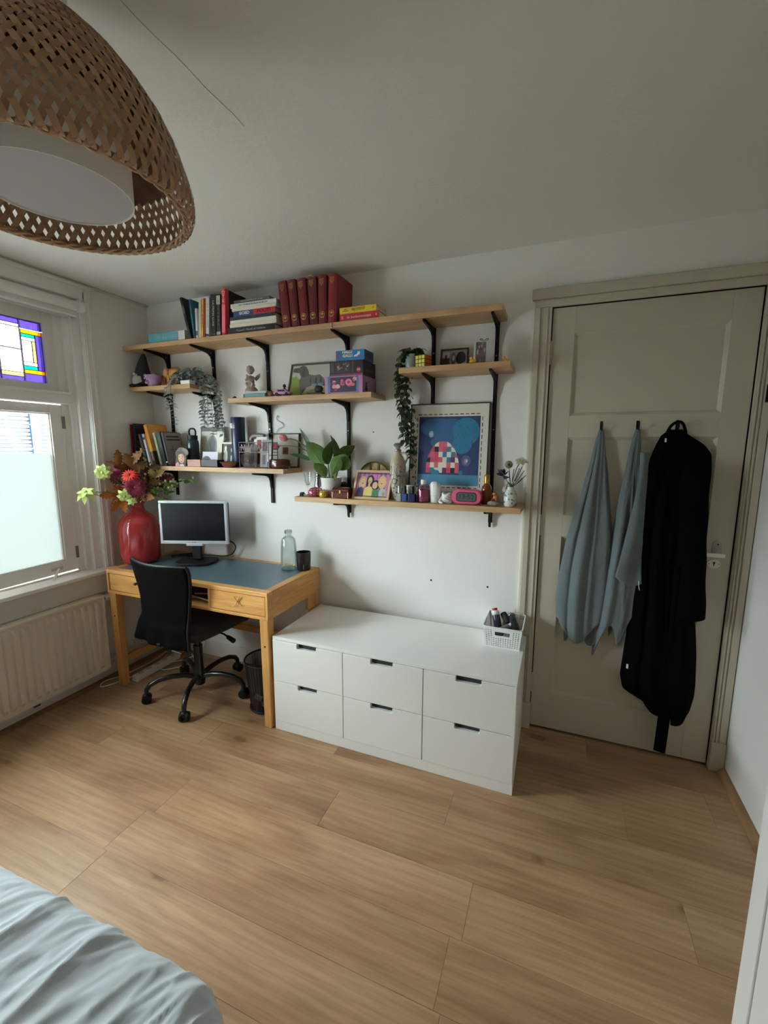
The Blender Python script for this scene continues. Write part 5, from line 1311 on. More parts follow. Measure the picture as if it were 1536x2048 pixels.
for s in (-1, 1): MB().ball((-0.012 + s * 0.036, -0.022, 0.070), (0.012, 0.008, 0.011), 10, 8).build('ear', PUR, cp, smooth=60)
WOODE = mat('carved_wood', (192, 142, 76), 0.5, var=0.12, vscale=14, stretch=(2, 2, 12))
el = thing('elephant_carving', 'carved wooden elephant on the corner shelf', 'figurine', (0.302, -0.10, TA))
mb = MB().ball((0.018, 0.0, 0.080), (0.056, 0.032, 0.042), 20, 12); mb.build('body', WOODE, el, smooth=60)
mb = MB().ball((-0.040, -0.006, 0.086), (0.028, 0.025, 0.032), 16, 10); mb.build('head', WOODE, el, smooth=60)
MB().tube([(-0.056, -0.008, 0.086), (-0.066, -0.008, 0.06), (-0.064, -0.008, 0.03), (-0.058, -0.008, 0.006)], [0.015, 0.012, 0.009, 0.007], 10).build('trunk', WOODE, el, smooth=60)
for s in (-1, 1): MB().ball((-0.030, s * 0.027 - 0.004, 0.085), (0.020, 0.005, 0.026), 12, 8).build('ear', WOODE, el, smooth=60)
for px in (-0.018, 0.050):
    for s in (-1, 1): MB().tube([(px, s * 0.017, 0.07), (px, s * 0.018, 0.03), (px, s * 0.018, 0.0)], [0.016, 0.0125, 0.013], 12).build('leg', WOODE, el, smooth=50)
MB().tube([(0.072, 0, 0.09), (0.08, 0, 0.07), (0.078, 0, 0.05)], 0.003, 6).build('tail', WOODE, el, smooth=60)

def trailing(parent, start, pts_list, leaf, n_per, rnd, m_stem, droop=-0.2, face=None, stem_r=0.0012):
    for pts in pts_list:
        P = smooth_pts(pts, 6)
        MB().tube(P, stem_r, 5).build('stem', m_stem, parent, smooth=60)
        L_ = sum((b - a).length for a, b in zip(P, P[1:])); n = max(3, int(L_ * n_per)); acc = 0.0; k = 0
        for a, b in zip(P, P[1:]):
            seg = (b - a).length
            while k / n * L_ <= acc + seg and k <= n:
                q = a + (b - a) * max(0, min(1, ((k / n * L_) - acc) / max(seg, 1e-6)))
                t = rnd.uniform(0, 6.28)
                for s in (0, math.pi):
                    d = Vector((math.cos(t + s), math.sin(t + s), droop + rnd.uniform(-0.3, 0.3)))
                    if q.y + d.y * 0.03 > -0.004: d.y = -abs(d.y)
                    ob = place('leaf', leaf, parent, loc=tuple(q - parent.location * 0), rot=orient(d, rnd.uniform(-0.6, 0.6)))
                    sc_ = rnd.uniform(0.75, 1.15); ob.scale = (sc_,) * 3
                k += 1
            acc += seg
EUC = mat('eucalyptus_leaf', (164, 174, 168), 0.75, var=0.12, vscale=30); EUS = flat((120, 112, 96), 0.7)
ev = thing('eucalyptus_plant', 'grey green artificial eucalyptus trailing over the corner shelf', 'plant', (0.455, -0.095, TA))
MB().lathe([(0.0, 0), (0.034, 0), (0.042, 0.05), (0.044, 0.055), (0.038, 0.055), (0.0, 0.05)], 20).build('pot', flat((40, 44, 44), 0.6), ev, smooth=40)
lf = leaf_mesh('leaf', 0.028, 0.011, 0.3, EUC, n=4)
R = random.Random(3); strands = []
for k in range(26):     # bushy top
    a = R.uniform(0, 6.28); r = R.uniform(0.05, 0.11)
    e = Vector((math.cos(a) * r * 1.15, math.sin(a) * r * 0.7 - 0.015, R.uniform(0.01, 0.095)))
    if e.y > 0.075: e.y = 0.075
    strands.append([(0, 0, 0.05), tuple(e * 0.5 + Vector((0, 0, 0.055))), tuple(e)])
trailing(ev, None, strands, lf, 95, R, EUS)
hang = []
hang.append([(0, -0.02, 0.06), (-0.05, -0.09, 0.04), (-0.058, -0.118, -0.02), (-0.052, -0.118, -0.12), (-0.046, -0.115, -0.235)])
hang.append([(-0.02, -0.02, 0.06), (-0.07, -0.08, 0.04), (-0.09, -0.116, -0.02), (-0.095, -0.112, -0.09), (-0.10, -0.11, -0.135)])
for k in range(9):
    x = 0.06 + 0.15 * (k + R.random()) / 9; yb = R.uniform(-0.06, 0.05); ln = R.uniform(0.16, 0.30)
    hang.append([(0.02, 0.0, 0.06), (x * 0.7, yb, 0.06), (x, yb, -0.01), (x + R.uniform(-0.01, 0.02), yb, -ln * 0.5), (x + R.uniform(-0.02, 0.02), yb, -ln)])
hang.append([(0.03, 0.0, 0.06), (0.11, 0.03, 0.04), (0.145, 0.05, -0.06), (0.17, 0.06, -0.2), (0.185, 0.068, -0.335)])
trailing(ev, None, hang, lf, 50, R, EUS)
o = thing('white_box', 'flat white box at the end of the corner shelf', 'box', (0.458, -0.196, TA)); box('box_lid', 0, 0.072, 0, 0.045, 0.008, 0.021, WPLA, o, bevel=0.001); box('box_base', 0.001, 0.071, 0.001, 0.044, 0.0, 0.008, WPLA, o)

# ================================================================ middle shelf
TB = 1.7415
STONE = mat('stone_resin', (164, 152, 140), 0.8, var=0.12, vscale=40, bump=0.3, bscale=120)
an = thing('angel_figurine', 'stone coloured praying angel kneeling on a ball', 'figurine', (0.885, -0.075, TB))
an.scale = (1.12, 1.1, 1.12)
MB().ball((0, 0, 0.036), 0.036, 20, 14).build('ball_base', STONE, an, smooth=60)
mb = MB().ball((0, -0.004, 0.092), (0.021, 0.017, 0.034), 16, 10); mb.build('torso', STONE, an, smooth=60)
for s in (-1, 1):
    MB().tube([(s * 0.010, 0.004, 0.074), (s * 0.013, -0.020, 0.080), (s * 0.010, -0.018, 0.066), (s * 0.009, 0.006, 0.063)], [0.010, 0.0105, 0.009, 0.007], 10).build('leg', STONE, an, smooth=60)
    MB().tube([(s * 0.018, -0.004, 0.115), (s * 0.019, -0.018, 0.100), (s * 0.006, -0.028, 0.104), (s * 0.002, -0.029, 0.122)], [0.007, 0.0065, 0.005, 0.004], 8).build('arm', STONE, an, smooth=60)
    mb = MB().add([(s * 0.008, 0.014, 0.108), (s * 0.024, 0.016, 0.126), (s * 0.046, 0.018, 0.138), (s * 0.044, 0.018, 0.122), (s * 0.034, 0.017, 0.108), (s * 0.020, 0.015, 0.098)], [(0, 1, 2, 3, 4, 5)])
    mb.build('wing', STONE, an, solid=0.006, bevel=0.002)
MB().ball((0, -0.006, 0.150), (0.019, 0.019, 0.021), 16, 12).build('head', STONE, an, smooth=60)
mb = MB()
for k in range(26):
    a = k * 2.4; t = k / 26
    if math.sin(a) > -0.35 or t > 0.62: mb.ball((0.0175 * math.cos(a) * math.sqrt(max(0.05, 1 - (t * 1.0) ** 2)), -0.006 + 0.0175 * math.sin(a) * math.sqrt(max(0.05, 1 - t ** 2)), 0.148 + 0.023 * t), 0.006, 7, 5)
mb.build('curls', STONE, an, smooth=60)
tb2 = 'thin books lying on the middle shelf'
book('lower teal pocket book lying before the angel', 0.904, -0.175, TB, 0.022, 0.150, 0.10, (86, 138, 134), flat_lie=True, bands=((0.0, 0.06, (40, 60, 60)),), group=tb2)
book('upper grey pocket book lying before the angel', 0.912, -0.172, TB + 0.0225, 0.014, 0.148, 0.098, (178, 178, 170), flat_lie=True, group=tb2)
o = thing('black_bead', 'tiny black beetle figure at the left end of middle shelf', 'figurine', (0.838, -0.17, TB)); MB().ball((0, 0, 0.006), (0.010, 0.008, 0.007), 10, 7).build('body', INK, o, smooth=60); MB().ball((-0.010, 0, 0.005), 0.005, 8, 6).build('head', INK, o, smooth=60)
BRZ = mat('dark_bronze', (62, 46, 40), 0.4, 0.3)
o = thing('sitting_figure', 'small dark sitting figure beside the dog drawing', 'figurine', (1.146, -0.120, TB))
MB().lathe([(0.0, 0), (0.014, 0), (0.014, 0.006), (0.008, 0.010), (0.010, 0.022), (0.012, 0.036), (0.006, 0.05), (0.0, 0.052)], 12).build('body', BRZ, o, smooth=50); MB().ball((0.0, 0, 0.062), (0.009, 0.009, 0.011), 10, 8).build('head', BRZ, o, smooth=60)
MB().tube([(-0.009, -0.004, 0.044), (-0.014, -0.012, 0.03), (-0.006, -0.014, 0.022)], 0.0035, 6).build('arm', BRZ, o, smooth=60); MB().tube([(0.009, -0.004, 0.044), (0.014, -0.012, 0.03), (0.006, -0.014, 0.022)], 0.0035, 6).build('arm', BRZ, o, smooth=60)
tc = thing('toy_car', 'small pink toy car on the middle shelf', 'toy car', (1.168, -0.170, TB), (0, 0, 0.15))
PNK = flat((206, 152, 190), 0.35)
MB().prism([(-0.048, 0.010), (0.048, 0.010), (0.050, 0.020), (0.034, 0.023), (0.022, 0.036), (-0.026, 0.036), (-0.040, 0.024), (-0.050, 0.022)], 1, -0.018, 0.018).build('body', PNK, tc, bevel=0.002)
MB().prism([(-0.022, 0.024), (0.024, 0.024), (0.018, 0.033), (-0.022, 0.033)], 1, -0.0186, 0.0186).build('side_windows', INK, tc)
for x in (-0.028, 0.030):
    for s in (-1, 1): MB().tube([(x, s * 0.014, 0.010), (x, s * 0.020, 0.010)], 0.010, 16).build('wheel', INK, tc, smooth=40)
o = thing('wood_bead', 'round brown wooden bead between books and toy car', 'bead', (1.082, -0.155, TB)); MB().ball((0, 0, 0.017), (0.021, 0.018, 0.017), 14, 10).build('bead', flat((106, 76, 62), 0.5), o, smooth=60); MB().tube([(0, 0, 0.033), (0, 0, 0.038)], 0.003, 8).build('stalk', flat((70, 48, 40), 0.5), o)
# dog drawing
G_ = (120, 120, 114); D_ = (84, 84, 80); GR = (150, 168, 84)
dog = [((206, 204, 192), rect(0, 1, 0, 1)),
       (GR, [(0.02, 0.0), (0.02, 0.62), (0.12, 0.66), (0.28, 0.50), (0.30, 0.0)]), (GR, [(0.36, 0.0), (0.36, 0.12), (0.62, 0.22), (0.98, 0.30), (0.98, 0.0)]),
       (G_, [(0.30, 0.0), (0.26, 0.30), (0.22, 0.48), (0.26, 0.66), (0.42, 0.72), (0.60, 0.66), (0.74, 0.68), (0.86, 0.55), (0.96, 0.30), (0.90, 0.28), (0.80, 0.40), (0.60, 0.34), (0.44, 0.28), (0.36, 0.10)]),
       ((104, 98, 90), [(0.02, 0.80), (0.04, 0.92), (0.18, 0.94), (0.26, 1.0), (0.36, 0.96), (0.44, 0.80), (0.46, 0.66), (0.34, 0.60), (0.24, 0.66), (0.20, 0.76)]),
       (D_, [(0.02, 0.80), (0.04, 0.92), (0.12, 0.93), (0.14, 0.79)]), (D_, [(0.28, 0.94), (0.34, 0.94), (0.36, 0.70), (0.30, 0.62), (0.26, 0.78)]),
       (D_, ell(0.66, 0.5, 0.03, 0.1)), (D_, ell(0.78, 0.52, 0.025, 0.09)), (D_, ell(0.52, 0.5, 0.02, 0.08)), (D_, [(0.30, 0.02), (0.33, 0.02), (0.40, 0.25), (0.37, 0.26)])]
picture('framed_drawing', 'framed drawing of a grey dog on green cushion', 'picture', 1.132, 1.402, TB, 0.205, -0.082, 0.30, 0.009, (96, 90, 78), dog)
# dark piece with teal bow in front of the drawing
o = thing('pine_cone_ornament', 'dark ornament with teal bow beside the puzzle boxes', 'ornament', (1.365, -0.150, TB))
MB().box(-0.048, 0.048, -0.018, 0.018, 0, 0.014).build('base', BRZ, o, bevel=0.003)
MB().ball((0.018, 0, 0.032), (0.026, 0.016, 0.020), 14, 10).build('cone', flat((52, 44, 44), 0.7), o, smooth=60)
for s in (-1, 1): MB().ball((0.018 + s * 0.020, -0.006, 0.056), (0.020, 0.007, 0.010), 12, 8).build('bow_loop', flat((104, 140, 146), 0.6), o, smooth=60)
# boxes: puzzle, puzzle, game
def gbox(name, label, x, y, z, w, d, h, base, prints_front, side_col, lid=0.0, lidcol=None):
    o = thing(name, label, 'box', (x, y, z), group='stacked game boxes')
    if lid:
        MB().box(0.002, w - 0.002, 0.002, d - 0.002, 0, h - lid).build('box_tray', flat(base, 0.45), o, bevel=0.001)
        MB().box(0, w, 0, d, h - lid, h).build('box_lid', flat(lidcol or base, 0.45), o, bevel=0.001)
    else: MB().box(0, w, 0, d, 0, h).build('box_body', flat(base, 0.45), o, bevel=0.001)
    mb = MB(); mats = []; key = {}
    for q, (col, poly, side) in enumerate(prints_front):
        if col not in key: key[col] = len(mats); mats.append(flat(col, 0.45))
        e = 0.0003 + 0.00001 * q
        if side: mb.poly([(w + e, d * a, h * b) for a, b in poly], key[col])
        else: mb.poly([(w * a, -e, h * b) for a, b in poly], key[col])
    mb.build('box_print', mats, o, kind='stuff')
    return o
rr = random.Random(11)
fl_ = [((52, 46, 66), rect(0.13, 0.86, 0.06, 0.94), 0), ((92, 112, 158), rect(0.08, 0.15, 0, 1), 0), ((92, 112, 158), rect(0.84, 0.90, 0, 1), 0)]
for k in range(16):
    c = [(196, 84, 120), (206, 110, 96), (150, 70, 120), (224, 150, 170), (96, 120, 96), (176, 60, 76)][k % 6]
    fl_.append((c, ell(rr.uniform(0.2, 0.8), rr.uniform(0.2, 0.8), rr.uniform(0.025, 0.06), rr.uniform(0.07, 0.14), 10), 0))
fl_ += [((226, 120, 160), ell(0.64, 0.62, 0.09, 0.20, 12), 0), ((150, 50, 90), ell(0.64, 0.62, 0.04, 0.09, 10), 0), ((236, 176, 190), ell(0.35, 0.4, 0.06, 0.13, 12), 0)]
fl_ += [((30, 26, 34), [(0.18, 0.12), (0.34, 0.12), (0.34, 0.36), (0.30, 0.52), (0.32, 0.66), (0.27, 0.60), (0.22, 0.66), (0.22, 0.46), (0.18, 0.30)], 1), ((60, 40, 60), rect(0.95, 0.98, 0, 1), 1)]
gbox('puzzle_box', 'lilac puzzle box with flower print at the bottom of the stack', 1.446, -0.194, TB, 0.216, 0.175, 0.085, (186, 132, 178), fl_, (186, 132, 178))
f2 = [((32, 28, 34), rect(0, 1, 0, 1), 0), ((128, 52, 88), rect(0.0, 1.0, 0.0, 0.12), 0), ((70, 72, 80), rect(0.04, 0.12, 0.25, 0.9), 0), ((58, 46, 56), rect(0.17, 0.62, 0.2, 0.92), 0), ((80, 60, 70), rect(0.67, 0.72, 0.15, 0.95), 0), ((184, 40, 70), ell(0.87, 0.36, 0.06, 0.17, 14), 0)]
for k in range(14): f2.append(([(150, 130, 110), (120, 70, 80), (96, 110, 120), (190, 170, 130), (150, 80, 60)][k % 5], ell(rr.uniform(0.22, 0.58), rr.uniform(0.28, 0.84), rr.uniform(0.02, 0.05), rr.uniform(0.04, 0.10), 9), 0))
f2 += [((46, 42, 48), rect(0.05, 0.95, 0.2, 0.85), 1), ((110, 96, 96), rect(0.2, 0.8, 0.35, 0.4), 1)]
o = gbox('puzzle_box', 'black puzzle box in the middle of the stack', 1.476, -0.192, TB + 0.0855, 0.188, 0.160, 0.074, (38, 34, 40), f2, (38, 34, 40))
text('1000', 0.010, WINK, o, (0.1635, -0.0012, 0.027), FRONT)
f3 = [((34, 112, 168), rect(0, 1, 0, 1), 0), ((150, 60, 70), rect(0.02, 0.11, 0.25, 0.8), 0), ((232, 234, 236), [(0.62, 0.34), (0.76, 0.32), (0.84, 0.52), (0.86, 0.78), (0.78, 0.80), (0.74, 0.56), (0.66, 0.48)], 0), ((196, 60, 60), [(0.74, 0.34), (0.82, 0.30), (0.86, 0.44), (0.80, 0.50)], 0), ((40, 84, 124), rect(0, 1, 0, 1), 1), ((24, 56, 84), rect(0.1, 0.9, 0.2, 0.8), 1)]
o = gbox('game_box', 'blue card game box on top of the stack', 1.511, -0.190, TB + 0.160, 0.160, 0.115, 0.050, (40, 110, 160), f3, (40, 84, 124), lid=0.049, lidcol=(38, 108, 160))
text('HALLI\nGALLI', 0.0175, flat((240, 232, 196), 0.5), o, (0.066, -0.0012, 0.0315), FRONT, width=0.056, bold=0.0007)

# ================================================================ right short shelf
TC = 1.8475
PGL = mat('grey_glaze', (150, 164, 164), 0.25)
IVY = mat('ivy_leaf', (68, 84, 58), 0.45, var=0.15, vscale=40); IVS = flat((58, 60, 40), 0.7)
iv = thing('trailing_ivy', 'dark green ivy hanging from a grey pot at the shelf end', 'plant', (1.893, -0.105, TC))
MB().lathe([(0.0, 0), (0.030, 0), (0.033, 0.01), (0.036, 0.06), (0.035, 0.074), (0.031, 0.074), (0.0, 0.06)], 24).build('pot', PGL, iv, smooth=40)
lfi = leaf_mesh('leaf', 0.032, 0.014, 0.35, IVY, n=4)
R = random.Random(5); st_ = []
for k in range(16):
    a = R.uniform(0, 6.28); r = R.uniform(0.03, 0.06)
    st_.append([(0, 0, 0.07), (math.cos(a) * r * 0.6, math.sin(a) * r * 0.6, 0.10), (math.cos(a) * r, math.sin(a) * r, R.uniform(0.06, 0.10))])
trailing(iv, None, st_, lfi, 70, R, IVS, droop=-0.3)
st_ = []
for k in range(9):
    x = -0.045 + R.uniform(-0.032, 0.03); yb = R.uniform(-0.04, 0.06); ln = R.uniform(0.18, 0.34) if k > 3 else R.uniform(0.34, 0.42)
    st_.append([(0, 0, 0.07), (x * 0.6, yb * 0.7, 0.085), (x - 0.01, yb, 0.03), (x - 0.012, yb - 0.005, -0.08), (x + R.uniform(-0.01, 0.015), yb, -ln * 0.6), (x + R.uniform(-0.005, 0.03), yb, -ln)])
st_.append([(0, 0, 0.07), (-0.03, 0.02, 0.085), (-0.048, 0.045, 0.0), (-0.035, 0.055, -0.25), (-0.018, 0.06, -0.40), (-0.006, 0.06, -0.475)])
st_.append([(0, 0, 0.07), (-0.03, 0.03, 0.085), (-0.05, 0.05, 0.0), (-0.04, 0.06, -0.25), (-0.022, 0.07, -0.42), (0.004, 0.072, -0.56)])
trailing(iv, None, st_, lfi, 30, R, IVS, droop=-0.5)
cu = thing('puzzle_cube', 'twisty puzzle cube with yellow front and red side', 'cube', (1.966, -0.150, TC), (0, 0, -0.32))
cs_ = 0.056
MB().box(-cs_ / 2, cs_ / 2, -cs_ / 2, cs_ / 2, 0, cs_).build('cube_body', INK, cu, bevel=0.002)
pit = cs_ / 3
for i in range(3):
    for j in range(3):
        a = (i - 1) * pit; zz = (j + 0.5) * pit; e = pit * 0.41
        MB().box(a - e, a + e, -cs_ / 2 - 0.0006, -cs_ / 2 + 0.001, zz - e, zz + e).build('sticker', flat((214, 208, 66), 0.35), cu)
        MB().box(-cs_ / 2 - 0.0006, -cs_ / 2 + 0.001, a - e, a + e, zz - e, zz + e).build('sticker', flat((206, 58, 40), 0.35), cu)
        MB().box(cs_ / 2 - 0.001, cs_ / 2 + 0.0006, a - e, a + e, zz - e, zz + e).build('sticker', flat((214, 110, 40), 0.35), cu)
        MB().box(a - e, a + e, (j - 1) * pit - e, (j - 1) * pit + e, cs_ - 0.001, cs_ + 0.0006).build('sticker', flat((50, 120, 66), 0.35), cu)
ph = [((150, 140, 134), rect(0, 1, 0, 1)), ((70, 62, 62), rect(0.0, 0.32, 0.0, 0.55)), ((196, 190, 184), rect(0.03, 0.3, 0.62, 0.9)), ((96, 86, 84), ell(0.46, 0.5, 0.10, 0.36)), ((190, 172, 164), ell(0.47, 0.55, 0.05, 0.16)), ((36, 32, 34), ell(0.76, 0.5, 0.2, 0.4)), ((206, 200, 196), [(0.52, 0.0), (0.62, 0.3), (0.68, 0.0)]), ((50, 44, 44), rect(0.12, 0.2, 0.0, 0.75)), ((176, 166, 160), rect(0.82, 1.0, 0.0, 0.25))]
picture('framed_photo', 'small dark framed sepia photograph on the right short shelf', 'picture', 2.030, 2.168, TC, 0.100, -0.085, 0.20, 0.007, (54, 48, 46), ph)
pb = thing('photo_block', 'upright white block with photograph and bow on top', 'photo block', (2.206, -0.130, TC), (0, 0, 0.20))
MB().box(0, 0.082, 0, 0.028, 0, 0.110).build('block', mat('block_white', (206, 212, 214), 0.4), pb, bevel=0.0015)
mb = MB(); cols = [(120, 104, 104), (60, 50, 54), (178, 168, 166), (92, 70, 70), (200, 190, 188)]
mb.poly([(0.008, -0.0004, 0.008), (0.054, -0.0004, 0.008), (0.054, -0.0004, 0.104), (0.008, -0.0004, 0.104)], 0)
for k in range(12):
    cx, cz, rx_, rz_ = rr.uniform(0.014, 0.048), rr.uniform(0.016, 0.096), rr.uniform(0.003, 0.009), rr.uniform(0.005, 0.014)
    mb.poly([(cx + rx_ * a, -0.0005 - 0.00005 * k, cz + rz_ * b) for a, b in ell(0, 0, 0.55, 1, 9)], 1 + k % 4)
mb.build('photo_print', [flat(c, 0.4) for c in cols], pb, kind='stuff')
for s in (-1, 1): MB().tube(smooth_pts([(0.045, 0.012, 0.110), (0.045 + s * 0.010, 0.01, 0.120), (0.045 + s * 0.020, 0.008, 0.118), (0.045 + s * 0.006, 0.01, 0.111)]), 0.0014, 5).build('ribbon_loop', INK, pb, smooth=60)
YEL = mat('duck_yellow', (226, 178, 48), 0.35)
for k, (x, y, r_, lb) in enumerate(((2.209, -0.178, 0.3, 'tiny yellow rubber duck before the white photo block'), (2.352, -0.145, -0.4, 'tiny yellow rubber duck at the door end of the shelf'))):
    o = thing('rubber_duck', lb, 'duck', (x, y, TC), (0, 0, r_), group='yellow rubber ducks')
    MB().ball((0, 0, 0.009), (0.015, 0.011, 0.010), 14, 9).build('body', YEL, o, smooth=60); MB().ball((-0.007, 0, 0.023), 0.008, 12, 8).build('head', YEL, o, smooth=60)
    MB().ball((-0.0155, 0, 0.0225), (0.004, 0.004, 0.0018), 8, 6).build('beak', flat((214, 110, 40), 0.4), o, smooth=60); MB().ball((0.014, 0, 0.014), (0.005, 0.005, 0.004), 8, 6).build('tail', YEL, o, smooth=60)

# ================================================================ lower left shelf
TEAL = mat('bottle_teal', (30, 48, 52), 0.35)
o = thing('water_bottle', 'dark teal drinking bottle with loop lid on lower shelf', 'bottle', (0.425, -0.095, TD))
MB().lathe([(0.0, 0), (0.034, 0), (0.037, 0.004), (0.037, 0.14), (0.034, 0.158), (0.028, 0.166), (0.0, 0.166)], 28).build('bottle_body', TEAL, o, smooth=40)
MB().lathe([(0.029, 0.166), (0.030, 0.17), (0.030, 0.192), (0.0, 0.194)], 24).build('lid', BLKP, o, smooth=40)
MB().tube(smooth_pts([(-0.024, 0, 0.19), (-0.027, 0, 0.215), (-0.018, 0, 0.232), (0.0, 0, 0.235), (0.018, 0, 0.232), (0.027, 0, 0.215), (0.024, 0, 0.19)]), 0.0055, 8).build('carry_loop', BLKP, o, smooth=60)
# cut-out portrait photo: flat print on card, propped by a foot
co = thing('photo_cutout', 'cut out portrait photo of a person with dark hair', 'photo', (0.398, -0.160, TD), (0.06, 0, 0))
co.scale = (1.3, 1, 1.06)
def flatcut(parent, name, polys, t=0.002):
    for q, (col, poly) in enumerate(polys):
        MB().prism(poly, 1, -0.0003 * q - t, -0.0003 * q if q else 0.0).build(name if q == 0 else 'print', flat(col, 0.5), parent)
hair = [(-0.045, 0.0), (-0.043, 0.03), (-0.036, 0.055), (-0.040, 0.075), (-0.028, 0.095), (-0.010, 0.110), (0.014, 0.110), (0.034, 0.102), (0.046, 0.084), (0.042, 0.068), (0.028, 0.062), (0.026, 0.035), (0.018, 0.0)]
flatcut(co, 'card', [((84, 72, 64), hair), ((112, 98, 88), ell(0.024, 0.088, 0.018, 0.014, 14)), ((196, 148, 126), ell(-0.004, 0.047, 0.020, 0.030, 20)), ((214, 170, 146), ell(-0.009, 0.048, 0.012, 0.024, 16)), ((72, 62, 56), [(-0.027, 0.056), (-0.026, 0.082), (-0.006, 0.092), (0.020, 0.086), (0.022, 0.058), (0.008, 0.074), (-0.014, 0.070)]), ((70, 50, 46), ell(-0.014, 0.056, 0.0045, 0.002, 8)), ((70, 50, 46), ell(0.006, 0.057, 0.0045, 0.002, 8)), ((170, 92, 86), ell(-0.005, 0.030, 0.007, 0.002, 10)), ((182, 132, 112), [(-0.004, 0.052), (-0.002, 0.052), (-0.001, 0.042), (-0.006, 0.042)]), ((214, 156, 168), [(-0.045, 0.0), (-0.043, 0.014), (-0.026, 0.026), (-0.018, 0.0)]), ((206, 202, 190), [(-0.018, 0.0), (-0.014, 0.012), (0.008, 0.012), (0.012, 0.0)])])
MB().box(-0.01, 0.01, 0.0, 0.03, 0.0, 0.002).build('prop_foot', PPR, co)
o = thing('silver_figure', 'little dark figure with silver ball head before the books', 'figurine', (0.288, -0.178, TD)); MB().lathe([(0.0, 0), (0.017, 0), (0.018, 0.004), (0.014, 0.013), (0.0, 0.015)], 16).build('base', INK, o, smooth=40); MB().ball((0, 0, 0.023), 0.0095, 14, 10).build('ball_head', CHROME, o, smooth=60)
o = thing('wooden_box', 'low reddish wooden box on the lower left shelf', 'box', (0.464, -0.188, TD))
WB = mat('pinkish_wood', (172, 122, 100), 0.5, var=0.1, vscale=20, stretch=(2, 12, 12)); box('box_body', 0, 0.104, 0, 0.06, 0, 0.030, WB, o, bevel=0.001); box('box_lid', -0.001, 0.105, -0.001, 0.061, 0.0305, 0.043, WB, o, bevel=0.001)
o = thing('black_tray_box', 'small open black box beside the wooden box', 'box', (0.574, -0.188, TD))
mb = MB().box(0, 0.124, 0, 0.003, 0, 0.043).box(0, 0.124, 0.057, 0.06, 0, 0.043).box(0, 0.003, 0.003, 0.057, 0, 0.043).box(0.121, 0.124, 0.003, 0.057, 0, 0.043).box(0, 0.124, 0, 0.06, 0, 0.003)
mb.build('box_walls', flat((34, 22, 24), 0.5), o); box('divider', 0.06, 0.063, 0.003, 0.057, 0.003, 0.036, flat((34, 22, 24), 0.5), o)
girl = [((232, 230, 216), rect(0, 1, 0, 0.9)), ((134, 136, 136), rect(0, 1, 0.9, 1)), ((150, 152, 150), ell(0.5, 0.50, 0.22, 0.30)), ((128, 130, 130), [(0.26, 0.25), (0.22, 0.05), (0.42, 0.02), (0.44, 0.3)]), ((128, 130, 130), [(0.56, 0.3), (0.58, 0.02), (0.78, 0.05), (0.74, 0.28)]), ((112, 114, 114), [(0.36, 0.6), (0.5, 0.82), (0.66, 0.6), (0.6, 0.34), (0.42, 0.34)]), ((176, 176, 170), rect(0.46, 0.54, 0.02, 0.34))]
picture('framed_drawing', 'pale framed drawing of long grey hair seen from behind', 'picture', 0.430, 0.622, TD, 0.250, -0.055, 0.12, 0.004, (200, 198, 188), girl, t=0.010)
card = [((214, 212, 222), rect(0, 1, 0, 1)), ((96, 92, 92), ell(0.26, 0.36, 0.30, 0.36)), ((196, 44, 58), [(0.30, 0.0), (0.36, 0.34), (0.56, 0.44), (0.80, 0.26), (0.92, 0.0)])]
picture('postcard', 'small card with grey and red shapes behind the black box', 'card', 0.510, 0.634, TD, 0.092, -0.118, 0.15, 0.002, (214, 212, 222), card, t=0.003)
wed = [((110, 108, 100), rect(0, 1, 0, 1)), ((44, 44, 42), rect(0.3, 1, 0.05, 0.95)), ((206, 204, 196), ell(0.22, 0.4, 0.16, 0.36)), ((226, 224, 216), ell(0.22, 0.8, 0.08, 0.1)), ((172, 166, 156), ell(0.66, 0.72, 0.07, 0.1)), ((150, 146, 138), ell(0.86, 0.68, 0.07, 0.1)), ((190, 188, 180), rect(0.6, 0.7, 0.1, 0.45))]
picture('framed_photo', 'cream framed black and white wedding style photo', 'picture', 0.628, 0.758, TD, 0.152, -0.090, 0.14, 0.011, (206, 196, 166), wed)
NAV = mat('navy_leather', (28, 40, 72), 0.35)
o = thing('navy_tube', 'tall dark blue cylinder standing behind the wire basket', 'tube', (0.767, -0.070, TD), (0, 0, 0))
MB().lathe([(0.0, 0), (0.040, 0), (0.041, 0.003), (0.041, 0.230), (0.0405, 0.232)], 28).build('tube_body', NAV, o, smooth=40); MB().lathe([(0.0412, 0.232), (0.0416, 0.235), (0.0416, 0.297), (0.040, 0.300), (0.0, 0.300)], 28).build('tube_cap', NAV, o, smooth=40)
mb = MB()
for zc, ww, hh in ((0.258, 0.012, 0.004), (0.242, 0.010, 0.010)): mb.prism([(-0.018 + ww * math.cos(a), zc + hh * math.sin(a)) for a in [2 * math.pi * k / 12 for k in range(12)]], 1, -0.0395, -0.037)
mb.build('white_emblem', WINK, o, kind='stuff')
BRW = mat('brown_wood_glaze', (98, 58, 42), 0.25, var=0.2, vscale=20)
o = thing('wooden_dish', 'brown boat shaped wooden dish on the lower left shelf', 'dish', (0.762, -0.162, TD))
MB().lathe([(0.0, 0), (0.5, 0.0), (0.72, 0.10), (1.0, 0.30), (0.96, 0.31), (0.6, 0.14), (0.0, 0.10)], 28, sx=1, sy=0.42).xform(Matrix.Scale(0.066, 4) @ Matrix.Scale(1.6, 4, (0, 0, 1))).build('dish_body', BRW, o, smooth=50)
MB().ball((-0.062, 0, 0.030), (0.010, 0.008, 0.006), 10, 6).build('handle_knob', BRW, o, smooth=60)
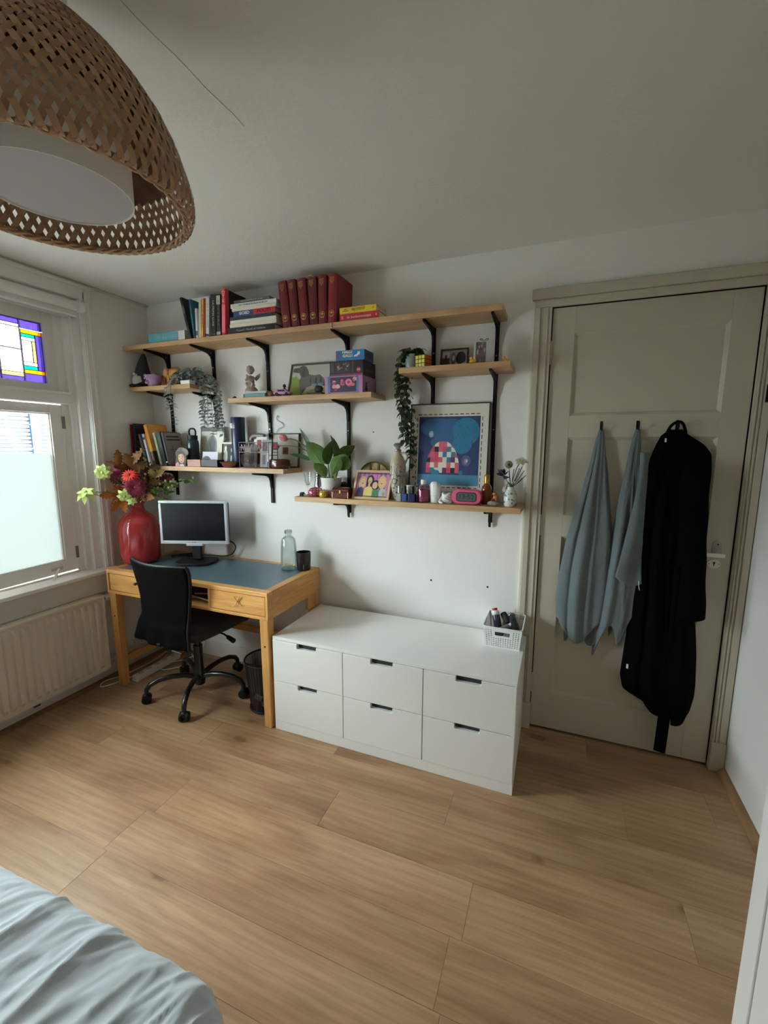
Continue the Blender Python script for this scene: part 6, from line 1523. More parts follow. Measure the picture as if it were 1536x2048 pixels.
# wire basket with spiral and letters
wbk = thing('wire_basket', 'rusty wire basket with spiral front holding cards', 'basket', (0.868, -0.188, TD))
WIRE = mat('rusty_wire', (104, 92, 88), 0.45, 0.6)
bw_, bd_, bh_ = 0.205, 0.085, 0.148
mb = MB()
for y in (0, bd_):
    for zz in (0.003, bh_ * 0.62, bh_ - 0.028, bh_): mb.tube([(0, y, zz), (bw_, y, zz)], 0.002, 6)
    for x in (0, 0.112, bw_): mb.tube([(x, y, 0), (x, y, bh_)], 0.002, 6)
for x in (0, bw_):
    for zz in (0.003, bh_ * 0.5, bh_): mb.tube([(x, 0, zz), (x, bd_, zz)], 0.002, 6)
for k in range(5): mb.tube([(bw_ * (k + 1) / 6, 0, 0.003), (bw_ * (k + 1) / 6, bd_, 0.003)], 0.0015, 5)
mb.build('wire_frame', WIRE, wbk, smooth=60)
pts = [(0.056 + (0.006 + 0.040 * k / 110) * math.cos(k * 0.27), -0.001, 0.047 + (0.006 + 0.040 * k / 110) * math.sin(k * 0.27)) for k in range(111)]
MB().tube(pts, 0.0024, 6).build('spiral', WIRE, wbk, smooth=60)
for k in range(4):
    a = 0.014 + k * 0.050
    MB().tube(smooth_pts([(a, -0.001, bh_ * 0.66), (a + 0.005, -0.001, bh_ * 0.92), (a + 0.018, -0.001, bh_ * 0.72), (a + 0.028, -0.001, bh_ * 0.92), (a + 0.036, -0.001, bh_ * 0.66)]), 0.0018, 5).build('scroll', WIRE, wbk, smooth=60)
def card_in(lb, x, y, w, h, cols, rz=0.0):
    o = thing('postcard', lb, 'card', (x, y, TD + 0.006), (-0.10, 0, rz), group='cards in the wire basket')
    MB().box(0, w, 0, 0.0012, 0, h).build('card', flat(cols[0], 0.6), o)
    mb = MB()
    for q, (a, b, c, d) in enumerate(((0.08, 0.5, 0.6, 0.9), (0.55, 0.95, 0.2, 0.8), (0.1, 0.4, 0.1, 0.45))): mb.poly([(w * a, -0.0003, h * c), (w * b, -0.0003, h * c), (w * b, -0.0003, h * d), (w * a, -0.0003, h * d)], q % 2)
    mb.build('card_print', [flat(cols[1], 0.6), flat(cols[2], 0.6)], o, kind='stuff')
card_in('dark card at the left inside the wire basket', 0.876, -0.165, 0.095, 0.125, ((86, 74, 72), (150, 120, 110), (44, 40, 40)))
card_in('white card with red letter inside the wire basket', 0.950, -0.150, 0.075, 0.175, ((228, 226, 222), (128, 40, 48), (196, 190, 184)))
card_in('grey patterned card at the right inside the wire basket', 1.000, -0.160, 0.066, 0.158, ((150, 150, 150), (92, 92, 96), (190, 190, 190)))
o = thing('curved_brush', 'white card holder topped by a grey curved handle', 'brush', (0.905, -0.062, TD))
MB().box(-0.026, 0.026, -0.004, 0.010, 0, 0.168).build('white_stem', WINK, o, bevel=0.002)
MB().tube(smooth_pts([(-0.050, 0.003, 0.160), (-0.040, 0.003, 0.182), (-0.010, 0.003, 0.190), (0.030, 0.003, 0.188), (0.046, 0.003, 0.186)]), 0.014, 12).build('curved_handle', mat('grey_rubber', (112, 108, 104), 0.4), o, smooth=60)
tul = [((222, 220, 210), rect(0, 1, 0, 1)), ((126, 60, 56), rect(0.40, 0.62, 0.38, 0.60)), ((90, 40, 40), rect(0.46, 0.56, 0.44, 0.54)), ((190, 188, 178), rect(0.15, 0.19, 0.66, 0.92))]
picture('framed_print', 'black framed white print behind the tulips', 'picture', 0.972, 1.170, TD, 0.205, -0.038, 0.10, 0.007, (48, 48, 46), tul)
o = thing('wood_pot', 'glossy dark brown oval lidded pot on shelf end', 'pot', (1.115, -0.145, TD))
MB().lathe([(0.0, 0), (0.062, 0), (0.066, 0.004), (0.069, 0.022), (0.064, 0.040)], 28, sx=1, sy=0.62, cap=(True, True)).build('pot_body', mat('dark_lacquer_wood', (70, 34, 26), 0.18, var=0.2, vscale=30), o, smooth=50)
MB().lathe([(0.065, 0.040), (0.066, 0.046), (0.058, 0.054), (0.0, 0.056)], 28, sx=1, sy=0.62).build('lid', mat('dark_lacquer_wood'), o, smooth=50)
MB().tube([(-0.06, -0.03, 0.01), (-0.062, -0.026, 0.034), (-0.05, -0.034, 0.04)], 0.003, 6).build('clasp', STEEL, o, smooth=60)
tag(MB().tube(smooth_pts([(1.001, -0.006, 1.551), (1.02, -0.008, 1.572), (1.053, -0.006, 1.586), (1.045, -0.006, 1.606), (1.010, -0.006, 1.625), (1.012, -0.006, 1.652), (1.020, -0.006, 1.64)]), 0.0014, 6).build('bent_wire', WIRE, smooth=60), 'thin bent wire hanging on the wall above black framed print', 'wire')

# ================================================================ lowest shelf
TE = 1.1925
o = thing('elephant_miniature', 'tiny black elephant at the left end of lowest shelf', 'figurine', (1.272, -0.172, TE))
MB().ball((0.002, 0, 0.014), (0.013, 0.008, 0.009), 12, 8).build('body', INK, o, smooth=60); MB().ball((0.014, 0, 0.017), (0.007, 0.006, 0.007), 10, 7).build('head', INK, o, smooth=60); MB().tube([(0.019, 0, 0.016), (0.023, 0, 0.010), (0.026, 0, 0.016)], 0.002, 6).build('trunk', INK, o, smooth=60)
for x in (-0.006, 0.008):
    for s in (-1, 1): MB().tube([(x, s * 0.004, 0.01), (x, s * 0.004, 0)], 0.003, 6).build('leg', INK, o)
GL2 = glass('clear_glass', (253, 254, 254), 0.35)
o = thing('liqueur_glass', 'slim clear stemmed glass behind the pink tin', 'glass', (1.281, -0.115, TE))
MB().lathe([(0.022, 0.0), (0.022, 0.002), (0.004, 0.006), (0.003, 0.05), (0.012, 0.060), (0.018, 0.085), (0.021, 0.130), (0.0195, 0.130), (0.0165, 0.086), (0.010, 0.062)], 24, cap=(True, False)).build('glass_body', GL2, o, smooth=50)
MB().lathe([(0.0, 0.058), (0.009, 0.059), (0.010, 0.062), (0.0, 0.063)], 14).build('glass_bottom', STEEL, o, smooth=50)
def dome(name, lb, x, y, r, h, col, dots):
    o = thing(name, lb, 'tin', (x, y, TE)); m = mat('lustre_%d_%d_%d' % col, col, 0.22, 0.3)
    mb = MB(); n = 36; vs = []; fs = []
    pr = [(0.86, 0.0), (1.0, 0.2), (1.02, 0.42), (0.94, 0.66), (0.72, 0.88), (0.40, 0.98), (0.0, 1.0)]
    for rr_, zz in pr:
        for k in range(n):
            a = 2 * math.pi * k / n; q = r * rr_ * (1 + 0.05 * math.cos(12 * a))
            vs.append((q * math.cos(a), q * math.sin(a), zz * h))
    for i in range(len(pr) - 1):
        for k in range(n): fs.append((i * n + k, i * n + (k + 1) % n, (i + 1) * n + (k + 1) % n, (i + 1) * n + k))
    fs.append(tuple(range(n - 1, -1, -1)))
    mb.add(vs, fs).build('ribbed_body', m, o, smooth=60)
    mb = MB()
    for row, (rr_, zz) in enumerate(((1.03, 0.3), (1.0, 0.58), (0.84, 0.8))):
        for k in range(12):
            a = 2 * math.pi * (k + 0.5) / 12; mb.ball((r * rr_ * math.cos(a) * 0.98, r * rr_ * math.sin(a) * 0.98, h * zz), 0.0022, 6, 4)
    mb.build('dots', flat(dots, 0.4), o, kind='stuff')
    MB().ball((0, 0, h), (0.006, 0.006, 0.004), 10, 6).build('knob', m, o, smooth=60)
dome('ribbed_tin', 'ribbed pink tin with pale dots', 1.346, -0.140, 0.041, 0.050, (156, 78, 100), (236, 206, 216))
dome('ribbed_tin', 'small ribbed golden yellow tin before the white pot', 1.414, -0.166, 0.026, 0.040, (186, 156, 58), (236, 220, 160))
pp = thing('potted_plant', 'broad leaved green plant in a white pot', 'plant', (1.425, -0.102, TE))
MB().lathe([(0.0, 0), (0.046, 0), (0.049, 0.004), (0.059, 0.10), (0.061, 0.105), (0.056, 0.105), (0.053, 0.09), (0.0, 0.09)], 32).build('pot', mat('white_ceramic', (226, 226, 224), 0.3), pp, smooth=40)
MB().lathe([(0.0, 0.094), (0.054, 0.092)], 24, cap=(False, False)).build('soil', flat((70, 54, 42), 0.95), pp)
PLG = mat('plant_leaf_green', (84, 114, 54), 0.42, var=0.25, vscale=22); PLS = flat((104, 128, 66), 0.5)
for k, (ex, ey, ez, L_, w, d, roll) in enumerate(((-0.055, -0.03, 0.20, 0.135, 0.050, (-0.42, -0.10, 0.9), 1.35), (-0.012, -0.02, 0.21, 0.13, 0.038, (0.12, -0.1, 1.0), 1.3), (0.025, 0.0, 0.21, 0.14, 0.045, (0.12, 0.05, 1.0), 1.5), (0.065, -0.03, 0.18, 0.11, 0.04, (0.75, -0.15, 0.7), 1.2), (0.03, -0.04, 0.155, 0.13, 0.03, (0.55, -0.3, 0.75), 0.9), (0.06, 0.02, 0.24, 0.10, 0.035, (0.55, 0.3, 0.8), 1.0), (-0.02, -0.05, 0.13, 0.10, 0.03, (-0.2, -0.5, 0.8), 0.6), (0.055, -0.05, 0.12, 0.07, 0.028, (0.5, -0.5, 0.2), 0.7))):
    L_ *= 1.12; w *= 1.3
    lfm = leaf_mesh('leaf', L_, w, 0.28, PLG, n=8, fold=0.3)
    lfo = place('leaf', lfm, pp, loc=(ex * 0.8, ey * 0.8, ez * 0.85), rot=orient(d, roll * (1 if ex < 0.02 else -1)))
    MB().tube(smooth_pts([(ex * 0.15, ey * 0.15, 0.09), (ex * 0.5, ey * 0.5, ez * 0.5), (ex * 0.8, ey * 0.8, ez * 0.85)]), [0.004] * 6 + [0.0035] * 6 + [0.003], 6).build('leaf_stalk', PLS, pp, smooth=60)
    MB().tube([(0.004, 0, 0.0015), (L_ * 0.5, 0, -0.28 * L_ * 0.25 + 0.0015), (L_ * 0.9, 0, -0.28 * L_ * 0.81 + 0.0012)], [0.0018, 0.0013, 0.0006], 5).build('midrib', flat((150, 170, 92), 0.5), lfo, smooth=60)
# tulips in a glass vase, leaning out to the left over the other shelf
tv_ = thing('glass_vase', 'clear glass vase behind the white plant pot', 'vase', (1.325, -0.065, TE))
MB().lathe([(0.028, 0.0), (0.030, 0.004), (0.030, 0.05), (0.022, 0.10), (0.017, 0.15), (0.020, 0.20), (0.0185, 0.20), (0.0155, 0.15), (0.020, 0.10), (0.028, 0.05)], 28, cap=(True, False)).build('vase_glass', GL2, tv_, smooth=50)
MB().ball((0.0, 0, 0.09), (0.017, 0.017, 0.05), 14, 10).build('coloured_stones', mat('stones', (86, 70, 72), 0.5, var=0.6, vscale=90), tv_, smooth=60)
PKT = mat('tulip_pink', (206, 120, 124), 0.5, var=0.15, vscale=40); TLG = mat('tulip_leaf', (50, 78, 44), 0.45, var=0.15, vscale=25); TLS = flat((104, 120, 76), 0.5)
VB = Vector((1.325, -0.065, TE + 0.20))
for k, (hd, tip, lb, lf_) in enumerate((((1.148, -0.112, 1.507), (-1, -0.1, 0.45), 'upper pink tulip leaning left before the black frame', ((1.30, -0.09, 1.395), (-0.35, 0.02, 1.0), 0.19, 0.024)), ((1.096, -0.120, 1.468), (-1, -0.1, 0.0), 'lower pink tulip leaning left over the brown pot', ((1.30, -0.10, 1.392), (-1.0, -0.15, 0.30), 0.13, 0.017)))):
    o = thing('tulip', lb, 'tulip', hd, group='pink tulips')
    H = Vector(hd)
    MB().tube(smooth_pts([VB - H + Vector((0, 0, -0.12)), VB - H, (VB - H) * 0.55 + Vector((0.0, -0.01, 0.035)), Vector((0.03, 0, 0.004)), Vector((0, 0, 0))]), 0.003, 6).build('stem', TLS, o, smooth=60)
    D = Vector(tip).normalized(); a = D.orthogonal().normalized(); b2 = D.cross(a)
    for q in range(6):
        t = q * math.pi / 3; base = (a * math.cos(t) + b2 * math.sin(t))
        r_ = 0.0 if q % 2 else 0.002
        me = MB().grid(lambda u, v: tuple(D * (0.048 * v) + (base * (0.017 + r_) * (math.sin(math.pi * min(1, v * 0.8 + 0.08)) ** 0.7) * math.cos((u - 0.5) * 1.6) + D.cross(base) * (0.017 + r_) * math.sin((u - 0.5) * 1.6) * math.sin(math.pi * (v * 0.94 + 0.05)) ** 0.6 * 1.1)), 6, 8)
        me.build('petal', PKT, o, smooth=180, solid=0.001)
    (lx, ly, lz), ld, LL, lw = lf_
    place('leaf', leaf_mesh('leaf', LL, lw, 0.12, TLG, n=8, fold=0.5), o, loc=tuple(Vector((lx, ly, lz)) - H), rot=orient(ld, 1.2))
# chest, stone
ck = thing('lacquer_chest', 'little dark red patterned chest with rounded lid', 'chest', (1.470, -0.180, TE))
CHM = mat('red_lacquer_pattern', (92, 34, 26), 0.25, var=0.75, vscale=120); 
box('chest_body', 0, 0.098, 0, 0.058, 0, 0.034, CHM, ck, bevel=0.001)
MB().prism([(0.0, 0.0345), (0.058, 0.0345), (0.058, 0.046), (0.046, 0.055), (0.029, 0.058), (0.012, 0.055), (0.0, 0.046)], 0, 0.0, 0.098).build('chest_lid', CHM, ck, bevel=0.001)
box('clasp', 0.045, 0.053, -0.002, 0, 0.026, 0.042, GOLD, ck)
mb = MB()
for x in (0.0, 0.094): mb.box(x, x + 0.004, -0.0008, 0.0, 0, 0.034)
mb.build('corner_trim', GOLD, ck, kind='stuff')
o = thing('black_stone', 'dark rounded stone behind the patterned chest', 'stone', (1.470, -0.045, TE))
mb = MB().ball((0, 0, 0.038), (0.036, 0.026, 0.040), 18, 12); mb.v = [tuple(Vector(v) * (1 + 0.08 * noise.noise(Vector(v) * 40))) for v in mb.v]; mb.v = [(x, y, max(z, 0.0)) for x, y, z in mb.v]
mb.build('stone', flat((34, 38, 38), 0.6), o, smooth=60)
MB().tube([(0.0, -0.026, 0.04), (0.012, -0.024, 0.05), (0.02, -0.02, 0.056)], 0.001, 5).build('vein', flat((90, 94, 92), 0.6), o)
# picture of four women
Sk = (222, 184, 150)
wom = [((196, 130, 172), rect(0, 1, 0, 1))] + [((126, 96, 150), rect(0.05 + 0.13 * k, 0.10 + 0.13 * k, 0.25, 1.0)) for k in range(7)] + [((224, 120, 168), rect(0.46, 0.60, 0.6, 0.95)),
    ((214, 178, 110), ell(0.18, 0.60, 0.115, 0.25)), (Sk, ell(0.19, 0.60, 0.085, 0.15)), ((70, 60, 104), [(0.02, 0.0), (0.06, 0.34), (0.16, 0.42), (0.24, 0.36), (0.26, 0.0)]),
    ((46, 34, 32), ell(0.42, 0.62, 0.12, 0.28)), ((46, 34, 32), rect(0.31, 0.38, 0.3, 0.6)), (Sk, ell(0.41, 0.68, 0.065, 0.14)), ((226, 206, 120), [(0.25, 0.0), (0.28, 0.36), (0.38, 0.46), (0.50, 0.42), (0.54, 0.0)]), (Sk, rect(0.37, 0.43, 0.4, 0.56)),
    ((46, 34, 32), ell(0.60, 0.50, 0.125, 0.20)), (Sk, ell(0.58, 0.49, 0.08, 0.14)), ((60, 134, 84), [(0.52, 0.0), (0.52, 0.26), (0.60, 0.34), (0.70, 0.30), (0.74, 0.0)]),
    ((222, 182, 116), ell(0.79, 0.62, 0.125, 0.26)), (Sk, ell(0.78, 0.62, 0.085, 0.16)), ((176, 196, 196), [(0.74, 0.0), (0.74, 0.30), (0.82, 0.38), (0.92, 0.32), (0.97, 0.0)]), ((150, 60, 60), ell(0.19, 0.55, 0.03, 0.02)), ((150, 60, 60), ell(0.41, 0.62, 0.02, 0.015)), ((150, 60, 60), ell(0.78, 0.56, 0.03, 0.02)), ((196, 150, 110), ell(0.88, 0.16, 0.05, 0.08))]
pw = picture('framed_picture', 'wood framed colourful drawing of four women', 'picture', 1.578, 1.790, TE, 0.165, -0.160, 0.42, 0.012, (214, 184, 146), wom)
MB().box(0.016, 0.196, 0.0035, 0.006, 0.016, 0.020).build('inner_trim', flat((92, 56, 46), 0.5), pw); MB().box(0.016, 0.196, 0.0035, 0.006, 0.145, 0.149).build('inner_trim', flat((92, 56, 46), 0.5), pw)
o = thing('round_wood_frame', 'round brass and wood disc standing behind the drawing', 'disc', (1.662, -0.034, TE))
BRS = mat('old_brass', (150, 128, 84), 0.4, 0.4, var=0.2, vscale=30)
MB().prism([(0.098 * math.cos(a), 0.098 + 0.098 * math.sin(a)) for a in [2 * math.pi * k / 40 for k in range(40)]], 1, -0.006, 0.006).build('disc', BRS, o, bevel=0.002)
for x in (-0.03, 0.02): MB().box(x, x + 0.010, -0.010, -0.006, 0.10, 0.19).build('slat', flat((94, 74, 46), 0.6), o)
MB().tube([(0.094 * math.cos(a), -0.007, 0.098 + 0.094 * math.sin(a)) for a in [2 * math.pi * k / 40 for k in range(41)]], 0.004, 6).build('rim', flat((110, 88, 52), 0.5), o, smooth=60)
# blue and white jug
jg = thing('delft_jug', 'grey stoneware jug with blue flower painting and stopper', 'jug', (1.818, -0.092, TE))
JUG = mat('stoneware', (188, 176, 152), 0.3, var=0.06, vscale=15)
MB().lathe([(0.0, 0), (0.040, 0), (0.042, 0.004), (0.042, 0.17), (0.040, 0.195), (0.030, 0.222), (0.019, 0.236), (0.016, 0.245), (0.016, 0.252)], 32).build('jug_body', JUG, jg, smooth=50)
MB().lathe([(0.014, 0.252), (0.018, 0.255), (0.018, 0.260), (0.011, 0.264), (0.012, 0.272), (0.022, 0.280), (0.024, 0.286), (0.018, 0.294), (0.0, 0.297)], 24).build('stopper', mat('pewter', (168, 158, 146), 0.3, 0.6), jg, smooth=50)
MB().tube(smooth_pts([(0.016, 0, 0.243), (0.040, 0, 0.242), (0.050, 0, 0.222), (0.040, 0, 0.190)]), 0.006, 8).build('handle', JUG, jg, smooth=60)
BLU = flat((52, 66, 112), 0.4); R = random.Random(9); mb = MB()
def wrap(ax, zz, r=0.0424):           # angle on the jug, front = -y
    return Vector((r * math.sin(ax), -r * math.cos(ax), zz))
for k in range(46):
    ax = R.uniform(-1.5, 1.5); zz = R.uniform(0.02, 0.13) if k < 32 else R.uniform(0.12, 0.19); s = R.uniform(0.004, 0.010) if zz < 0.13 else R.uniform(0.003, 0.006); t = R.uniform(0, 3.1)
    pl_ = [wrap(ax + (s * math.cos(u) * math.cos(t) - 0.45 * s * math.sin(u) * math.sin(t)) / 0.042, zz + s * math.cos(u) * math.sin(t) + 0.45 * s * math.sin(u) * math.cos(t)) for u in [2 * math.pi * q / 8 for q in range(8)]]
    mb.poly([tuple(p) for p in pl_])
for k in range(7):
    ax = -1.2 + 0.4 * k
    mb.tube([tuple(wrap(ax + 0.25 * math.sin(q * 0.9 + k), 0.015 + 0.018 * q)) for q in range(10)], 0.0009, 4)
for k in range(10):
    a = 2 * math.pi * k / 10; mb.poly([tuple(wrap(-0.1 + (0.004 * math.cos(a + u) * 1.0 + 0.013 * math.cos(a)) / 0.042, 0.098 + 0.013 * math.sin(a) + 0.004 * math.sin(a + u))) for u in (0, 1.6, 3.1, 4.7)])
mb.build('blue_painting', BLU, jg, kind='stuff')
# nail polish and jars
def polish(lb, x, y, col, cap, w=0.026, h=0.042, ch=0.036, gl=None):
    o = thing('nail_polish', lb, 'nail polish', (x, y, TE), group='nail polish bottles')
    MB().box(-w / 2, w / 2, -w / 2, w / 2, 0, h).build('bottle', gl or mat('polish_%d_%d_%d' % col, col, 0.12, coat=0.5), o, bevel=0.004)
    MB().lathe([(0.007, h), (0.0095, h + 0.003), (0.0085, h + ch), (0.007, h + ch + 0.001), (0.0, h + ch + 0.001)], 16).build('cap', cap, o, smooth=40)
polish('clear nail polish with silver cap', 1.856, -0.172, (168, 172, 168), mat('cap_silver', (186, 184, 178), 0.3, 0.3))
polish('bright blue nail polish with dark cap', 1.886, -0.172, (58, 84, 140), INK)
polish('navy nail polish with black cap', 1.926, -0.170, (30, 36, 84), INK, w=0.034)
def jar(lb, x, y, r, h, col, ch, group='white capped jars'):
    o = thing('cream_jar', lb, 'jar', (x, y, TE), group=group)
    MB().lathe([(0.0, 0), (r * 0.95, 0), (r, 0.003), (r, h - 0.01), (r * 0.7, h)], 22).build('jar_body', flat(col, 0.3), o, smooth=40); MB().lathe([(r * 0.98, h), (r, h + 0.002), (r, h + ch), (r * 0.9, h + ch + 0.002), (0.0, h + ch + 0.002)], 22).build('cap', WPLA, o, smooth=40)
jar('grey jar with white cap behind the blue nail polish', 1.897, -0.120, 0.020, 0.056, (172, 170, 168), 0.022)
jar('dark jar with white cap behind the navy nail polish', 1.945, -0.115, 0.017, 0.052, (120, 110, 126), 0.018)
pb_ = thing('remover_bottle', 'pink liquid bottle with white cap below the poster', 'bottle', (1.978, -0.150, TE))
MB().lathe([(0.0, 0.0025), (0.027, 0.0025), (0.028, 0.006), (0.028, 0.062), (0.0, 0.062)], 26).build('pink_liquid', mat('pink_liquid', (198, 92, 142), 0.2), pb_, smooth=40)
MB().lathe([(0.030, 0.0), (0.031, 0.003), (0.031, 0.080), (0.026, 0.088), (0.013, 0.091)], 26).build('bottle_shell', glass('pink_shell', (226, 196, 212), 0.3), pb_, smooth=40)
MB().lathe([(0.0135, 0.088), (0.0145, 0.09), (0.0145, 0.112), (0.012, 0.114), (0.0, 0.114)], 20).build('cap', WPLA, pb_, smooth=40)
o = thing('roll_on_stick', 'white rounded roll-on deodorant right of the pink bottle', 'deodorant', (2.036, -0.145, TE))
MB().lathe([(0.0, 0), (0.021, 0), (0.022, 0.003), (0.024, 0.034), (0.0, 0.034)], 24, sx=1.05, sy=0.8).build('base', WPLA, o, smooth=40); MB().lathe([(0.0245, 0.035), (0.0255, 0.04), (0.026, 0.085), (0.020, 0.100), (0.010, 0.105), (0.0, 0.106)], 24, sx=1.05, sy=0.8).build('cap', WPLA, o, smooth=50)
o = thing('knotted_cord', 'knotted coil of white cable beside the pink clock', 'cable', (2.098, -0.155, TE))
for k in range(5):
    zz = 0.008 + 0.009 * k; r_ = 0.026 - 0.002 * k
    MB().tube([(r_ * math.cos(a + k), 0.6 * r_ * math.sin(a + k) - 0.004 * (k % 2), zz + 0.005 * math.sin(a * 2 + k)) for a in [2 * math.pi * q / 24 for q in range(25)]], 0.0055, 7).build('coil', WPLA, o, smooth=60)
MB().tube(smooth_pts([(-0.02, -0.01, 0.03), (-0.03, -0.02, 0.012), (-0.024, -0.03, 0.006), (-0.012, -0.032, 0.006)]), 0.005, 7).build('cable_end', WPLA, o, smooth=60)
# alarm clock
ac = thing('alarm_clock', 'pink rounded digital alarm clock reading 13:52', 'clock', (2.199, -0.160, TE), (0, 0, 0.0))
def stadium(w, h, cz, n=12):
    r = h / 2; return [((w / 2 - r) + r * math.cos(a), cz + r * math.sin(a)) for a in [-math.pi / 2 + math.pi * k / n for k in range(n + 1)]] + [(-(w / 2 - r) + r * math.cos(a), cz + r * math.sin(a)) for a in [math.pi / 2 + math.pi * k / n for k in range(n + 1)]]
def rrect(w, h, r, cz, n=5):
    out = []
    for (sx, sz, a0) in ((1, -1, -math.pi / 2), (1, 1, 0), (-1, 1, math.pi / 2), (-1, -1, math.pi)):
        for k in range(n + 1):
            a = a0 + math.pi / 2 * k / n; out.append((sx * (w / 2 - r) + r * math.cos(a), cz + sz * (h / 2 - r) + r * math.sin(a)))
    return out
PKC = mat('clock_pink', (222, 96, 132), 0.35)
MB().prism(rrect(0.143, 0.070, 0.030, 0.0365), 1, -0.012, 0.035).build('clock_shell', PKC, ac, bevel=0.004, smooth=40)
MB().prism(rrect(0.098, 0.046, 0.014, 0.037), 1, -0.0135, -0.0118).build('dark_rim', flat((38, 40, 42), 0.4), ac)
MB().prism(rrect(0.090, 0.038, 0.010, 0.037), 1, -0.0142, -0.0134).build('display', flat((92, 98, 92), 0.35), ac)
text('13:52', 0.030, flat((34, 38, 36), 0.5), ac, (0, -0.0146, 0.037), FRONT, width=0.070)
for x in (-0.04, 0.04): MB().tube([(x, 0.01, 0.0), (x, 0.01, 0.004)], 0.006, 10).build('foot', INK, ac)
# amber bottle
ab = thing('amber_bottle', 'amber glass spray bottle with gold cap', 'bottle', (2.284, -0.098, TE))
MB().lathe([(0.0, 0), (0.024, 0), (0.026, 0.004), (0.026, 0.070), (0.022, 0.086), (0.014, 0.096), (0.012, 0.100)], 26).build('bottle_body', mat('amber_glass_solid', (150, 78, 18), 0.08, trans=0.35, coat=0.5), ab, smooth=50)
MB().lathe([(0.0135, 0.100), (0.014, 0.102), (0.013, 0.140), (0.011, 0.144), (0.0, 0.144)], 20).build('gold_cap', mat('gold_metal', (206, 152, 74), 0.25, 0.9), ab, smooth=40)
# figurine on a rock, little vase
o = thing('rock_figurine', 'small orange figure sitting on a grey rock', 'figurine', (2.328, -0.165, TE))
mb = MB().ball((0, 0, 0.012), (0.029, 0.018, 0.014), 16, 10); mb.v = [tuple(Vector(v) * (1 + 0.15 * noise.noise(Vector(v) * 70))) for v in mb.v]; mb.v = [(x, y, max(0, z)) for x, y, z in mb.v]
mb.build('rock', mat('grey_rock', (140, 132, 124), 0.7, var=0.3, vscale=60), o, smooth=60)
MB().ball((0.008, 0.004, 0.036), (0.014, 0.012, 0.020), 14, 10).build('body', flat((164, 92, 52), 0.5), o, smooth=60); MB().ball((0.004, 0.0, 0.057), (0.011, 0.010, 0.010), 12, 8).build('head', flat((172, 98, 56), 0.5), o, smooth=60)
for s in (-1, 1): MB().tube([(0.006 + s * 0.008, -0.004, 0.034), (0.004 + s * 0.012, -0.014, 0.026)], 0.004, 6).build('arm', flat((150, 84, 50), 0.5), o, smooth=60)
fv = thing('delft_vase', 'little white vase with blue leaf pattern near the door', 'vase', (2.402, -0.150, TE))
MB().lathe([(0.0, 0), (0.024, 0), (0.028, 0.006), (0.031, 0.03), (0.029, 0.055), (0.020, 0.074), (0.015, 0.082), (0.016, 0.092), (0.013, 0.092), (0.011, 0.08), (0.0, 0.07)], 26).build('vase_body', mat('vase_white', (222, 222, 218), 0.25), fv, smooth=50)
mb = MB()
for k in range(20):
    ax = R.uniform(-1.7, 1.7); zz = R.uniform(0.008, 0.062); s = R.uniform(0.004, 0.008); r_ = 0.0312 if 0.012 < zz < 0.045 else 0.0295
    if zz > 0.055: r_ = 0.0275
    t = R.uniform(0, 3.1)
    mb.poly([tuple(Vector((r_ * math.sin(ax + s * (math.cos(u) * math.cos(t) - .6 * math.sin(u) * math.sin(t)) / r_), -r_ * math.cos(ax + s * (math.cos(u) * math.cos(t) - .6 * math.sin(u) * math.sin(t)) / r_), zz + s * (math.cos(u) * math.sin(t) + .6 * math.sin(u) * math.cos(t)))) ) for u in [2 * math.pi * q / 9 for q in range(9)]], k % 2)
mb.build('blue_leaves', [flat((72, 84, 104), 0.4), flat((110, 118, 130), 0.4)], fv, kind='stuff')
VT = Vector((2.402, -0.150, TE + 0.085))
gfl = 'stems in the little blue leaf vase'
o = thing('dried_flower', 'blue grey thistle flower in the little vase', 'flower', (2.366, -0.150, 1.345), group=gfl); stem_obj(o, (2.366, -0.150, 1.345), flat((84, 96, 66), 0.6), 0.0016, 0.0)
me = leaf_mesh('petal', 0.034, 0.010, 0.1, flat((62, 72, 90), 0.7), n=4)
for k in range(14):
    a = k * 2.4; place('petal', me, o, rot=orient((math.cos(a) * 0.6 - 0.3, math.sin(a) * 0.6, 0.5 - 0.9 * (k % 3) / 3), 0.3 * k), loc=(0, 0, -0.006 * (k % 3)))
o = thing('dried_flower', 'round brown seed head in the little vase', 'flower', (2.388, -0.145, 1.388), group=gfl); stem_obj(o, (2.388, -0.145, 1.388), flat((98, 100, 66), 0.6), 0.0016, 0.0)
MB().ball((0, 0, 0), 0.018, 14, 10).build('seed_head', mat('seed_brown', (142, 130, 104), 0.9, var=0.3, vscale=120, bump=0.8, bscale=150), o, smooth=60); MB().ball((0.002, -0.017, 0.0), 0.005, 8, 6).build('seed_eye', flat((60, 50, 42), 0.8), o, smooth=60)
o = daisy('dried_flower', 'open white flower at the top of the little vase', (2.446, -0.150, 1.405), 0.032, 6, mat('petal_white', (232, 226, 210), 0.6), flat((216, 204, 160), 0.7), (0.1, -0.5, 0.9), 2, 0.45, 0.2, group=gfl)
o = daisy('dried_flower', 'pale daisy low on the left of the little vase', (2.378, -0.128, 1.272), 0.022, 9, mat('petal_cream', (196, 190, 172), 0.6), flat((150, 136, 100), 0.7), (-0.3, -0.6, 0.5), 1, 0.35, 0.2, group=gfl)
o = thing('twig_bunch', 'bare dark twigs spreading right from the little vase', 'twigs', (2.402, -0.150, TE + 0.085), group=gfl)
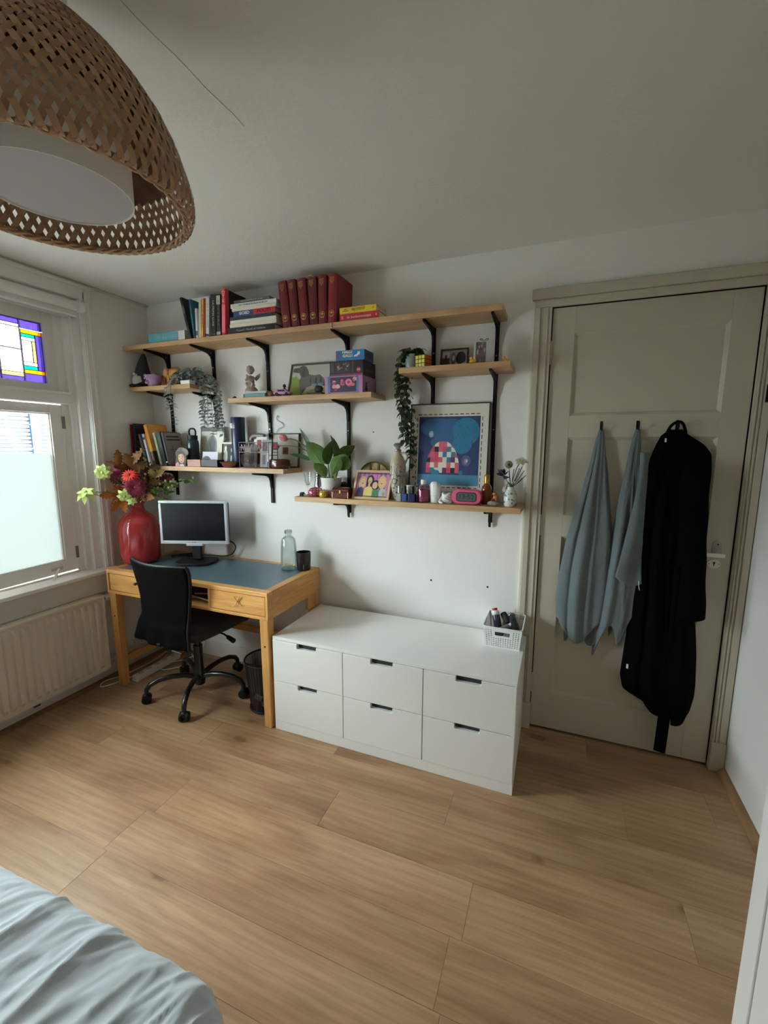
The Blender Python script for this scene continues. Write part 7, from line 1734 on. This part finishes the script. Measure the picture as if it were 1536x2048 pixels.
for k, (ex, ez) in enumerate(((0.058, 0.085), (0.048, 0.105), (0.064, 0.062), (0.036, 0.095), (0.05, 0.05), (0.01, 0.09), (-0.01, 0.08))):
    MB().tube(smooth_pts([(0, 0, -0.05), (0.004, 0, 0.0), (ex * 0.5, 0.004 * (k % 3 - 1), ez * 0.45), (ex, 0.008 * (k % 3 - 1), ez)]), 0.0018, 5).build('twig', flat((64, 70, 44), 0.7), o, smooth=60)
MB().ball((0.018, -0.008, 0.03), 0.004, 8, 6).build('berry', WINK, o, smooth=60)
# big framed poster: plain patchwork hill at night in the same colours
Bn, Bl, Bm, Bg = (44, 62, 106), (52, 96, 140), (44, 120, 156), (76, 138, 168)
P = [((222, 220, 206), rect(0, 1, 0, 1))]
PX, PZ = (0.105, 0.90), (0.155, 0.875)
def pq(a, b): return (PX[0] + (PX[1] - PX[0]) * a, PZ[0] + (PZ[1] - PZ[0]) * b)
def pr(a, b, c, d): return [pq(a, c), pq(b, c), pq(b, d), pq(a, d)]
def pe(cx, cz, rx, rz_, n=22, a0=0, a1=2 * math.pi): return [pq(x, z) for x, z in ell(cx, cz, rx, rz_, n, a0, a1)]
for k in range(12):                                   # dashed border
    c = [(40, 36, 52), (150, 70, 90)][k % 2]
    a = PX[0] - 0.015 + (PX[1] - PX[0] + 0.03) * k / 12; b = a + 0.045
    P += [(c, rect(a, b, PZ[1] + 0.018, PZ[1] + 0.028)), (c, rect(a, b, PZ[0] - 0.028, PZ[0] - 0.018))]
    a = PZ[0] - 0.015 + (PZ[1] - PZ[0] + 0.03) * k / 12; b = a + 0.04
    P += [(c, rect(PX[0] - 0.030, PX[0] - 0.019, a, b)), (c, rect(PX[1] + 0.019, PX[1] + 0.030, a, b))]
P += [(Bn, pr(0, 1, 0, 1)), (Bl, pe(0.30, 0.84, 0.28, 0.14)), (Bl, pe(0.55, 0.80, 0.22, 0.17)), (Bl, pe(0.5, 0.62, 0.3, 0.12)), (Bm, pe(0.78, 0.78, 0.215, 0.20)), (Bm, pe(0.72, 0.6, 0.16, 0.14)), ((150, 176, 190), pe(0.21, 0.745, 0.042, 0.05)), ((200, 206, 206), pe(0.21, 0.745, 0.022, 0.028))]
R = random.Random(21)
for k in range(34): x, z2 = R.uniform(0.62, 0.94), R.uniform(0.55, 0.94); P.append((Bn, pe(x, z2, 0.005, 0.008, 6)))
for k in range(40): x, z2 = R.uniform(0.03, 0.6), R.uniform(0.2, 0.66); P.append(((70, 92, 138), pe(x, z2, 0.004, 0.006, 5)))
# patchwork dome
QC = [(196, 72, 102), (226, 222, 204), (36, 34, 46), (52, 122, 148), (110, 46, 86), (206, 92, 116), (220, 214, 196), (196, 72, 102)]
cells_x, cells_z = 8, 6
for i in range(cells_x):
    for j in range(cells_z):
        xa, xb = 0.14 + 0.55 * i / cells_x, 0.14 + 0.55 * (i + 1) / cells_x; za, zb2 = 0.18 + 0.46 * j / cells_z, 0.18 + 0.46 * (j + 1) / cells_z
        poly = []
        for (x, z2) in ((xa, za), (xb, za), (xb, zb2), (xa, zb2)):
            dx, dz = (x - 0.415) / 0.285, (z2 - 0.18) / 0.47; l_ = math.hypot(dx, dz)
            if l_ > 1: dx, dz = dx / l_, dz / l_
            poly.append(pq(0.415 + dx * 0.285, 0.18 + dz * 0.47))
        P.append((QC[(i * 3 + j * 5 + (i * j) % 4) % len(QC)], poly))
P += [((84, 96, 140), pe(0.80, 0.36, 0.075, 0.08)), ((150, 120, 150), pe(0.79, 0.35, 0.03, 0.045)), ((206, 200, 206), pe(0.81, 0.36, 0.015, 0.025)), (Bg, pr(0, 1, 0, 0.155)), (Bm, pe(0.28, 0.19, 0.05, 0.04)), (Bm, pe(0.33, 0.185, 0.04, 0.035)), (Bm, pe(0.72, 0.18, 0.03, 0.04))]
picture('framed_poster', 'large framed blue night poster with colourful patchwork', 'poster', 1.866, 2.276, TE, 0.498, -0.066, 0.085, 0.005, (58, 48, 40), P, t=0.012, bg=(222, 220, 206))
